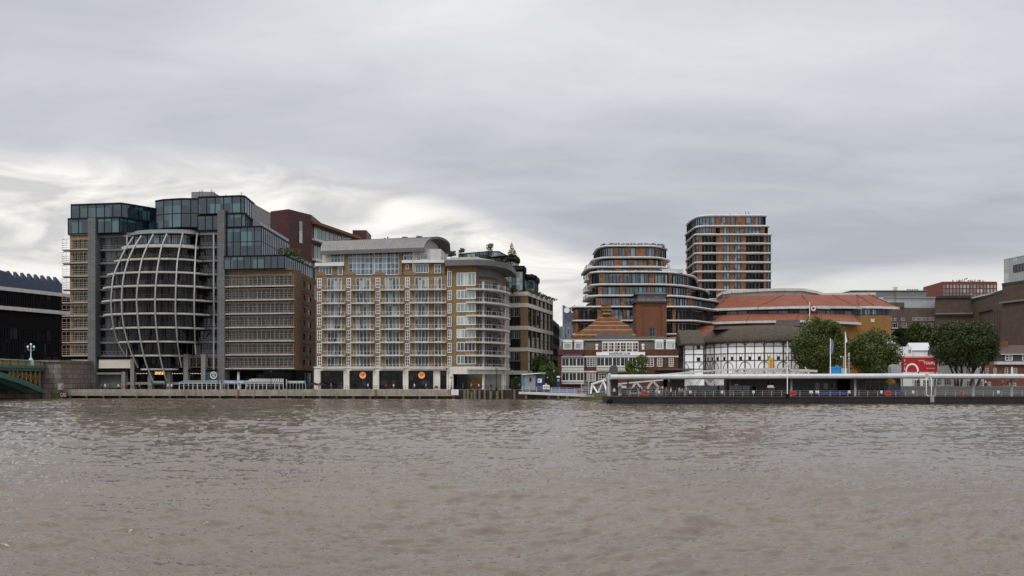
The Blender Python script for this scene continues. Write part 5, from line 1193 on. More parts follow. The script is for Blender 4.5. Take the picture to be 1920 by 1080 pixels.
# thatch: ring roof with soft lumpy surface
m = MB(); n = 80; rows = []
prof = [(GR + .1, ze - .35), (GR + 1.0, ze - .1), (GR + 1.05, ze + .45), (GR + .4, ze + 1.5), (GR - .7, ze + 2.6), (GR - 1.9, ze + 3.6), (GR - 2.9, ze + 4.3), (GR - 3.5, ze + 4.5), (GR - 4.1, ze + 4.2), (GR - 6.2, ze + 2.2), (GR - 6.6, ze + .6)]
for k, (r, z) in enumerate(prof): rows.append([gp(2*math.pi*j/n, r * (1 + (.0 if r < 0 else .004 * math.sin(j*1.7 + k))) / math.cos(((2*math.pi*j/n - ang[0] + math.pi/NS*0) % (2*math.pi/NS)) - math.pi/NS) * math.cos(math.pi/NS) ** .5, z + .1 * math.sin(j * 2.3 + k)) for j in range(n + 1)])
m.grid(rows); m.build('thatched_roof', ['thatch'], gt, smooth=True)
# stage house roof rising behind
m = MB(); m.prism([P2(1338, 268), P2(1532, 268), P2(1532, 284), P2(1338, 284)], 12, wz(611, 268)); m.build('stage_house', ['timber_dark'], gt)
a = [P(1334, 621, 264), P(1530, 612, 264)]; b = [P(1345, 610, 268), P(1382, 607.5, 270)]
m = MB(); m.hexa([P(1336, 618, 264), P(1530, 612, 264), P(1530, 612, 284), P(1336, 618, 286), P(1352, 612, 268), P(1530, 606, 268), P(1530, 606, 276), P(1352, 612, 278)]); 
m.hexa([P(1452, 612, 262), P(1500, 611, 262), P(1500, 611, 276), P(1452, 612, 276), P(1456, 600, 268), P(1500, 600.5, 268), P(1500, 600, 269), P(1456, 600, 269)]); m.build('thatched_roof', ['thatch_dark'], gt)
# west stair tower
m = MB(); tA = Fr(1283, 258, 1320, 257.5); m.box(tA, 0, tA.L, -7, 0, G, wz(645, 257.5)); m.build('stair_tower', ['limewash'], gt)
m = MB()
for x in (1283.5, 1300.5, 1319): m.box(tA, tA.u(x) - .12, tA.u(x) + .12, 0, .1, G + 3, wz(646, 257.5))
for y in (654.5, 664.5, 678.5, 692): m.box(tA, 0, tA.L, 0, .08, wz(y, 257.5) - .1, wz(y, 257.5) + .1)
for x0, x1 in ((1284, 1291), (1318, 1311)): m.path([tA.w(tA.u(x0 + (x1-x0)*math.sin(t*math.pi/10)), .06, wz(681 + 10*(1-math.cos(t*math.pi/10)), 257.5)) for t in range(6)], .09, n=4)
m.build('timber_frame', ['timber_dark'], gt)
for y0, y1 in ((647.5, 654), (670, 677)): h = tA.R(1306.5, y0, 1313, y1); win(gt, tA, *h, nx=4, nz=1, v=.02, glass='glass_shop', frame='timber_dark', ft=.08, fd=.07)
m = MB(); x0, x1 = wx(1277, 256.6), wx(1321, 256.6); zz = [wz(647.5, 256.6), wz(644, 256.6), wz(622, 260), wz(619, 262)]
rows = []
for (dy, z) in ((0.4, zz[0]), (-.9, zz[0]), (-1.0, zz[1]), (1.2, (zz[1]+zz[2])/2 + .3), (3.4, zz[2]), (4.6, zz[3]), (5.8, zz[2]), (9, zz[0])): rows.append([Vector((x0 + (x1-x0)*i/8, 257.5 + dy, z + .08*math.sin(i*2))) for i in range(9)])
m.grid(rows); m.face([r[0] for r in rows]); m.face([r[-1] for r in rows]); m.build('thatched_roof', ['thatch'], gt)
bn = thing('banner', 'yellow and orange vertical banner hanging on the white timbered theatre wall', 'banner', P(1445, 692, 254.8)); fr = Fr(1441.5, 254.9, 1449.5, 254.9)
m = MB(); m.box(fr, 0, fr.L, -.03, .03, wz(692, 255), wz(670, 255)); m.build('cloth', ['banner_yellow'], bn)
m = MB(); m.box(fr, .3, fr.L - .3, .03, .05, wz(690, 255), wz(674, 255)); m.build('lettering_panel', ['banner_orange'], bn)
m = MB(); m.tube(fr.w(-.15, 0, G + .1), fr.w(-.15, 0, wz(669, 255)), .06, n=5); m.build('pole', ['light_metal'], bn)

# ================= brown flats and silver roofs =================
ft = thing('apartment_building', 'brown brick flats with white sash windows and long silver metal roof storeys', 'apartment building', (wx(1700, 345), 345, G)); f1 = Fr(1660, 340, 1760, 342)
m = MB(); m.box(f1, 0, f1.L, -14, 0, G, f1.z(1700, 577)); m.build('wall', ['flats_brick'], ft)
for x in (1668, 1676, 1690): h = f1.R(x, 596, x + 4, 601.5) if x < 1685 else f1.R(x, 596, x + 6, 601.5); win(ft, f1, *h, nx=3, nz=1, v=.03, glass='glass_home', frame='white_paint')
for i in range(5): h = f1.R(1711 + i*8.3, 595, 1718 + i*8.3, 601.5); win(ft, f1, *h, nx=3, nz=2, v=.03, glass='glass_home', frame='white_paint')
for y in (606, 620, 634):
    for x in (1691, 1708, 1724, 1741): h = f1.R(x, y, x + 8.5, y + 8.5); win(ft, f1, *h, nx=3, nz=2, v=.03, glass='glass_home', frame='white_paint')
    h = f1.R(1671, y + 1, 1689, y + 9); m = MB(); m.box(f1, h[0], h[1], -.0, .5, h[2] - .3, h[2]); m.build('balcony', ['offwhite'], ft)
    h = f1.R(1672, y, 1683, y + 8); win(ft, f1, *h, nx=3, nz=1, v=.03, glass='glass_dark', frame='white_paint')
f2 = Fr(1655, 348, 1757, 349); m = MB(); m.box(f2, f2.u(1655), f2.u(1754), -8, 0, f1.z(1700, 577), f2.z(1700, 558)); m.box(f2, f2.u(1655), f2.u(1757), -9, .8, f2.z(1700, 558.2), f2.z(1700, 557)); 
for i in range(12): m.box(f2, f2.u(1696) + i * .98*1.0, f2.u(1696) + i * .98 + .06, 0, .05, f1.z(1700, 577), f2.z(1700, 559))
m.build('metal_storey', ['light_metal'], ft)
o = thing('metal_roof_building', 'long plain silver grey roof box standing furthest back beyond the red tiled roofs', 'building', (wx(1670, 380), 380, G)); f3 = Fr(1596, 380, 1737, 380); m = MB(); m.box(f3, 0, f3.L, -15, 0, G, f3.z(1650, 545)); m.box(f3, -.3, f3.L + .3, -15, .5, f3.z(1650, 545.5), f3.z(1650, 544.6)); m.build('wall', ['zinc'], o)
m = MB()
for i in range(7): m.tube(P(1701 + i * 3.3, 545, 382), P(1701 + i*3.3, 542, 382), .22, n=5)
m.build('roof_vents', ['dark_grey'], o)
m = MB(); m.box(f1, f1.u(1670), f1.u(1695), -6, .3, f1.z(1700, 577), f1.z(1680, 567)); m.build('roof_hut', ['flats_brick'], ft)
tm = thing('telecom_mast', 'grey telecom mast with antennas on the flats roof hut', 'mast', P(1678, 567, 340)); m = MB(); 
for dx in (-.35, .35): m.tube(P(1678, 568, 338) + Vector((dx,0,0)), P(1678, 538, 338) + Vector((dx,0,0)), .07, n=4)
for i in range(8): z = wz(566 - i*3.6, 338); m.tube((wx(1678,338) - .35, 338, z), (wx(1678,338) + .35, 338, z + .5), .05, n=4)
m.build('pole', ['dark_grey'], tm)
for dx in (-.6, 0, .6): m = MB(); x = wx(1678, 338) + dx; m.wb(x - .14, x + .14, 337.6, 337.8, wz(545, 338), wz(538, 338)); m.build('antenna', ['light_metal'], tm)
# red brick office with glazed front
rb2 = thing('office_building', 'orange red brick box office with glazed front, far behind the brown power station', 'office building', (wx(1800, 430), 420, G)); a_, b_, c_ = P2(1731, 445), P2(1767.5, 420), P2(1869, 420)
z = wz(528, 420); m = MB(); m.prism([a_, b_, c_, (c_[0], 470), P2(1734, 470)], G, z); m.build('wall', ['brick_red'], rb2)
fr = Fr.pts(b_, c_); 
for i in range(16):
    u = fr.L * i / 16
    for ya, yb2 in ((533.5, 540.5), (541.5, 549), (550, 558)): win(rb2, fr, u + .1, u + fr.L/16 - .25, wz(yb2, 420), wz(ya, 420), nx=1, nz=1, v=.03, glass='glass_roofgarden', frame='red_clay', ft=.1)
for i in range(17): u = fr.L * i / 16; m = MB(); m.box(fr, u - .1, u + .1, 0, .22, wz(562, 420), z - .5); m.build('fin', ['brick_red'], rb2)
m = MB(); rg2 = random.Random(3)
for i in range(60): x = rg2.uniform(1785, 1845); y = rg2.uniform(523.5, 527); m.tube(P(x, 528.2, 426), P(x + rg2.uniform(-2, 2), y, 426), .1, n=3)
m.tube(P(1808, 524, 426), P(1814, 521.5, 426), .25, n=4); m.build('roof_planting', ['thatch_dark'], rb2)
# ================= brown brick power station gallery =================
tt = thing('power_station', 'huge plain brown brick power station gallery with stepped blocks and tall slots', 'museum', (wx(1850, 330), 330, G))
q0 = [P2(1755, 335), P2(1824, 338)]; za_ = wz(560, 336); m = MB(); m.prism([P2(1753, 335), P2(1824, 332), (wx(1824, 332), 380), P2(1756, 380)], G, za_); m.build('wall', ['tate_brick'], tt)
m = MB(); fr = Fr.pts(P2(1755, 334.5), P2(1823.5, 331.5))
m.box(fr, -.4, fr.L, 0, .9, wz(589, 333), wz(587, 333)); m.build('ledge', ['zinc'], tt)
m = MB(); n = 26
for i in range(n): m.box(fr, fr.L*i/n, fr.L*(i+.62)/n, -.8, .25, za_, za_ + .9)
m.build('parapet', ['dark_grey'], tt)
B0, B1 = (wx(1824, 331.9), 331.9), (wx(1824, 331.9) + 9.2, 331.9 - 18); 
B1 = P2(1881, 296); fr = Fr.pts(P2(1824, 331.5), B1); zb3 = wz(547, 296)
m = MB(); sl = []
for x in (1864.5, 1869, 1873.5): sl.append((fr.u(x), fr.u(x) + 1.1, wz(640, 302), wz(582, 302)))
m.wall(fr, 0, fr.L, G, zb3, sl, 1.2, 0, T=20); m.build('wall', ['tate_brick'], tt)
for h in sl: win(tt, fr, *h, nx=1, nz=6, v=-1.1, glass='glass_dark', frame='dark_brick', ft=.12)
m = MB(); n = 30
for i in range(n): m.box(fr, fr.L*i/n, fr.L*(i+.6)/n, -.8, .2, zb3, zb3 + .7)
m.build('parapet', ['dark_grey'], tt)
m = MB(); m.box(fr, fr.u(1837), fr.u(1862), 0, .5, wz(582.5, 312), wz(581.5, 312)); m.box(fr, fr.u(1837), fr.u(1838.5), 0, .4, wz(640, 312), wz(582.5, 312)); m.build('brick_moulding', ['dark_brick'], tt)
fr = Fr.pts(P2(1879, 294), P2(1990, 270)); zc3 = fr.z(1885, 534.5); m = MB(); m.box(fr, 0, fr.L, -20, 0, G, zc3); m.build('wall', ['tate_brick'], tt)
m = MB(); m.box(fr, -.5, fr.L, 0, .8, fr.z(1885, 568.5), fr.z(1885, 565.5)); m.build('ledge', ['zinc'], tt)
m = MB()
for i in range(36): m.box(fr, fr.L*i/36, fr.L*(i+.6)/36, -.8, .2, zc3, zc3 + .7)
m.build('parapet', ['dark_grey'], tt)
m = MB(); m.bar([P(1822, 559.5, 333), P(1879, 546, 299)], 1.2, .5); m.build('roof_edge', ['offwhite'], tt)
gb = thing('glass_rooftop', 'pale green glass rooftop box rising above the brown brick power station', 'building', (wx(1900, 330), 330, zc3)); a_, b_ = P2(1883, 330), P2(1990, 300); zz = wz(486, 330)
m = MB(); m.prism([a_, b_, (b_[0] + 8, 345), P2(1886, 350)], zc3 - 6, zz - .1); m.build('block', ['glass_pale'], gb); curtain(gb, [a_, b_], zc3 - 5, zz, 1.5, 5, 'glass_pale', 'light_metal', ft=.07, cap=.3)
fr = Fr.pts(a_, b_); h = fr.R(1901, 494, 1935, 508); win(gb, fr, *h, nx=6, nz=1, v=.14, glass='glass_dark', frame='dark_frame')
m = MB(); fr = Fr.pts(a_, P2(1884.2, 350))
# ================= white houses, brick house =================
def house(name, label, x0, Y0, x1, Y1, y_e, y_r, mat, roof, wins, dep=9, flat=False):
    t = thing(name, label, 'house', (wx((x0+x1)/2, Y0), Y0, G)); fr = Fr(x0, Y0, x1, Y1); ze = fr.z((x0+x1)/2, y_e)
    m = MB(); hs = [fr.R(*w[:4]) for w in wins]; m.wall(fr, 0, fr.L, G, ze, hs, .15, 0, T=dep); m.build('wall', [mat], t)
    for h, w in zip(hs, wins): win(t, fr, *h, nx=w[4], nz=w[5], v=-.08, glass='glass_home', frame='white_paint', ft=.12)
    if not flat:
        zr_ = fr.z((x0+x1)/2, y_r); m = MB(); A, B, C_, D = fr.w(-.3,.4,ze), fr.w(fr.L+.3,.4,ze), fr.w(fr.L+.3,-dep-.4,ze), fr.w(-.3,-dep-.4,ze); E, G_ = fr.w(0,-dep/2,zr_), fr.w(fr.L,-dep/2,zr_)
        m.face([A,B,G_,E]); m.face([D,C_,G_,E]); m.face([A,D,E]); m.face([B,C_,G_]); m.build('roof', [roof], t)
    return t, fr
house('white_house', 'small flat roofed white house between the bushy tree and the red billboard', 1688, 262, 1710, 262, 650, 0, 'limewash', 'light_metal', [(1703, 655, 1708.5, 662, 2, 2)], flat=True)
house('white_house', 'white house with a pale sloping metal roof above the red tours sign', 1710, 264, 1752, 263, 657, 641.5, 'limewash', 'light_metal', [(1714, 712, 1726, 728, 3, 2), (1730, 712, 1742, 728, 3, 2)])
house('white_house', 'tall white rendered house partly behind the pair of dark trees', 1757, 258, 1800, 258, 664, 652, 'white_paint', 'slate', [(1760, 672, 1765, 682, 2, 3), (1770, 710, 1784, 722, 3, 2), (1752+6, 710, 1766, 722, 2, 2)])
t, fr = house('cream_house', 'cream georgian house behind the forked tree trunks', 1798, 257, 1845, 257, 672, 660, 'white_stone', 'slate', [(1811, 690, 1820, 702, 2, 3), (1812, 714, 1820, 727, 2, 3), (1836, 690, 1843, 702, 2, 3), (1836, 714, 1843, 727, 2, 3)])
m = MB(); h = fr.R(1807, 683, 1825, 686); m.box(fr, h[0], h[1], 0, .5, h[2], h[3]); m.build('hood', ['white_stone'], t)
gw = thing('white_gable', 'narrow white sloping roofed wall right of the bushy tree under the yellow brick wall', 'house', (wx(1670, 280), 280, G)); m = MB()
f = [P(1652, 700, 275), P(1652, 624, 275), P(1684, 647, 275), P(1690, 652, 275), P(1690, 700, 275)]; g = [p + Vector((0, 8, 0)) for p in f]; m.face(f); m.face(g); [m.face([f[i], f[(i+1)%5], g[(i+1)%5], g[i]]) for i in range(5)]; m.build('wall', ['limewash'], gw)
t, fr = house('brick_house', 'red brick house with dark upper storey and brown chimney at the right edge', 1846, 262, 1990, 262, 683, 0, 'tower_brick', 'tile_brown', [(1848, 690, 1853, 701, 1, 2), (1863, 690, 1868, 701, 1, 3), (1884, 689.5, 1890, 701, 1, 3), (1899, 690, 1907, 701, 2, 3), (1893, 718, 1905, 727, 3, 2), (1852, 716, 1858, 727, 2, 2)], flat=True)
m = MB(); h = fr.R(1866, 678, 1985, 683.5); m.box(fr, h[0], h[1], -3, .9, h[2], h[3]); m.build('cornice', ['offwhite'], t)
m = MB(); h = fr.R(1870, 664.5, 1985, 678); m.box(fr, h[0], h[1], -7, -.3, h[2], h[3]); m.build('upper_storey', ['slate'], t)
for x in (1885, 1917, 1948): h = fr.R(x, 665.5, x + 14, 676); win(t, fr, *h, nx=2, nz=2, v=-.2, glass='glass_home', frame='white_paint', ft=.2)
h = fr.R(1868, 646, 1985, 664.5); m = MB(); m.hexa([fr.w(h[0],-9,h[2]), fr.w(h[1],-9,h[2]), fr.w(h[1],.3,h[2]), fr.w(h[0],.3,h[2]), fr.w(h[0],-5.5,h[3]), fr.w(h[1],-5.5,h[3]), fr.w(h[1],-4.5,h[3]), fr.w(h[0],-4.5,h[3])]); m.build('roof', ['tile_brown'], t)
m = MB(); h = fr.R(1872, 663.6, 1985, 665); m.box(fr, h[0], h[1], 0, .45, h[2], h[3]); m.build('gutter', ['offwhite'], t)
m = MB(); h = fr.R(1887, 639, 1902, 657); m.box(fr, h[0], h[1], -5.4, -3.4, h[2], h[3])
for i in range(4): p = fr.w(h[0] + .35 + i*.52, -4.4, h[3]); m.tube(p, p + Vector((0,0,.5)), .14, n=6)
m.build('chimney', ['tower_brick'], t)
m = MB(); h = fr.R(1895, 688, 1898, 703); m.box(fr, h[0], h[1], 0, .3, h[2], h[3]); m.build('porch_column', ['pure_white'], t)
# red tours sign
ts = thing('tour_billboard', 'large red billboard reading TOURS with a pale ring arc', 'billboard', (wx(1724, 250), 250, G)); fr = Fr(1690.5, 250, 1757.5, 250)
h = fr.R(1690.5, 668.5, 1757.5, 697.5); m = MB(); m.box(fr, h[0], h[1], -.3, 0, h[2], h[3]); m.build('panel', ['red_sign'], ts)
m = MB(); m.box(fr, h[0] - .1, h[1] + .1, -.35, .06, h[3] - .25, h[3] - .1); m.build('trim', ['panel_cream'], ts)
m = MB(); c = fr.w(fr.u(1710), .03, h[2] + .1); n = 24
for i in range(n):
    t0, t1 = math.pi*i/n, math.pi*(i+1)/n; m.face([c + Vector((math.cos(t)*r, 0, math.sin(t)*r*1.08 + .35)) for t, r in ((t0,1.35),(t1,1.35),(t1,1.8),(t0,1.8))])
for s in (-1.8, 1.35): p = c + Vector((s, 0, 0)); m.face([p, p + Vector((.45,0,0)), p + Vector((.45,0,.35)), p + Vector((0,0,.35))])
m.build('ring_emblem', ['pure_white'], ts)
text(ts, 'TOURS', fr, fr.u(1742.5), fr.z(1740, 681), .75, 'pure_white', v=.02, width=3.1); text(ts, 'GUIDED', fr, fr.u(1728), fr.z(1740, 676.3), .3, 'panel_cream', v=.02, width=1.7)
text(ts, 'shakespearesglobe', fr, fr.u(1745), fr.z(1740, 690.5), .22, 'panel_cream', v=.02, width=2.3)
m = MB()
for x, y, w_, h_ in ((1695, 676, .3, .6), (1695, 682, .7, .12), (1695, 684, .6, .12), (1695, 691, .25, .9)): u = fr.u(x); z = fr.z(x, y); m.box(fr, u, u + w_, 0, .02, z - h_/2, z + h_/2)
m.build('small_print', ['panel_cream'], ts)
m = MB()
for x in (1693, 1724, 1755): m.box(fr, fr.u(x) - .12, fr.u(x) + .12, -.6, -.35, G, h[3] - .4)
m.build('post', ['dark_grey'], ts)
# ================= embankment =================
q_ = thing('embankment_wall', 'long pale concrete promenade edge above a dark undercut with small pile heads', 'embankment wall', (wx(480, 240), 240, 0))
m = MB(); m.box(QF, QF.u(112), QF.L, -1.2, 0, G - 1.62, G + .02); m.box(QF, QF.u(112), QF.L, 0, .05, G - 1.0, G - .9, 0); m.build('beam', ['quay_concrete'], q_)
m = MB(); m.box(QF, -160, QF.L + 2, -3.2, -1.3, -2.5, G - .02); m.build('back_wall', ['dark_quay'], q_)  # near-black colour holds the shade under the overhanging beam
m = MB()
for i in range(40):
    u = QF.u(128) + (QF.L - QF.u(128)) * i / 39; m.box(QF, u - .02, u + .02, 0, .02, G - 1.6, G)
m.build('joint', ['dark_grey'], q_)
for i in range(24):
    x = 130 + i * 31.3; u = QF.u(x); m = MB(); p = QF.w(u, -.5, 0); m.tube((p.x, p.y, -2), (p.x, p.y, .62), .28, n=8); m.box(QF, u - .3, u + .3, -.9, -.1, .35, .66); m.build('pile', ['pile_wood'], q_)
m = MB()
for i in range(150):
    u = QF.u(140) + (QF.L - QF.u(140)) * i / 149; m.box(QF, u - .03, u + .03, -.3, -.24, G, G + 1.05)
m.build('railing_posts', ['black_metal'], q_); m = MB(); 
for z in (.5, 1.05): m.box(QF, QF.u(140), QF.L, -.3, -.24, G + z - .03, G + z + .03)
m.build('railing', ['black_metal'], q_)
for x, nm in ((447, 'left'), (705, 'right')):
    u = QF.u(x); m = MB(); [m.box(QF, u + d, u + d + .06, .02, .12, -.4, G + .9) for d in (-.25, .2)]; [m.box(QF, u - .2, u + .2, .05, .09, -.2 + .35*i, -.15 + .35*i) for i in range(8)]
    t = m.build('quay_ladder', ['rust']); tag(t, 'rusty ladder on the promenade edge, %s one of the two' % nm, 'ladder', 'ladders on the promenade edge')
# timber faced section
tq = thing('timber_river_wall', 'dark timber river wall between the concrete promenade edge and the gangway', 'river wall', (wx(930, 238), 238, 0)); TQ = Fr(860, 237.3, 985, 239)
m = MB(); m.box(TQ, -1, TQ.L + 28, -1.5, 0, -2, G + .02); m.build('planking', ['timber_dark'], tq)
rr = random.Random(5)
for x in (871, 877, 884, 891, 899, 909, 920, 933, 942, 965, 1028, 1046, 1063, 1090):
    m = MB(); u = TQ.u(x); p = TQ.w(u, .35, 0); hgt = G + rr.uniform(-.5, .25) if x < 1000 else G - .8; r = rr.uniform(.28, .42); m.tube((p.x, p.y, -2), (p.x + rr.uniform(-.1, .1), p.y, hgt), r * 1.05, n=8, r1=r)
    tag(m.build('timber_pile', ['pile_wood']), 'weathered round timber pile standing against the dark river wall', 'pile', 'timber piles along the river wall')
m = MB()
for i in range(30): u = TQ.L * i / 29; m.box(TQ, u - .03, u + .03, -.5, -.44, G, G + 1.05)
for z in (.5, 1.05): m.box(TQ, 0, TQ.L, -.5, -.44, G + z - .03, G + z + .03)
m.build('railing', ['black_metal'], tq)
sg = thing('notice_board', 'white river notice board with lines of small print at the end of the promenade edge', 'sign', P(852, 740, 235.5)); fr = Fr(846.5, 235.6, 859.5, 235.6)
m = MB(); m.box(fr, 0, fr.L, -.1, 0, wz(740.5, 235.6), wz(730.5, 235.6)); m.build('board', ['pure_white'], sg); m = MB()
for i in range(4): m.box(fr, .2, fr.L - .2 - .3 * (i == 3), 0, .01, wz(738.8 - i*2.1, 235.6), wz(738.2 - i*2.1, 235.6))
m.build('print_lines', ['grey_metal'], sg)
m = MB(); m.box(fr, fr.L/2 - .1, fr.L/2 + .1, -1.5, -.1, .8, 2.2); m.build('bracket', ['black_metal'], sg)
# wall stretch east of the gangway, green with algae
aw = thing('river_wall', 'low algae green river wall beside the gangway truss', 'river wall', (wx(1110, 226), 226, 0)); m = MB(); m.wb(wx(1091, 222), wx(1136, 222), 222, 228, -2, wz(741, 222)); m.build('wall', ['algae'], aw)
ew = thing('river_wall', 'dark river wall running behind the floating pier', 'river wall', (60, 241, 0)); m = MB(); m.wb(wx(1095, 241), 420, 240.9, 242, -2, G + .9); m.build('wall', ['pier_grey'], ew)
# ================= green and yellow iron bridge end =================
BX = -125.0
br = thing('iron_bridge', 'green iron arch bridge with yellow panels and lattice at the left edge', 'bridge', (BX, 236, 0))
def bY(px): return -BX * F / (CX - px)
Y0, Y1 = 150.0, bY(88); BF = Fr.pts((BX, Y0), (BX, Y1))   # plane facing east
zd = lambda py, px: wz(py, bY(px))
# helper to put boxes along the bridge: u along Y, v towards +X
top = 4.5 + (715 - 675.3) / F * bY(40)
def bb(u0, u1, v0, v1, z0, z1, mat, name, par=br): m = MB(); m.box(BF, u0, u1, v0, v1, z0, z1); return m.build(name, [mat], par)
UL = Y1 - Y0
bb(0, UL, -14, .0, top - 1.7, top - .15, 'bridge_green', 'deck'); bb(0, UL, -.3, .45, top - .1, top + .12, 'pale_green', 'parapet_rail'); 
bb(0, UL, -.2, .2, top - 1.3, top - .1, 'bridge_yellow', 'parapet_panel'); bb(0, UL + .6, .0, .9, top - 2.0, top - 1.3, 'bridge_green', 'cornice'); bb(0, UL, -.2, .5, top - 2.7, top - 2.0, 'bridge_green', 'girder')
for i in range(26):
    u = UL - .3 - i * 3.6
    if u > 0: bb(u - .14, u + .14, .2, .36, top - 1.35, top - .05, 'bridge_green', 'panel_divider')
def arch(Y): # arch soffit height; springs at the abutment
    t = (Y1 - 3.2 - Y) / 42.0; t = max(0, min(1, t)); return 1.9 + 5.5 * math.sin(t * math.pi / 2) ** .9 if t < 1 else 7.4
def arx(Y):
    t = (Y1 - 2.9 - Y) / 46.0; return 1.4 + (top - 4.0) * (1 - (1 - max(0, min(1, t))) ** 2.1)
N_ = 40; Ys = [Y1 - 2.9 - 75 * i / N_ for i in range(N_ + 1)]
for xo in (0, -4.5, -9, -13.5):
    m = MB()
    for a, b in zip(Ys[:-1], Ys[1:]):
        za, zb = arx(a), arx(b); x0, x1 = BX + xo - .45, BX + xo + .25
        m.hexa([(x0,a,za-.1),(x1,a,za-.1),(x1,b,zb-.1),(x0,b,zb-.1),(x0,a,za+1.25),(x1,a,za+1.25),(x1,b,zb+1.25),(x0,b,zb+1.25)])
    m.build('arch_rib', ['bridge_green'], br)
for i, px in enumerate((74.5, 66.5, 57.5, 49, 41, 33, 25, 17)):
    Y = bY(px); zl = arx(Y) + 1.2; m = MB(); m.wb(BX - .2, BX + .12, Y - .15, Y + .15, zl, top - 2.65)
    if i < 7:
        Yn = bY((74.5, 66.5, 57.5, 49, 41, 33, 25, 17)[i+1]); zn = arx(Yn) + 1.2
        m.tube((BX, Y, zl), (BX, Yn, top - 2.7), .08, n=4); m.tube((BX, Y, top - 2.7), (BX, Yn, zn), .08, n=4)
    m.build('lattice_post', ['bridge_yellow'], br)
m = MB(); m.wb(BX - 14, BX - 13.9, 150, Y1, arx(Y1), top - 2); m.build('far_spandrel', ['black'], br)
lp = thing('bridge_lamp', 'pale green triple globe lamp standing on the iron bridge parapet', 'street lamp', (BX, bY(58), top + .1)); Yl = bY(58); m = MB()
m.lathe((BX, Yl, top - 1.3), [(.75, 0), (.75, 1.1), (.6, 1.4), (.35, 1.9), (.2, 2.1)], n=8); z0 = top + .7; zt = zd(645, 58)
m.tube((BX, Yl, z0), (BX, Yl, zt - .5), .14, n=8, r1=.09)
for s in (-1, 1): m.path([(BX, Yl, zt - 1.6), (BX + s*.35, Yl + s*.1, zt - 1.65), (BX + s*.75, Yl + s*.1, zt - 1.6), (BX + s*.75, Yl + s*.1, zt - 1.1)], .06, n=5)
m.build('post', ['pale_green'], lp, smooth=True)
for s, dz in ((-1, -.75), (0, -.15), (1, -.75)):
    m = MB(); m.sphere((BX + s*.75, Yl + s*.1, zt + dz), .27, sz=1.25); m.build('lantern', ['pure_white'], lp, smooth=True)
ab = thing('bridge_abutment', 'stained stone bridge abutment stepping down to the river, left of the office', 'abutment', (wx(100, 248), 248, 0))
AF = Fr(76.5, 246.5, 113, 245); m = MB(); zt = AF.z(95, 677); m.box(AF, 0, AF.L, -14, 0, -2, zt - .3); m.box(AF, -.2, AF.L + .2, -14, .35, zt - .3, zt + .25)
m.box(AF, 1.0, 3.2, 0, .6, -2, 1.7); m.build('wall', ['bridge_stone'], ab)
AG = Fr(113, 249, 135, 249); m = MB(); m.box(AG, 0, AG.L, -12, 0, -2, AG.z(120, 678.5)); m.box(AG, 0, AG.L, -12, .2, AG.z(120, 678.5), AG.z(120, 676.5)); m.build('return_wall', ['bridge_stone'], ab)
m = MB(); m.box(AF, -22, 0, -6, -3, -2, 3.4); m.box(AF, 0, AF.L, .02, .06, -1, 1.4); m.build('water_stain', ['algae'], ab)
m = MB(); m.wb(BX - 13, BX + .2, Y1 - 1.2, Y1 + 6, -2, top - 2.0); m.build('springing_wall', ['bridge_stone'], ab)
cb_ = thing('control_box', 'pale green metal box at the foot of the bridge abutment', 'cabinet', P(113, 729, 244)); m = MB(); m.wb(wx(108.5, 244), wx(117, 244), 244, 244.8, wz(731, 244), wz(719, 244)); m.wb(wx(108, 244), wx(117.5, 244), 243.9, 244.9, wz(719, 244), wz(718.4, 244)); m.build('cabinet', ['pale_green'], cb_); m = MB(); m.wb(wx(110, 244), wx(115.5, 244), 243.95, 244, wz(730, 244), wz(720, 244)); m.build('door', ['light_metal'], cb_)
def lifebuoy(c, R=.38, label='', par=None, mat='red_sign'):
    m = MB(); n = 16; k = 6; c = Vector(c); rows = []
    for i in range(n + 1):
        t = 2*math.pi*i/n; rows.append([c + Vector(((R + .1*math.cos(2*math.pi*j/k))*math.cos(t), .09*math.sin(2*math.pi*j/k), (R + .1*math.cos(2*math.pi*j/k))*math.sin(t))) for j in range(k + 1)])
    m.grid(rows); o = m.build('lifebuoy', [mat], smooth=True); tag(o, label, 'lifebuoy', 'lifebuoys'); return o
lb_ = lifebuoy(P(118.5, 726, 243.6), .45, 'red lifebuoy on the wall right of the pale green box')
o = thing('wall_sign', 'white river chainage letters on the dark quay below the pale green box', 'sign', P(119, 744, 243)); text(o, 'CAD', Fr(110, 243, 130, 243), 1.25, wz(740.5, 243), 1.0, 'panel_cream', v=.05, width=1.5)
m = MB(); fr = Fr(110, 243, 130, 243); m.box(fr, .3, 2.2, -.2, 0, wz(745, 243), wz(736, 243)); m.build('backing', ['dark_quay'], o)
for px, Y in ((0, 0),): pass
# ================= floating pier =================
PY = 185.0
pr = thing('floating_pier', 'long floating river pier with black hull, railings and a low white canopy', 'pier', (wx(1550, PY), PY, 0))
PFr = Fr(1142, PY, 2080, PY); zdk = wz(743.2, PY); ux = lambda x: PFr.u(x)
m = MB(); m.box(PFr, 0, PFr.L, -13, 0, -.6, zdk - .05); m.box(PFr, .5, PFr.L, 0, .12, zdk - .35, zdk - .2); m.box(PFr, 0, PFr.L, 0, .08, .25, .4); m.build('hull', ['hull_black'], pr)
m = MB(); m.box(PFr, .2, PFr.L, -13, .06, zdk - .05, zdk + .02); m.build('deck_edge', ['rust'], pr)
m = MB(); p = PFr.w(-.1, -.3, 0); m.lathe(PFr.w(.1, .1, -.4), [(.1, 0), (.55, .1), (.6, .7), (.55, 1.3), (.1, 1.4)], n=10); m.build('fender', ['black'], pr, smooth=True)
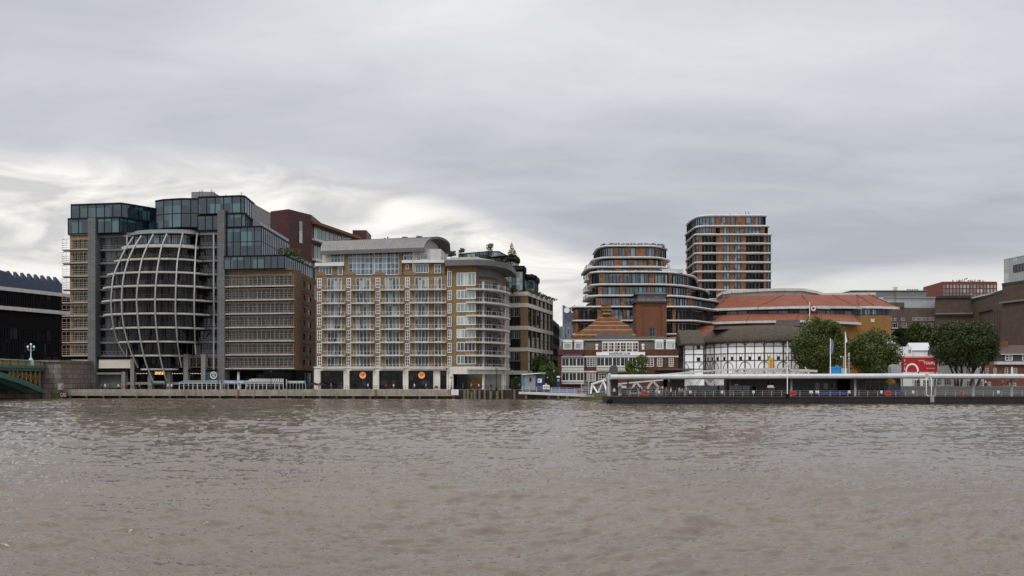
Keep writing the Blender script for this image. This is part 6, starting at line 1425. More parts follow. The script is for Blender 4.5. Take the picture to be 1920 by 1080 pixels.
# railing
posts = list(range(1160, 1925, 18)) + [1940, 1960, 1980, 2000, 2020, 2040]
for i, x in enumerate(posts):
    xx = x + rr.uniform(-2, 2); m = MB(); m.box(PFr, ux(xx) - .045, ux(xx) + .045, -.2, -.1, zdk, zdk + 1.12); m.build('railing_post', ['pier_lightgrey'], pr)
m = MB()
for q2 in (.45, .78, 1.12): m.box(PFr, ux(1160), PFr.L, -.17, -.12, zdk + q2 - .025, zdk + q2 + .025)
m.build('railing', ['grey_metal'], pr)
m = MB(); m.box(PFr, ux(1160), PFr.L, -.14, -.125, zdk + .08, zdk + 1.0); 
# canopy with rounded front lip, in three lengths
def canopy(x0, x1, yt0, yt1, slant0=0, slant1=0):
    m = MB(); pro = [(-11.5, -.55), (-6, .0), (-.6, .02), (-.15, -.1), (.06, -.4), (.0, -.75), (-.35, -.95), (-1.2, -1.0), (-11.5, -.85)]
    secs = []
    for i in range(13):
        t = i / 12; x = x0 + (x1 - x0) * t; py = yt0 + (yt1 - yt0) * t; z = wz(py, PY + .5)
        secs.append([PFr.w(ux(x) + (slant0 if i == 0 else slant1 if i == 12 else 0) * -v / 11, v - .4, z + dz) for v, dz in pro])
    m.grid(secs); m.face(secs[0]); m.face(secs[-1]); return m.build('canopy', ['canopy_white'], pr)
canopy(1146, 1737, 702.5, 700.3, 0, -4); canopy(1744, 2080, 701, 702, -3, 0)
# V-shaped downpipe at the joint, hull link
m = MB()
for s in (-1, 1): m.path([PFr.w(ux(1743) + s*.35, -.5, wz(708, PY)), PFr.w(ux(1743) + s*.55, -.3, wz(712, PY)), PFr.w(ux(1743) + s*.5, -.3, wz(740, PY)), PFr.w(ux(1743) + s*.1, -.2, zdk)], .09, n=6)
m.build('downpipe', ['pure_white'], pr); m = MB(); m.box(PFr, ux(1743.5), ux(1750), .0, .4, .3, zdk + .2); m.build('fender', ['pier_lightgrey'], pr)
for x, mt, r in ((1374, 'pier_grey', .2), (1490, 'pier_lightgrey', .22), (1611, 'pier_lightgrey', .24), (1762.5, 'pier_lightgrey', .2), (1835, 'pier_lightgrey', .28), (1908, 'pier_lightgrey', .28), (1964, 'pier_lightgrey', .28), (1180, 'pier_grey', .16), (1256, 'pier_grey', .16)):
    m = MB(); m.tube(PFr.w(ux(x), -2.2, zdk), PFr.w(ux(x), -2.2, wz(711, PY)), r, n=10); m.build('canopy_column', [mt], pr, smooth=True)
# waiting rooms under the canopy
def room(x0, x1, y0, mat, v=-9, t=2.5): 
    m = MB(); m.box(PFr, ux(x0), ux(x1), v - t, v, zdk, wz(y0, PY + 9) ); return m.build('cabin_wall', [mat], pr)
room(1382, 1700, 708, 'pier_grey'); room(1270, 1296, 708, 'pier_grey', v=-7); room(1146, 1168, 708, 'pier_grey', v=-8.5, t=1); room(1252, 1262, 708, 'black', v=-5, t=.5); room(1600, 1622, 708, 'black', v=-8.2, t=.6)
RF = PFr.off(-9); m = MB()
for x0, x1, y0, y1, gl in ((1557, 1565, 718, 729, 'glass_dark'), (1572, 1580, 718, 729, 'glass_dark'), (1622, 1658, 714, 734, 'glass_shop'), (1443, 1453, 716, 732, 'glass_teal')):
    h = RF.R(x0, y0, x1, y1); win(pr, RF, *h, nx=1 if x1-x0 < 12 else 4, nz=1, v=.03, glass=gl, frame='grey_metal')
for x0, x1, y0, y1, mt in ((1517, 1523.5, 719, 733, 'deep_blue'), (1528.5, 1536, 718, 736, 'pier_lightgrey'), (1544, 1552, 718, 729, 'grey_metal'), (1377, 1384, 720, 741, 'light_metal'), (1661, 1678, 712.5, 718.5, 'banner_yellow'), (1439, 1455, 716, 741, 'timber_dark')):
    h = RF.R(x0, y0, x1, y1); m = MB(); m.box(RF, h[0], h[1], .0, .08, h[2], h[3]); m.build('door' if y1 > 730 else 'panel', [mt], pr)
m = MB(); h = RF.R(1515, 735, 1620, 742); m.box(PFr, ux(1540), ux(1590), -.6, -.55, zdk + .25, zdk + .95); m.build('railing_panel', ['deep_blue'], pr)
m = MB(); m.box(PFr, ux(1665), ux(1695), -.25, -.2, zdk + .3, zdk + .95); m.build('railing_panel', ['deep_blue'], pr)
# glass screens of the shelter
for x0, x1 in ((1302, 1325), (1326, 1350), (1351, 1374), (1384, 1410), (1411, 1437)):
    h = PFr.R(x0, 723, x1, 741); fr = PFr.off(-7.6); m = MB()
    for i in range(4): u = h[0] + (h[1]-h[0]) * i / 3; m.box(fr, u - .03, u + .03, 0, .06, zdk, h[3])
    for z in (zdk + 1.1, zdk + 2.1, h[3] - .05): m.box(fr, h[0], h[1], 0, .06, z - .03, z + .03)
    o = m.build('shelter_screen', ['grey_metal'], pr); g = MB(); g.box(fr, h[0], h[1], -.04, -.01, zdk, h[3]); g.build('pane', ['glass_teal' if x0 > 1300 else 'glass_blue'], o)
# bins / kiosks on deck
for x0, x1, y0, mt, lab in ((1167, 1176, 728, 'timber_dark', 'dark brown ticket cabinet on the pier deck near its left end'), (1441, 1454, 727, 'timber_dark', 'dark brown ticket cabinet on the pier deck below the theatre')):
    h = PFr.R(x0, y0, x1, 742.5); t = thing('ticket_cabinet', lab, 'cabinet', PFr.w(h[0], -1, zdk)); fr = PFr.off(-.6); m = MB(); m.box(fr, h[0], h[1], -.8, 0, zdk + .02, h[3]); m.build('body', [mt], t); m = MB(); m.box(fr, h[0] - .05, h[1] + .05, -.85, .04, h[3], h[3] + .1); m.box(fr, h[0] + .1, h[1] - .1, -.5, -.4, h[3] + .1, h[3] + .5); m.build('top', ['light_metal'], t)
# red banners with dark rims on the railing
for i, (x, lab) in enumerate(((1209, 'red oval sign on the pier railing in front of the waiting crowd'), (1487.5, 'red sign on the pier railing below the tall white pole'), (1665.5, 'red sign on the pier railing below the yellow panel'))):
    t = thing('red_sign', lab, 'sign', PFr.w(ux(x), .05, zdk + .3)); tag(t, group='red signs on the pier railing'); m = MB(); fr = PFr.off(-.08); u = ux(x); m.box(fr, u - .68, u + .68, -.04, .02, zdk + .32, zdk + 1.0); m.box(fr, u - .5, u + .5, -.04, .02, zdk + 1.0, zdk + 1.12); m.box(fr, u - .5, u + .5, -.04, .02, zdk + .18, zdk + .32); m.build('plate', ['red_dull'], t)
    m = MB(); m.box(fr, u - .45, u + .45, .02, .03, zdk + .55, zdk + .75); m.build('lettering', ['dark_brick'], t)
lifebuoy(PFr.w(ux(1803), -.0, zdk + .72), .3, 'red and white lifebuoy hanging on the pier railing below the forked trees', mat='red_dull')
SGN = [(1235.5, 'left of the two columns'), (1294.5, ''), (1354, ''), (1413, ''), (1521, ''), (1532.5, ''), (1592.5, ''), (1653, ''), (1712.5, ''), (1872.5, '')]
for i, (x, s) in enumerate(SGN):
    u = ux(x); fr = PFr.off(-.06); t = thing('notice_sign', 'small white square notice fixed to the pier railing', 'sign', PFr.w(u, 0, zdk + .5)); tag(t, group='white notices on the pier railing'); m = MB(); w_ = .22 if i not in (4, 5) else .32; m.box(fr, u - w_, u + w_, -.03, .01, zdk + .62, zdk + 1.14); m.build('plate', ['pure_white'], t); m = MB(); m.box(fr, u - w_*.5, u + w_*.5, .01, .02, zdk + .75, zdk + .98); m.build('symbol', ['blue_band'], t)
# tall white pole and gear on the canopy roof
tp = thing('white_pole', 'tall slim white pole rising from the pier deck through the canopy line beside the theatre', 'pole', PFr.w(ux(1475.5), .25, zdk)); m = MB(); m.tube(PFr.w(ux(1475.5), .3, zdk), PFr.w(ux(1475.5), .3, wz(640, PY)), .1, n=8, r1=.06); m.build('pole', ['pure_white'], tp); m = MB(); m.tube(PFr.w(ux(1475.5), .3, zdk - .2), PFr.w(ux(1475.5), .3, zdk + .5), .3, n=8); m.build('base', ['black'], tp)
zc = wz(701, PY + 4); YC = PY + 4
def roofp(x, y, Y=YC): return P(x, y, Y)
for x, yt, lab, flagx in ((1557, 634, 'white flagpole with a limp pale lilac flag on the pier canopy', 1), (1585, 622.5, 'taller white flagpole with a small furled white flag on the pier canopy', 0)):
    t = thing('flagpole', lab, 'flagpole', roofp(x, 703)); m = MB(); m.tube(roofp(x, 703), roofp(x, yt), .1, n=6, r1=.06); m.build('pole', ['pure_white'], t)
    m = MB(); rows = []
    for j in range(7):
        yy = yt + 2 + j * (26 / 6 if flagx else 17 / 6); w_ = (5.5 - abs(j - 2) * .55) if flagx else (.6 + j * .55 if j < 6 else .5)
        rows.append([roofp(x + .6 + w_ * k / 4, yy + k * (.5 if flagx else .4), YC + .1 * math.sin(k * 1.9 + j)) for k in range(5)])
    m.grid(rows); m.build('flag', ['blue_band' if flagx else 'pure_white'], t)
t = thing('water_tank', 'bright blue box tank on the pier canopy between the two flagpoles', 'tank', roofp(1568, 702)); m = MB(); m.wb(wx(1561, YC), wx(1576, YC), YC, YC + 1.5, zc, wz(690, YC)); m.wb(wx(1559.5, YC), wx(1577, YC), YC - .1, YC + 1.6, wz(690.2, YC), wz(687.5, YC)); m.build('body', ['blue_tank'], t); m = MB(); m.path([roofp(1566, 688), roofp(1567, 685.5), roofp(1571, 685.5), roofp(1571, 688)], .05, n=4); m.build('handle', ['light_metal'], t)
t = thing('equipment_box', 'pale grey equipment box beside the blue tank on the pier canopy', 'cabinet', roofp(1584, 702)); m = MB(); m.wb(wx(1578, YC), wx(1589, YC), YC + .2, YC + 1.4, zc, wz(690.5, YC)); m.build('body', ['pale_green'], t)
for x, yt, s, lab in ((1581.5, 668, 3, 'short white mast with a side arm on the pier canopy'), (1592, 662, 0, 'thin grey instrument mast with white sensors right of the taller flagpole')):
    t = thing('instrument_mast', lab, 'mast', roofp(x, 702)); m = MB(); m.tube(roofp(x, 703), roofp(x, yt), .06, n=5)
    if s: m.tube(roofp(x, yt), roofp(x - 5, yt + .6), .05, n=4)
    else: m.tube(roofp(x - 2.5, 681), roofp(x + 3, 681), .04, n=4)
    m.build('pole', ['light_metal'], t); m = MB(); [m.sphere(roofp(x - (5 if s else .3), yy), .13) for yy in ((yt + 1,) if s else (663, 666, 672))]; m.build('sensor', ['pure_white'], t)
# gangway behind the pier : white truss visible over and under the canopy
gw2 = thing('gangway', 'long white truss gangway sloping behind the pier canopy down to the pontoon', 'gangway', (wx(1300, 215), 215, G)); 
def truss(pa, pb_, hgt, n, par, name='truss', r=.13, deck=True, w_=2.2, mat='offwhite'):
    pa, pb_ = Vector(pa), Vector(pb_); 
    for off_y in (0, w_):
        o_ = Vector((0, off_y, 0)); Z = Vector((0, 0, hgt)); m = MB(); m.bar([pa + o_, pb_ + o_], .25, .3); m.bar([pa + o_ + Z, pb_ + o_ + Z], .25, .3)
        for i in range(n):
            a = pa.lerp(pb_, i / n) + o_; b = pa.lerp(pb_, (i + .5) / n) + o_; c = pa.lerp(pb_, (i + 1) / n) + o_; m.tube(a, b + Z, r, n=5); m.tube(b + Z, c, r, n=5)
        m.tube(pa + o_, pa + o_ + Z, r, n=5); m.tube(pb_ + o_, pb_ + o_ + Z, r, n=5); m.build(name, [mat], par)
    if deck: m = MB(); o_ = Vector((0, w_/2, 0)); m.bar([pa + o_, pb_ + o_], w_, .15); m.build('deck', ['pier_grey'], par)
truss(P(1255, 706, 205), P(1514, 722, 200), 2.1, 12, gw2) if False else None
truss(P(1148, 741, 206), P(1430, 716, 203), 2.4, 9, gw2); truss(P(1378, 702.5, 212), P(1517, 702.5, 212), 1.1, 9, gw2, name='upper_truss', deck=False)
m = MB(); a, b = P(1225, 704, 208), P(1360, 692.8, 208); m.bar([a, b], 3, .35); m.bar([P(1360, 692.8, 208), P(1478, 690.5, 208)], 3, .3); m.bar([P(1478, 693.5, 208), P(1531, 696, 208)], 1.2, .5); m.build('gangway_roof', ['offwhite'], gw2)
m = MB()
for x in (1383, 1395, 1472, 1480, 1511): m.tube(P(x, 703, 208), P(x, 690, 208), .12, n=5)
m.build('post', ['offwhite'], gw2)
# ---- approach: kiosk, walkway, white truss ----
ap = thing('approach_walkway', 'pale steel walkway with railings running from the kiosk towards the pier', 'walkway', (wx(1040, 222), 222, 0))
A0, A1 = P(979, 735.5, 228), P(1108, 740.5, 212); m = MB(); m.bar([A0 + Vector((0,1,-.15)), A1 + Vector((0,1,-.15))], 2.4, .55); m.build('deck', ['offwhite'], ap)
m = MB(); n = 9
for i in range(n + 1): p = A0.lerp(A1, i/n); m.tube(p, p + Vector((0,0,1.45)), .07, n=5)
for z in (.5, .95, 1.45): m.path([A0 + Vector((0,0,z)), A1 + Vector((0,0,z))], .04, n=4)
m.build('railing', ['light_metal'], ap)
m = MB(); B0_, B1_ = A0.lerp(A1, .42) + Vector((0, 1.9, .7)), A0.lerp(A1, .82) + Vector((0, 1.9, .7)); m.bar([B0_, B1_], .06, 1.0); m.build('side_panel', ['blue_band'], ap)
for x, Y in ((987, 227),): m = MB(); m.tube(P(x, 748, Y), P(x, 737, Y), .32, n=8); m.build('pile', ['pile_wood'], ap)
m = MB(); p = A0.lerp(A1, .83); m.wb(p.x - .35, p.x + .45, p.y - .15, p.y - .08, p.z + .25, p.z + .85); m.build('red_panel', ['red_dull'], ap)
gt2 = thing('gate_frame', 'pale lattice gate frame joining the walkway to the white truss bridge', 'gate', P(1098, 741, 212)); m = MB(); 
for x in (1090, 1104): m.tube(P(x, 742, 212), P(x, 712 if x > 1100 else 715, 212), .09, n=5)
for y in (714, 720, 726, 732, 738): m.tube(P(1090, y, 212), P(1104, y, 212), .05, n=4)
m.build('frame', ['light_metal'], gt2); m = MB()
for i in range(6): m.tube(P(1090 + i*2.6, 742, 212.2), P(1090 + i*2.6, 715, 212.2), .03, n=4)
m.build('bars', ['light_metal'], gt2)
tb_ = thing('truss_bridge', 'short white steel truss bridge stepping onto the left end of the pier', 'footbridge', P(1125, 740, 205)); a, b = P(1108, 739.5, 208), P(1140, 736, 198); 
for oy in (0, 2):
    m = MB(); o_ = Vector((0, oy, 0)); m.bar([a + o_, b + o_], .28, .4); m.bar([a + o_ + Vector((.3,0,2.3)), b + o_ + Vector((0,0,2.9))], .28, .35); m.bar([a + o_, a + o_ + Vector((.3,0,2.3))], .3, .3)
    m.tube(a + o_, a + o_ + Vector((.35,0,2.3)), .14, n=5); mid = a.lerp(b, .45) + o_; m.tube(a + o_ + Vector((.4,0,2.2)), mid, .13, n=5); m.tube(mid, a.lerp(b, .75) + o_ + Vector((0,0,2.6)), .13, n=5); m.tube(a.lerp(b, .75) + o_ + Vector((0,0,2.6)), b + o_, .13, n=5); m.build('truss', ['pure_white'], tb_)
m = MB(); m.bar([a + Vector((0,1,0)), b + Vector((0,1,0))], 2, .2); m.build('deck', ['pier_grey'], tb_)
gp_ = thing('guide_pile', 'tall grey steel pile with green weed at its foot, left end of pier', 'pile', P(1143, 750, 190)); m = MB(); m.tube(P(1142.5, 757, 190), P(1142.5, 742, 190), .42, n=12); m.build('foot', ['algae'], gp_, smooth=True); m = MB(); m.tube(P(1142.5, 742, 190), P(1142.5, 703, 190), .4, n=12); m.sphere(P(1142.5, 703, 190), .4, n=10); m.build('shaft', ['pier_lightgrey'], gp_, smooth=True)
dm = thing('drum_cover', 'dark grey domed steel hood above the left end of the canopy', 'cabinet', P(1151, 702, 196)); m = MB(); x0, x1 = wx(1144, 196), wx(1158.5, 196); n = 8; f = [Vector((x0, 196, wz(703, 196)))] + [Vector(((x0+x1)/2 - (x1-x0)/2*math.cos(math.pi*i/n), 196, wz(690, 196) + .55*math.sin(math.pi*i/n))) for i in range(n+1)] + [Vector((x1, 196, wz(703, 196)))]
g = [p + Vector((0,1.6,0)) for p in f]; m.face(f); m.face(g); [m.face([f[i], f[(i+1)%len(f)], g[(i+1)%len(f)], g[i]]) for i in range(len(f))]; m.build('hood', ['dark_grey'], dm); m = MB(); m.wb(x0, x1, 196, 197.6, zdk, wz(703, 196)); m.build('base', ['pier_grey'], dm)
dm2 = thing('drum_cover', 'grey domed steel hood above the canopy, left of the red tours billboard', 'cabinet', P(1680, 702, 196)); x0, x1 = wx(1671, 196), wx(1689, 196); m = MB(); f = [Vector((x0, 196, wz(703, 196)))] + [Vector(((x0+x1)/2 - (x1-x0)/2*math.cos(math.pi*i/n), 196, wz(688, 196) + .55*math.sin(math.pi*i/n))) for i in range(n+1)] + [Vector((x1, 196, wz(703, 196)))]
g = [p + Vector((0,1.6,0)) for p in f]; m.face(f); m.face(g); [m.face([f[i], f[(i+1)%len(f)], g[(i+1)%len(f)], g[i]]) for i in range(len(f))]; m.build('hood', ['grey_metal'], dm2); m = MB(); m.wb(x0, x1, 196, 197.6, zdk, wz(703, 196)); m.build('base', ['pier_grey'], dm2)
# kiosk
kk = thing('ticket_kiosk', 'small blue and grey ticket kiosk with thin white sloping roof', 'kiosk', P(995, 732, 235)); KF2 = Fr(978, 235.5, 1016, 234); kz = lambda y: KF2.z(995, y)
m = MB(); m.box(KF2, KF2.u(978), KF2.u(984), -3, 0, G, kz(704)); m.build('side_wall', ['sky_panel'], kk); m = MB(); m.box(KF2, KF2.u(984), KF2.u(1004), -3, -.02, G, kz(703.5)); m.build('wall', ['grey_metal'], kk); m = MB(); m.box(KF2, KF2.u(1004), KF2.u(1016), -3, -.04, G, kz(703)); m.build('wall', ['navy'], kk)
h = (KF2.u(992), KF2.u(997), kz(716), kz(707.5)); win(kk, KF2, *h, nx=1, nz=1, v=.0, glass='glass_shop', frame='grey_metal')
m = MB(); m.hexa([KF2.w(KF2.u(980),-3.5,kz(702.5)), KF2.w(KF2.u(1017),-3.5,kz(700.2)), KF2.w(KF2.u(1017),.9,kz(700.2)), KF2.w(KF2.u(980),.9,kz(702.8)), KF2.w(KF2.u(980),-3.5,kz(701.3)), KF2.w(KF2.u(1017),-3.5,kz(698.8)), KF2.w(KF2.u(1017),.9,kz(698.8)), KF2.w(KF2.u(980),.9,kz(701.3))]); m.build('roof', ['pure_white'], kk)
m = MB(); h = KF2.R(1008, 710, 1016, 717.5); m.box(KF2, h[0], h[1], 0, .06, h[2], h[3]); s_ = m.build('sign_plate', ['pure_white'], kk)
m = MB(); c = KF2.w((h[0]+h[1])/2, .08, (h[2]+h[3])/2)
for i in range(16):
    t0, t1 = 2*math.pi*i/16, 2*math.pi*(i+1)/16; m.face([c + Vector((math.cos(t)*r, 0, math.sin(t)*r)) for t, r in ((t0,.2),(t1,.2),(t1,.32),(t0,.32))])
m.face([c + Vector((-.42,-.01,-.06)), c + Vector((.42,-.01,-.06)), c + Vector((.42,-.01,.06)), c + Vector((-.42,-.01,.06))]); m.build('roundel', ['deep_blue'], s_)
for x, lab in ((1020.5, 'white square notice low on the walkway railing, left one of two'), (1027.5, 'white square notice low on the walkway railing, right one of two')):
    t = thing('notice_sign', lab, 'sign', P(x, 728, 222)); m = MB(); m.wb(wx(x - 2.7, 222), wx(x + 2.7, 222), 222, 222.06, wz(729.5, 222), wz(722, 222)); m.build('plate', ['pure_white'], t); m = MB(); m.wb(wx(x - 1.2, 222), wx(x + 1.2, 222), 221.97, 221.99, wz(727.5, 222), wz(724, 222)); m.build('symbol', ['zinc'], t)
tt2 = thing('totem_sign', 'dark blue totem sign with white cap and ring emblem behind the walkway', 'sign', P(1047, 730, 238)); m = MB(); m.wb(wx(1044.5, 238), wx(1049.5, 238), 238, 238.3, G, wz(708, 238)); m.build('panel', ['navy'], tt2); m = MB(); m.wb(wx(1044, 238), wx(1050, 238), 237.9, 238.35, wz(708, 238), wz(705, 238)); m.build('cap', ['pure_white'], tt2)
m = MB(); c = P(1047, 713, 237.9)
for i in range(14):
    t0, t1 = 2*math.pi*i/14, 2*math.pi*(i+1)/14; m.face([c + Vector((math.cos(t)*r, 0, math.sin(t)*r)) for t, r in ((t0,.16),(t1,.16),(t1,.26),(t0,.26))])
m.build('ring_emblem', ['pure_white'], tt2)
# ---- promenade lamps ----
def lamp(px, Y, yt, label, mat='black_metal', globe=True, grp='lamp posts along the promenade'):
    t = thing('lamp_post', label, 'lamp post', (wx(px, Y), Y, G)); tag(t, group=grp); x = wx(px, Y); z = wz(yt, Y); m = MB(); m.lathe((x, Y, G), [(.22, 0), (.2, .5), (.1, .8), (.07, z - G - .7), (.1, z - G - .6)], n=8); m.build('post', [mat], t, smooth=True)
    m = MB(); (m.sphere((x, Y, z - .35), .24, n=8) if globe else m.wb(x - .3, x + .3, Y - .3, Y + .3, z - .5, z - .3)); m.build('lantern', ['pure_white' if globe else mat], t, smooth=globe)
    m = MB(); m.lathe((x, Y, z - .2), [(.42, 0), (.3, .12), (.05, .22)], n=8); m.build('cap', [mat], t)
lamp(409, 239, 693, 'slim dark lamp post in front of the plain roofed conservatory', globe=False); lamp(508, 238.6, 695, 'slim dark lamp post in front of the striped conservatory', globe=False)
lamp(846, 237.9, 706, 'short dark lamp post behind the white notice board', globe=False); lamp(931, 238.4, 691, 'dark lamp post under the curved end of the flats', globe=False)
lamp(960.5, 241, 693, 'white globe lamp post left of the ticket kiosk'); lamp(1038.5, 240, 693, 'white globe lamp post behind the blue totem sign'); lamp(1027, 242, 705, 'small white globe lamp post right of the kiosk roof')
for x, lab in ((1476.5, 'leftmost white globe lamp standing over the truss end'), (1537, 'pair side white globe lamp left of the lilac flag pole'), (1510, 'white globe lamp peeping over the gangway truss')): lamp(x, 244, 686, lab, globe=True)
# cafe parasols
def parasol(px, Y, yt, label, r=1.5, mat='umbrella_black'):
    t = thing('parasol', label, 'parasol', (wx(px, Y), Y, G)); x = wx(px, Y); z = wz(yt, Y); m = MB(); m.tube((x, Y, G), (x, Y, z), .05, n=5); m.build('pole', ['light_metal'], t); m = MB(); m.lathe((x, Y, z - .75), [(r, 0), (r*.95, .12), (.05, .75)], n=8); m.build('canopy', [mat], t)
parasol(588, 246, 716.5, 'black cafe parasol left of the white ground floor', 1.7); parasol(602, 245.5, 717, 'black cafe parasol in front of the leftmost shop opening', 1.7)
parasol(818, 244, 723, 'small red-brown cafe parasol beside the narrow door', .8, 'dark_brick')
# ================= trees =================
def leafcloud(name, lobes, n, size, mat, parent, seed, shell=.55):
    """lobes: (cx,cy,cz,rx,ry,rz) ; many small leaf-clump faces filling the outer part of each lobe"""
    r = np.random.default_rng(seed); vol = np.array([l[3]*l[4]*l[5] for l in lobes]) ** .75; cnt = (n * vol / vol.sum()).astype(int)
    C = []
    for l, c in zip(lobes, cnt):
        d = r.normal(size=(c, 3)); d /= np.linalg.norm(d, axis=1)[:, None]; rad = shell + (1 - shell) * r.random(c) ** .55
        wob = 1 + .09 * np.sin(d[:,0]*6 + seed) + .09 * np.sin(d[:,2]*7 + d[:,1]*5 + seed*2)
        rad = rad * wob; p = d * rad[:, None] * np.array(l[3:6]) + np.array(l[:3]); C.append(p)
    C = np.concatenate(C); k = len(C); s = size * (.55 + .9 * r.random(k))
    a = r.normal(size=(k, 3)); a /= np.linalg.norm(a, axis=1)[:, None]; b = np.cross(a, r.normal(size=(k, 3))); b /= np.linalg.norm(b, axis=1)[:, None]
    a *= (s * .62)[:, None]; b *= (s * .45)[:, None]
    V = np.stack([C - a, C + b*.9, C + a, C - b], 1).reshape(-1, 3)
    W = WM[parent.name].translation; V = V - np.array(W)
    me = bpy.data.meshes.new(name); me.vertices.add(len(V)); me.vertices.foreach_set('co', V.ravel().astype(np.float32))
    me.loops.add(4*k); me.loops.foreach_set('vertex_index', np.arange(4*k, dtype=np.int32)); me.polygons.add(k); me.polygons.foreach_set('loop_start', np.arange(0, 4*k, 4, dtype=np.int32)); me.polygons.foreach_set('loop_total', np.full(k, 4, dtype=np.int32))
    me.update(calc_edges=True); me.materials.append(MT[mat]); return put(name, me, WM[parent.name], parent)
def tree(label, px, Y, ytop, ybot, x0, x1, mat, n=9000, size=.5, seed=1, trunks=((0, 0),), name='broadleaf_tree', base=None, shape='round', group=None, tr=.35):
    g = base if base is not None else G
    t = thing(name, label, 'tree', (wx(px, Y), Y, g)); 
    if group: t['group'] = group
    cx = wx((x0 + x1) / 2, Y); w = (wx(x1, Y) - wx(x0, Y)) / 2; zt, zb = wz(ytop, Y), wz(ybot, Y); h = (zt - zb) / 2; r = random.Random(seed); lobes = []
    if shape == 'round':
        lobes.append((cx, Y, zb + h * .98, w * .88, w * .82, h * .9)); lobes.append((cx, Y, zb + h * .6, w * .8, w * .76, h * .58))
        for i in range(24):
            a = r.uniform(0, 2*math.pi); e = r.uniform(-.7, 1.1); rr_ = r.uniform(.62, .76)
            lobes.append((cx + w * rr_ * math.cos(a) * math.cos(e), Y + w * rr_ * math.sin(a) * math.cos(e), zb + h + h * .66 * math.sin(e), w * r.uniform(.17, .36), w * .3, h * r.uniform(.16, .32)))
    elif shape == 'cone':
        for i in range(7): f = i / 6; lobes.append((cx + r.uniform(-.2, .2), Y, zb + 2*h*f, w * (1 - .8 * f), w * (1 - .8 * f), h * .22))
    else:
        for i in range(9): lobes.append((cx + r.uniform(-.6, .6) * w, Y + r.uniform(-.5, .5) * w, zb + h * r.uniform(.4, 1.6), w * r.uniform(.3, .5), w * .4, h * r.uniform(.25, .45)))
    leafcloud('crown', lobes, n, size, mat, t, seed)
    m = MB()
    for dx, lean in trunks:
        b = Vector((wx(px, Y) + dx, Y + r.uniform(-.3, .3), g)); k = Vector((b.x + lean * .35, Y, g + (zb - g) * .55 + .3)); tp = Vector((cx + lean, Y, zb + h * .9)); m.tube(b, k, tr, n=8, r1=tr * .8); m.tube(k, tp, tr * .8, n=7, r1=tr * .25)
        for q in range(7):
            st = k.lerp(tp, r.uniform(.0, .6)); a = r.uniform(0, 2*math.pi); e = Vector((st.x + w * .6 * math.cos(a), st.y + w * .5 * math.sin(a), st.z + h * r.uniform(.5, .9))); m.tube(st, e, tr * .38, n=5, r1=.05)
    m.build('trunk', ['bark'], t)
    return t
tree('large dense bushy green tree hiding the right side of the thatched theatre', 1535, 238+10, 587, 709, 1478, 1592, 'leaf_dark', 24000, .36, 3, tr=.4)
tree('bushy green tree right of the flagpoles, in front of the yellow brick wall', 1640, 250, 611, 709, 1588, 1692, 'leaf_dark', 20000, .36, 8, tr=.4)
tree('dark spreading tree with forked trunk, left one of the close pair', 1797, 249, 594, 690, 1744, 1826, 'leaf_deep', 15500, .36, 12, trunks=((-.4, -2.4), (.5, 1.6), (0, -.5)), tr=.34)
tree('dark spreading tree with upright trunk, right one of the close pair', 1822, 248, 595, 692, 1788, 1874, 'leaf_deep', 16500, .36, 15, trunks=((0, 0), (1.2, 3.5), (-.2, .8)), tr=.42)
tree('small light green leafy tree in front of the brick pub, above the pier canopy', 1192, 232, 664, 712, 1170, 1218, 'leaf_bright', 3600, .33, 21, shape='loose', tr=.12)
tree('light green rounded bushy tree left of the brick pub', 1027, 256, 676, 728, 1008, 1050, 'leaf_mid', 5000, .4, 25, tr=.2)
tree('dark tree in front of the brick framed office', 1012, 268, 662, 715, 994, 1036, 'leaf_deep', 4500, .42, 29, tr=.25)
tree('low ivy covered bush left of the ticket kiosk', 967, 246, 704, 732, 957, 978, 'leaf_deep', 2000, .33, 31, tr=.12)
for px, Y, a, b, x0, x1, s, lab in ((1690, 318, 613, 655, 1672, 1706, 33, 'dark green tree behind the white houses, left one below the brown flats'), (1718, 322, 601, 655, 1698, 1748, 34, 'taller mid green tree below the brown flats, right end of the row'),):
    tree(lab, px, Y, a, b, x0, x1, 'leaf_deep' if s == 33 else 'leaf_mid', 5500, .6, s, tr=.3)
tree('yellow green tree at the right edge above the brick house roof', 1912, 290, 628, 652, 1901, 1935, 'leaf_bright', 3000, .5, 37, tr=.25)
# roof garden plants
def rooft(label, px, Y, yt, yb, x0, x1, mat, n, seed, shape='loose', name='roof_tree', size=.28): return tree(label, px, Y, yt, yb, x0, x1, mat, n, size, seed, base=wz(yb, Y) - 1.2, shape=shape, name=name, tr=.09)
rooft('dark green rooftop bush immediately right of the curved grey roof', 846, 303, 468, 482, 838, 857, 'leaf_dark', 1300, 41)
rooft('spiky light green rooftop shrub beside the left end of the glass roof storey', 864, 301, 461, 475, 857, 874, 'leaf_olive', 450, 42)
rooft('airy narrow young tree on the roof terrace in front of the glass storey', 918, 293, 452, 486, 909, 927, 'leaf_olive', 750, 43)
rooft('open topped conifer rising from the roof terrace at the right', 960, 280, 457, 478, 951, 970, 'leaf_dark', 420, 44, shape='cone')
rooft('dense dark shrub mass below the rooftop conifer', 958, 279.5, 473, 489, 948, 974, 'leaf_deep', 1800, 45)
rooft('dark shrubs trailing over the upper planted terrace', 935, 281, 485, 491, 908, 958, 'leaf_deep', 900, 46, name='terrace_shrubs')
rooft('shrubs along the middle planted terrace of the roof garden office', 965, 273, 500, 507, 948, 980, 'leaf_deep', 1100, 47, name='terrace_shrubs')
rooft('shrubs on the right planted terrace of the roof garden office', 996, 283, 513, 522, 985, 1008, 'leaf_dark', 900, 48, name='terrace_shrubs')
rooft('low green plants on the brick parapet of the roof garden office', 962, 269, 540, 548, 948, 975, 'leaf_dark', 700, 49, name='terrace_shrubs')
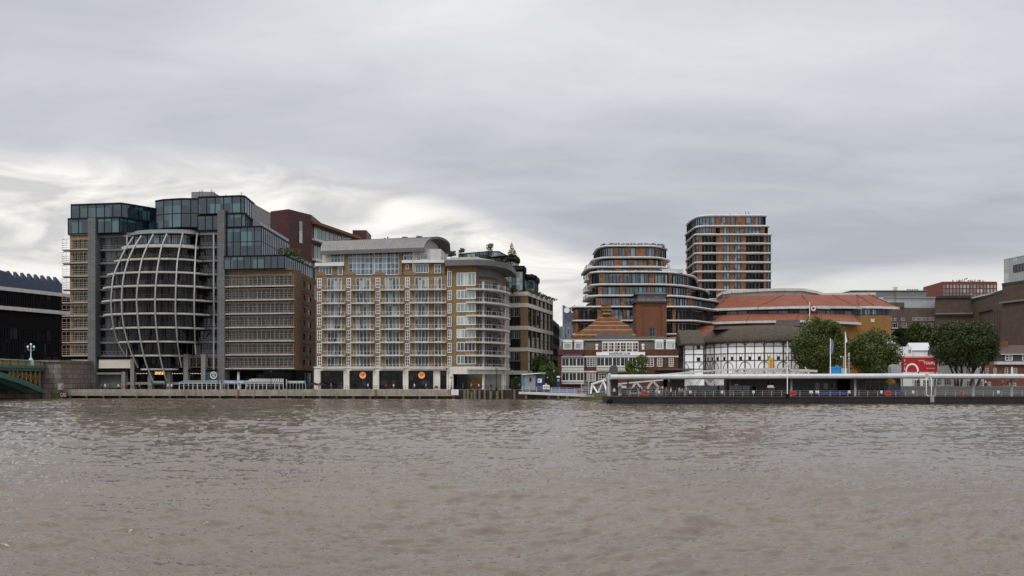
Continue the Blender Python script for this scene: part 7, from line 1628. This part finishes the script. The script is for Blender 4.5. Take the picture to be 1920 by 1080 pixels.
fr = W2
for i in range(5):
    u = fr.L * (i + .5) / 5; p = fr.w(u, -.6, bands[0]); t = thing('parapet_shrub', 'dark clipped shrub along the sloping side parapet of the roof garden office', 'shrub', p, 'shrubs along the side parapet'); leafcloud('foliage', [(p.x, p.y, p.z + .3, 3.0, 3.0, .7)], 350, .35, 'leaf_deep', t, 60 + i)
p = FF.w(FF.u(530), .2, zb1 + .6); t = thing('terrace_shrub', 'yellow green shrubs on the terrace of the teal glass block', 'shrub', p); leafcloud('foliage', [(p.x + q*1.5, p.y + q*1.2, p.z + .4, 1.5, 1.4, 1.1) for q in range(3)], 900, .3, 'leaf_mid', t, 71)
p = FF.w(FF.u(560), -6, zb1 + .5); t = thing('terrace_shrub', 'dark low shrubs along the corner of the teal glass terrace', 'shrub', p); leafcloud('foliage', [(wx(555 + q*8, 258 + q*6), 258 + q*6, p.z + .2, 1.5, 2, .9) for q in range(4)], 900, .3, 'leaf_deep', t, 72)
for k, (lo, hi) in ((8, (-.8, .95)), (9, (-.95, .98))):
    pp = [bpt(zk(k), lo + (hi - lo) * i / 12, -.55) for i in range(13)]; t = thing('planter_foliage', 'strip of green plants on the %s balcony of the glass bulge' % ('second highest' if k == 8 else 'highest'), 'plants', tuple(pp[6])); leafcloud('foliage', [(p.x, p.y, zk(k) + (.45 if k == 8 else .25), 1.4, .6, .55 if k == 8 else .3) for p in pp], 1300, .22, 'leaf_mid', t, 80 + k)
for i in range(9):
    p = P(1134 + i * 13, 459 if 0 < i < 8 else 460, 294); t = thing('roof_shrub', 'low dark shrub in the row along the flat top of the lower copper block', 'shrub', p, 'shrubs on the copper block roof'); leafcloud('foliage', [(p.x, p.y, p.z - .2, 1.5, 1.2, .7)], 160, .3, 'leaf_deep', t, 90 + i)

# ================= people =================
for nm, c in (('skin_a', (.45, .27, .19)), ('skin_b', (.16, .085, .055)), ('cl_black', (.012, .012, .014)), ('cl_navy', (.02, .03, .07)), ('cl_white', (.62, .62, .62)), ('cl_blue', (.1, .25, .42)), ('cl_red', (.35, .03, .035)), ('cl_lilac', (.42, .38, .52)), ('cl_grey', (.14, .14, .145)), ('cl_khaki', (.2, .15, .09)), ('cl_denim', (.05, .075, .12)), ('cl_orange', (.5, .2, .05)), ('cl_teal', (.02, .16, .19)), ('hair_dark', (.02, .014, .01)), ('hair_fair', (.25, .16, .08))): solid(nm, c, .8, .15, 4)
def bodymesh(pose):
    """one continuous skinned figure; pose gives joint offsets"""
    V = []; E = []; R = []
    def add(p, r, par=None):
        V.append(Vector(p)); R.append(r)
        if par is not None: E.append((par, len(V) - 1))
        return len(V) - 1
    lean = pose.get('lean', 0); sit = pose.get('sit', False); hz = .5 if sit else .95
    pel = add((0, 0, hz), .135); ch = add((0, -.03 - lean*.5, hz + .25), .13, pel); sh = add((0, -.02 - lean, hz + .44), .135, ch); nk = add((0, -.03 - lean*1.1, hz + .55), .055, sh)
    hd = add((0, -.05 - lean*1.15, hz + .64), .09, nk); ht = add((0, -.045 - lean*1.15, hz + .76), .085, hd); add((0, -.14 - lean*1.15, hz + .67), .022, hd)
    for s, k in ((-1, 'l'), (1, 'r')):
        hip = add((s*.1, 0, hz - .05), .095, pel); st = pose.get('step', 0) * s; sp = .0
        if sit: kn = add((s*.12, -.45, .5), .07, hip); an = add((s*.12, -.42, .1), .045, kn)
        else: kn = add((s*.11, -st*.6 - .02, .5), .068, hip); an = add((s*.12, -st + (.1 if st < 0 else 0), .09), .045, kn)
        add((s*.13, V[an].y - .16, .04), .04, an)
        a = pose.get('arm' + k, (s*.27, 0, 0)); shd = add((s*.19, -.02 - lean, hz + .43), .06, sh)
        if a == 'bend': el = add((s*.27, .03 - lean, hz + .17), .045, shd); wr = add((s*.17, -.22 - lean, hz + .24), .032, el)
        elif a == 'rail': el = add((s*.3, -.1 - lean, hz + .22), .045, shd); wr = add((s*.25, -.33 - lean, hz + .12), .032, el)
        elif a == 'up': el = add((s*.26, -.2 - lean, hz + .33), .045, shd); wr = add((s*.1, -.26 - lean, hz + .55), .032, el)
        else: el = add((s*.26, .02 + st*.3, hz + .16), .045, shd); wr = add((s*.27, -.04 + st*.55, hz - .08), .032, el)
        d = (V[wr] - V[el]).normalized(); pm = add(V[wr] + d*.08, .032, wr)
        q = d.orthogonal().normalized(); 
        for j in range(4): add(V[pm] + d*(.075 - abs(j - 1.4)*.008) + q*(j - 1.5)*.019, .0085, pm)
        add(V[wr] + d*.07 + q*.05 * -1, .009, wr)
    me = bpy.data.meshes.new('b'); me.from_pydata(V, E, []); o = bpy.data.objects.new('b', me); COL.objects.link(o)
    md = o.modifiers.new('s', 'SKIN'); sv = me.skin_vertices[0].data
    for i, r in enumerate(R): sv[i].radius = (r, r * (.72 if i in (0, 1, 2) else 1))
    sv[0].use_root = True; o.modifiers.new('u', 'SUBSURF').levels = 1
    dg = bpy.context.evaluated_depsgraph_get(); me2 = bpy.data.meshes.new_from_object(o.evaluated_get(dg)); bpy.data.objects.remove(o)
    return me2, hz, lean
_pb = {}
POSES = {'stand': {}, 'walk': {'step': .28}, 'bend': {'arml': 'bend', 'armr': 'bend'}, 'lean': {'lean': .14, 'arml': 'rail', 'armr': 'rail'}, 'phone': {'arml': 'up'}, 'sit': {'sit': True, 'arml': 'rail', 'armr': 'rail'}}
def person(px, Y, z, label, pose='stand', top='cl_black', leg='cl_denim', hair='hair_dark', skin='skin_a', yaw=0, h=1.72, bag=None):
    if pose not in _pb: _pb[pose] = bodymesh(POSES[pose])
    src, hz, lean = _pb[pose]; me = src.copy(); me.materials.clear()
    for q in (leg, top, skin, 'cl_black'): me.materials.append(MT[q])
    mi = []
    for f in me.polygons:
        c = f.center
        if c.z > hz + .55: k = 2
        elif c.z < .07: k = 3
        elif abs(c.x) > .2 or c.y < -.24 - lean * .9: k = 2 if (c.z < hz - .06 or (c.y < -.28 - lean and c.z > .55)) and not (pose == 'sit' and c.z < .62) else (1 if c.z > hz - .1 else 0)
        else: k = 1 if c.z > hz - .04 else 0
        mi.append(k)
    me.polygons.foreach_set('material_index', mi); me.polygons.foreach_set('use_smooth', [True] * len(mi)); me.name = 'person'
    s = h / 1.76; M = Matrix.Translation((wx(px, Y), Y, z)) @ Matrix.Rotation(yaw, 4, 'Z') @ Matrix.Scale(s, 4)
    o = put('person', me, M); tag(o, label, 'person'); m = MB(); hm = []
    rows = []
    for i in range(6):
        t = math.pi * (i / 5) * .62; rows.append([(.112*math.sin(t)*math.cos(a), -.03 - lean*1.15 + .118*math.sin(t)*math.sin(a)*(1 if math.sin(a) > 0 else .75), hz + .745 + .125*math.cos(t) - (.12 if math.sin(a) > 0 and i == 5 else 0)) for a in [2*math.pi*j/10 for j in range(11)]])
    m.grid(rows); hmz = m.mesh('hair', [hair], True); put('hair', hmz, M, o)
    if bag: m = MB(); m.sphere((0, .17 - lean, hz + .28), .17, sz=1.4); put('backpack', m.mesh('backpack', [bag], True), M, o)
    return o
DK = zdk + .02
pp = [(1152, 190, 'stand', 'cl_white', 'cl_black', 'person in a pale top at the far left end of the pier deck', 0), (1162, 191, 'walk', 'cl_blue', 'cl_denim', 'person in a light blue top walking left of the dark brown cabinet', 1),
 (1179.5, 187.5, 'stand', 'cl_denim', 'cl_denim', 'person in denim standing right beside the dark brown cabinet', .3), (1184.5, 187, 'bend', 'cl_black', 'cl_black', 'person dressed all in black, left of the two black figures on the pier', .2), (1192, 187.6, 'stand', 'cl_black', 'cl_black', 'person dressed in black with a backpack, right of the two black figures', -.5),
 (1201, 188, 'stand', 'cl_black', 'cl_grey', 'person in a black jacket just left of the teal backpack', 0), (1212, 188.6, 'bend', 'cl_navy', 'cl_denim', 'person in navy behind the red oval railing sign', .4), (1219, 189, 'phone', 'cl_grey', 'cl_black', 'person in grey holding up a phone behind the railing', 0),
 (1226, 188.4, 'lean', 'cl_black', 'cl_denim', 'person in black leaning forward over the pier railing', 0), (1232, 187.6, 'bend', 'cl_lilac', 'cl_navy', 'person in a lilac top behind the first white railing notice', .3), (1240, 188.3, 'stand', 'cl_navy', 'cl_grey', 'person in navy with fair hair near the first white railing notice', -.2),
 (1249, 189, 'stand', 'cl_khaki', 'cl_black', 'person in a khaki jacket near the middle of the pier crowd', 0), (1258, 187.3, 'walk', 'cl_white', 'cl_black', 'person in a white top and black trousers striding along the pier', .8), (1263, 188.8, 'stand', 'cl_black', 'cl_khaki', 'person in a black top and khaki trousers behind the striding figure', .2),
 (1273.5, 187.2, 'phone', 'cl_lilac', 'cl_grey', 'person in a pale lilac shirt raising one hand on the pier', .5), (1283, 187.5, 'lean', 'cl_blue', 'cl_grey', 'person in a sky blue top leaning at the right end of the crowd', .9), (1291, 188.3, 'bend', 'cl_red', 'cl_black', 'person in dark red standing last on the right of the crowd', .2)]
for i, (x, Y, ps, tp, lg, lab, yw) in enumerate(pp): person(x, 185.65 + (Y - 187) * .45, DK, lab, ps, tp, lg, 'hair_fair' if i in (10, 12) else 'hair_dark', 'skin_b' if i in (4, 9, 13) else 'skin_a', yw, 1.78 + .05 * (i % 4), bag='cl_grey' if i == 4 else None)
person(1205.5, 185.7, DK, 'person wearing a large teal backpack and grey trousers on the pier', 'stand', 'cl_teal', 'cl_grey', yaw=math.pi, bag='cl_teal', h=1.8)
for i, (x, tp, lg, ps, lab) in enumerate(((1172.5, 'cl_grey', 'cl_black', 'walk', 'person in grey passing behind the dark brown cabinet'), (1188.5, 'cl_khaki', 'cl_grey', 'stand', 'person in khaki between the two black figures'), (1196.5, 'cl_white', 'cl_denim', 'bend', 'person in a white shirt left of the black jacket near the teal backpack'), (1223, 'cl_orange', 'cl_navy', 'stand', 'person in an orange top behind the raised phone'), (1236.5, 'cl_black', 'cl_denim', 'walk', 'person in black between the lilac top and the fair haired figure'), (1245, 'cl_red', 'cl_denim', 'bend', 'person in red just left of the khaki jacket'), (1254, 'cl_navy', 'cl_khaki', 'stand', 'person in navy and khaki just left of the striding figure'), (1268, 'cl_grey', 'cl_black', 'lean', 'person in grey leaning just left of the raised hand'), (1278.5, 'cl_white', 'cl_navy', 'stand', 'person in a white top right of the raised hand'))):
    person(x, 187.6 + .2 * (i % 3), DK, lab, ps, tp, lg, 'hair_fair' if i % 4 == 1 else 'hair_dark', 'skin_a', (i % 5 - 2) * .4, 1.8)
hp = [(222, 240.5, 'stand', 'hi_vis', 'cl_black', 'person in a high visibility yellow jacket in front of the dark loading bay'), (190, 241, 'walk', 'cl_grey', 'cl_black', 'person in grey walking past the dark loading bay, leftmost of three'), (197, 240.8, 'stand', 'cl_white', 'cl_grey', 'person in white in front of the dark loading bay, middle of three'), (203, 241.2, 'walk', 'cl_khaki', 'cl_denim', 'person in khaki walking by the dark loading bay, rightmost of three'),
 (238, 240, 'bend', 'cl_red', 'cl_black', 'person in bright red beside the first stone column of the restaurants'), (262, 240.2, 'walk', 'cl_khaki', 'cl_black', 'person walking below the row of small restaurant lamps'), (308, 240, 'stand', 'cl_black', 'cl_black', 'person in black below the orange restaurant lettering'), (315, 239.6, 'stand', 'cl_white', 'cl_denim', 'person in a white top, left of the two white shirts near the glass conservatory'), (322, 239.5, 'walk', 'cl_white', 'cl_khaki', 'person in a white top, right of the two white shirts near the glass conservatory'),
 (448, 239.5, 'stand', 'cl_blue', 'cl_white', 'person in pale blue under the lavender fascia'), (463, 239.2, 'walk', 'cl_lilac', 'cl_grey', 'person in lilac left of the striped conservatory'), (598, 238.4, 'bend', 'cl_red', 'cl_grey', 'person in red seated height by the black parasols'), (621, 238.2, 'walk', 'cl_grey', 'cl_black', 'person in grey walking before the leftmost shop opening'), (640, 238.3, 'walk', 'cl_navy', 'cl_denim', 'person in navy before the leftmost shop opening'),
 (690, 238.3, 'walk', 'cl_white', 'cl_black', 'person in white below the left round orange sign'), (738, 238.2, 'bend', 'cl_white', 'cl_grey', 'person in a white coat before the third shop opening'), (724, 238.2, 'walk', 'cl_red', 'cl_black', 'person in dark red before the third shop opening'), (777, 238, 'stand', 'cl_white', 'cl_denim', 'person in white before the right round orange sign'), (799, 238, 'walk', 'cl_blue', 'cl_black', 'person in blue before the fourth shop opening'),
 (884, 238.6, 'walk', 'cl_orange', 'cl_denim', 'person in orange in front of the timber screen'), (868, 238.5, 'stand', 'cl_navy', 'cl_grey', 'person in navy beside the dark glass under the curved wing'), (898, 238.7, 'walk', 'cl_white', 'cl_black', 'person in white right of the timber screen'), (921, 238.8, 'stand', 'cl_black', 'cl_denim', 'person in black leaning by the lamp post under the curved balconies'), (974, 240, 'bend', 'cl_khaki', 'cl_black', 'person in khaki just left of the ticket kiosk'), (1024, 229, 'stand', 'cl_white', 'cl_black', 'person in white on the walkway above the two square notices')]
for i, (x, Y, ps, tp, lg, lab) in enumerate(hp): person(x, Y, G + (.0 if x < 1000 else .1), lab, ps, tp, lg, 'hair_fair' if i % 5 == 2 else 'hair_dark', 'skin_b' if i % 6 == 4 else 'skin_a', random.uniform(-1, 1), 1.62 + .04 * (i % 5))
EWT = wz(724, 243)
for x, tp, ps, lab in ((1758, 'cl_grey', 'lean', 'person in grey resting on the wall left of the white columns beyond the pier'), (1773, 'cl_red', 'bend', 'person in dark red near the left tree trunk beyond the pier'), (1781, 'cl_black', 'sit', 'person in black seated by the left tree trunk beyond the pier'), (1790, 'cl_black', 'bend', 'person in black under the forked trees beyond the pier'), (1848, 'cl_lilac', 'stand', 'person in lilac by the brick house beyond the pier'), (1880, 'cl_khaki', 'walk', 'person in khaki by the brick house at the right beyond the pier'), (1889, 'cl_navy', 'walk', 'person in navy walking right of the khaki figure beyond the pier')):
    person(x, 244, G + .9 if ps != 'sit' else G + 1.0, lab, ps, tp, 'cl_black', 'hair_dark', 'skin_a', random.uniform(-.6, .6))
# raised walk behind the river wall for those people
m = MB(); m.wb(wx(1700, 242.1), 420, 242.05, 252, G - 1, G + .88); tag(m.build('raised_pavement', ['paving'], loc=(120, 246, G)), kind='structure')
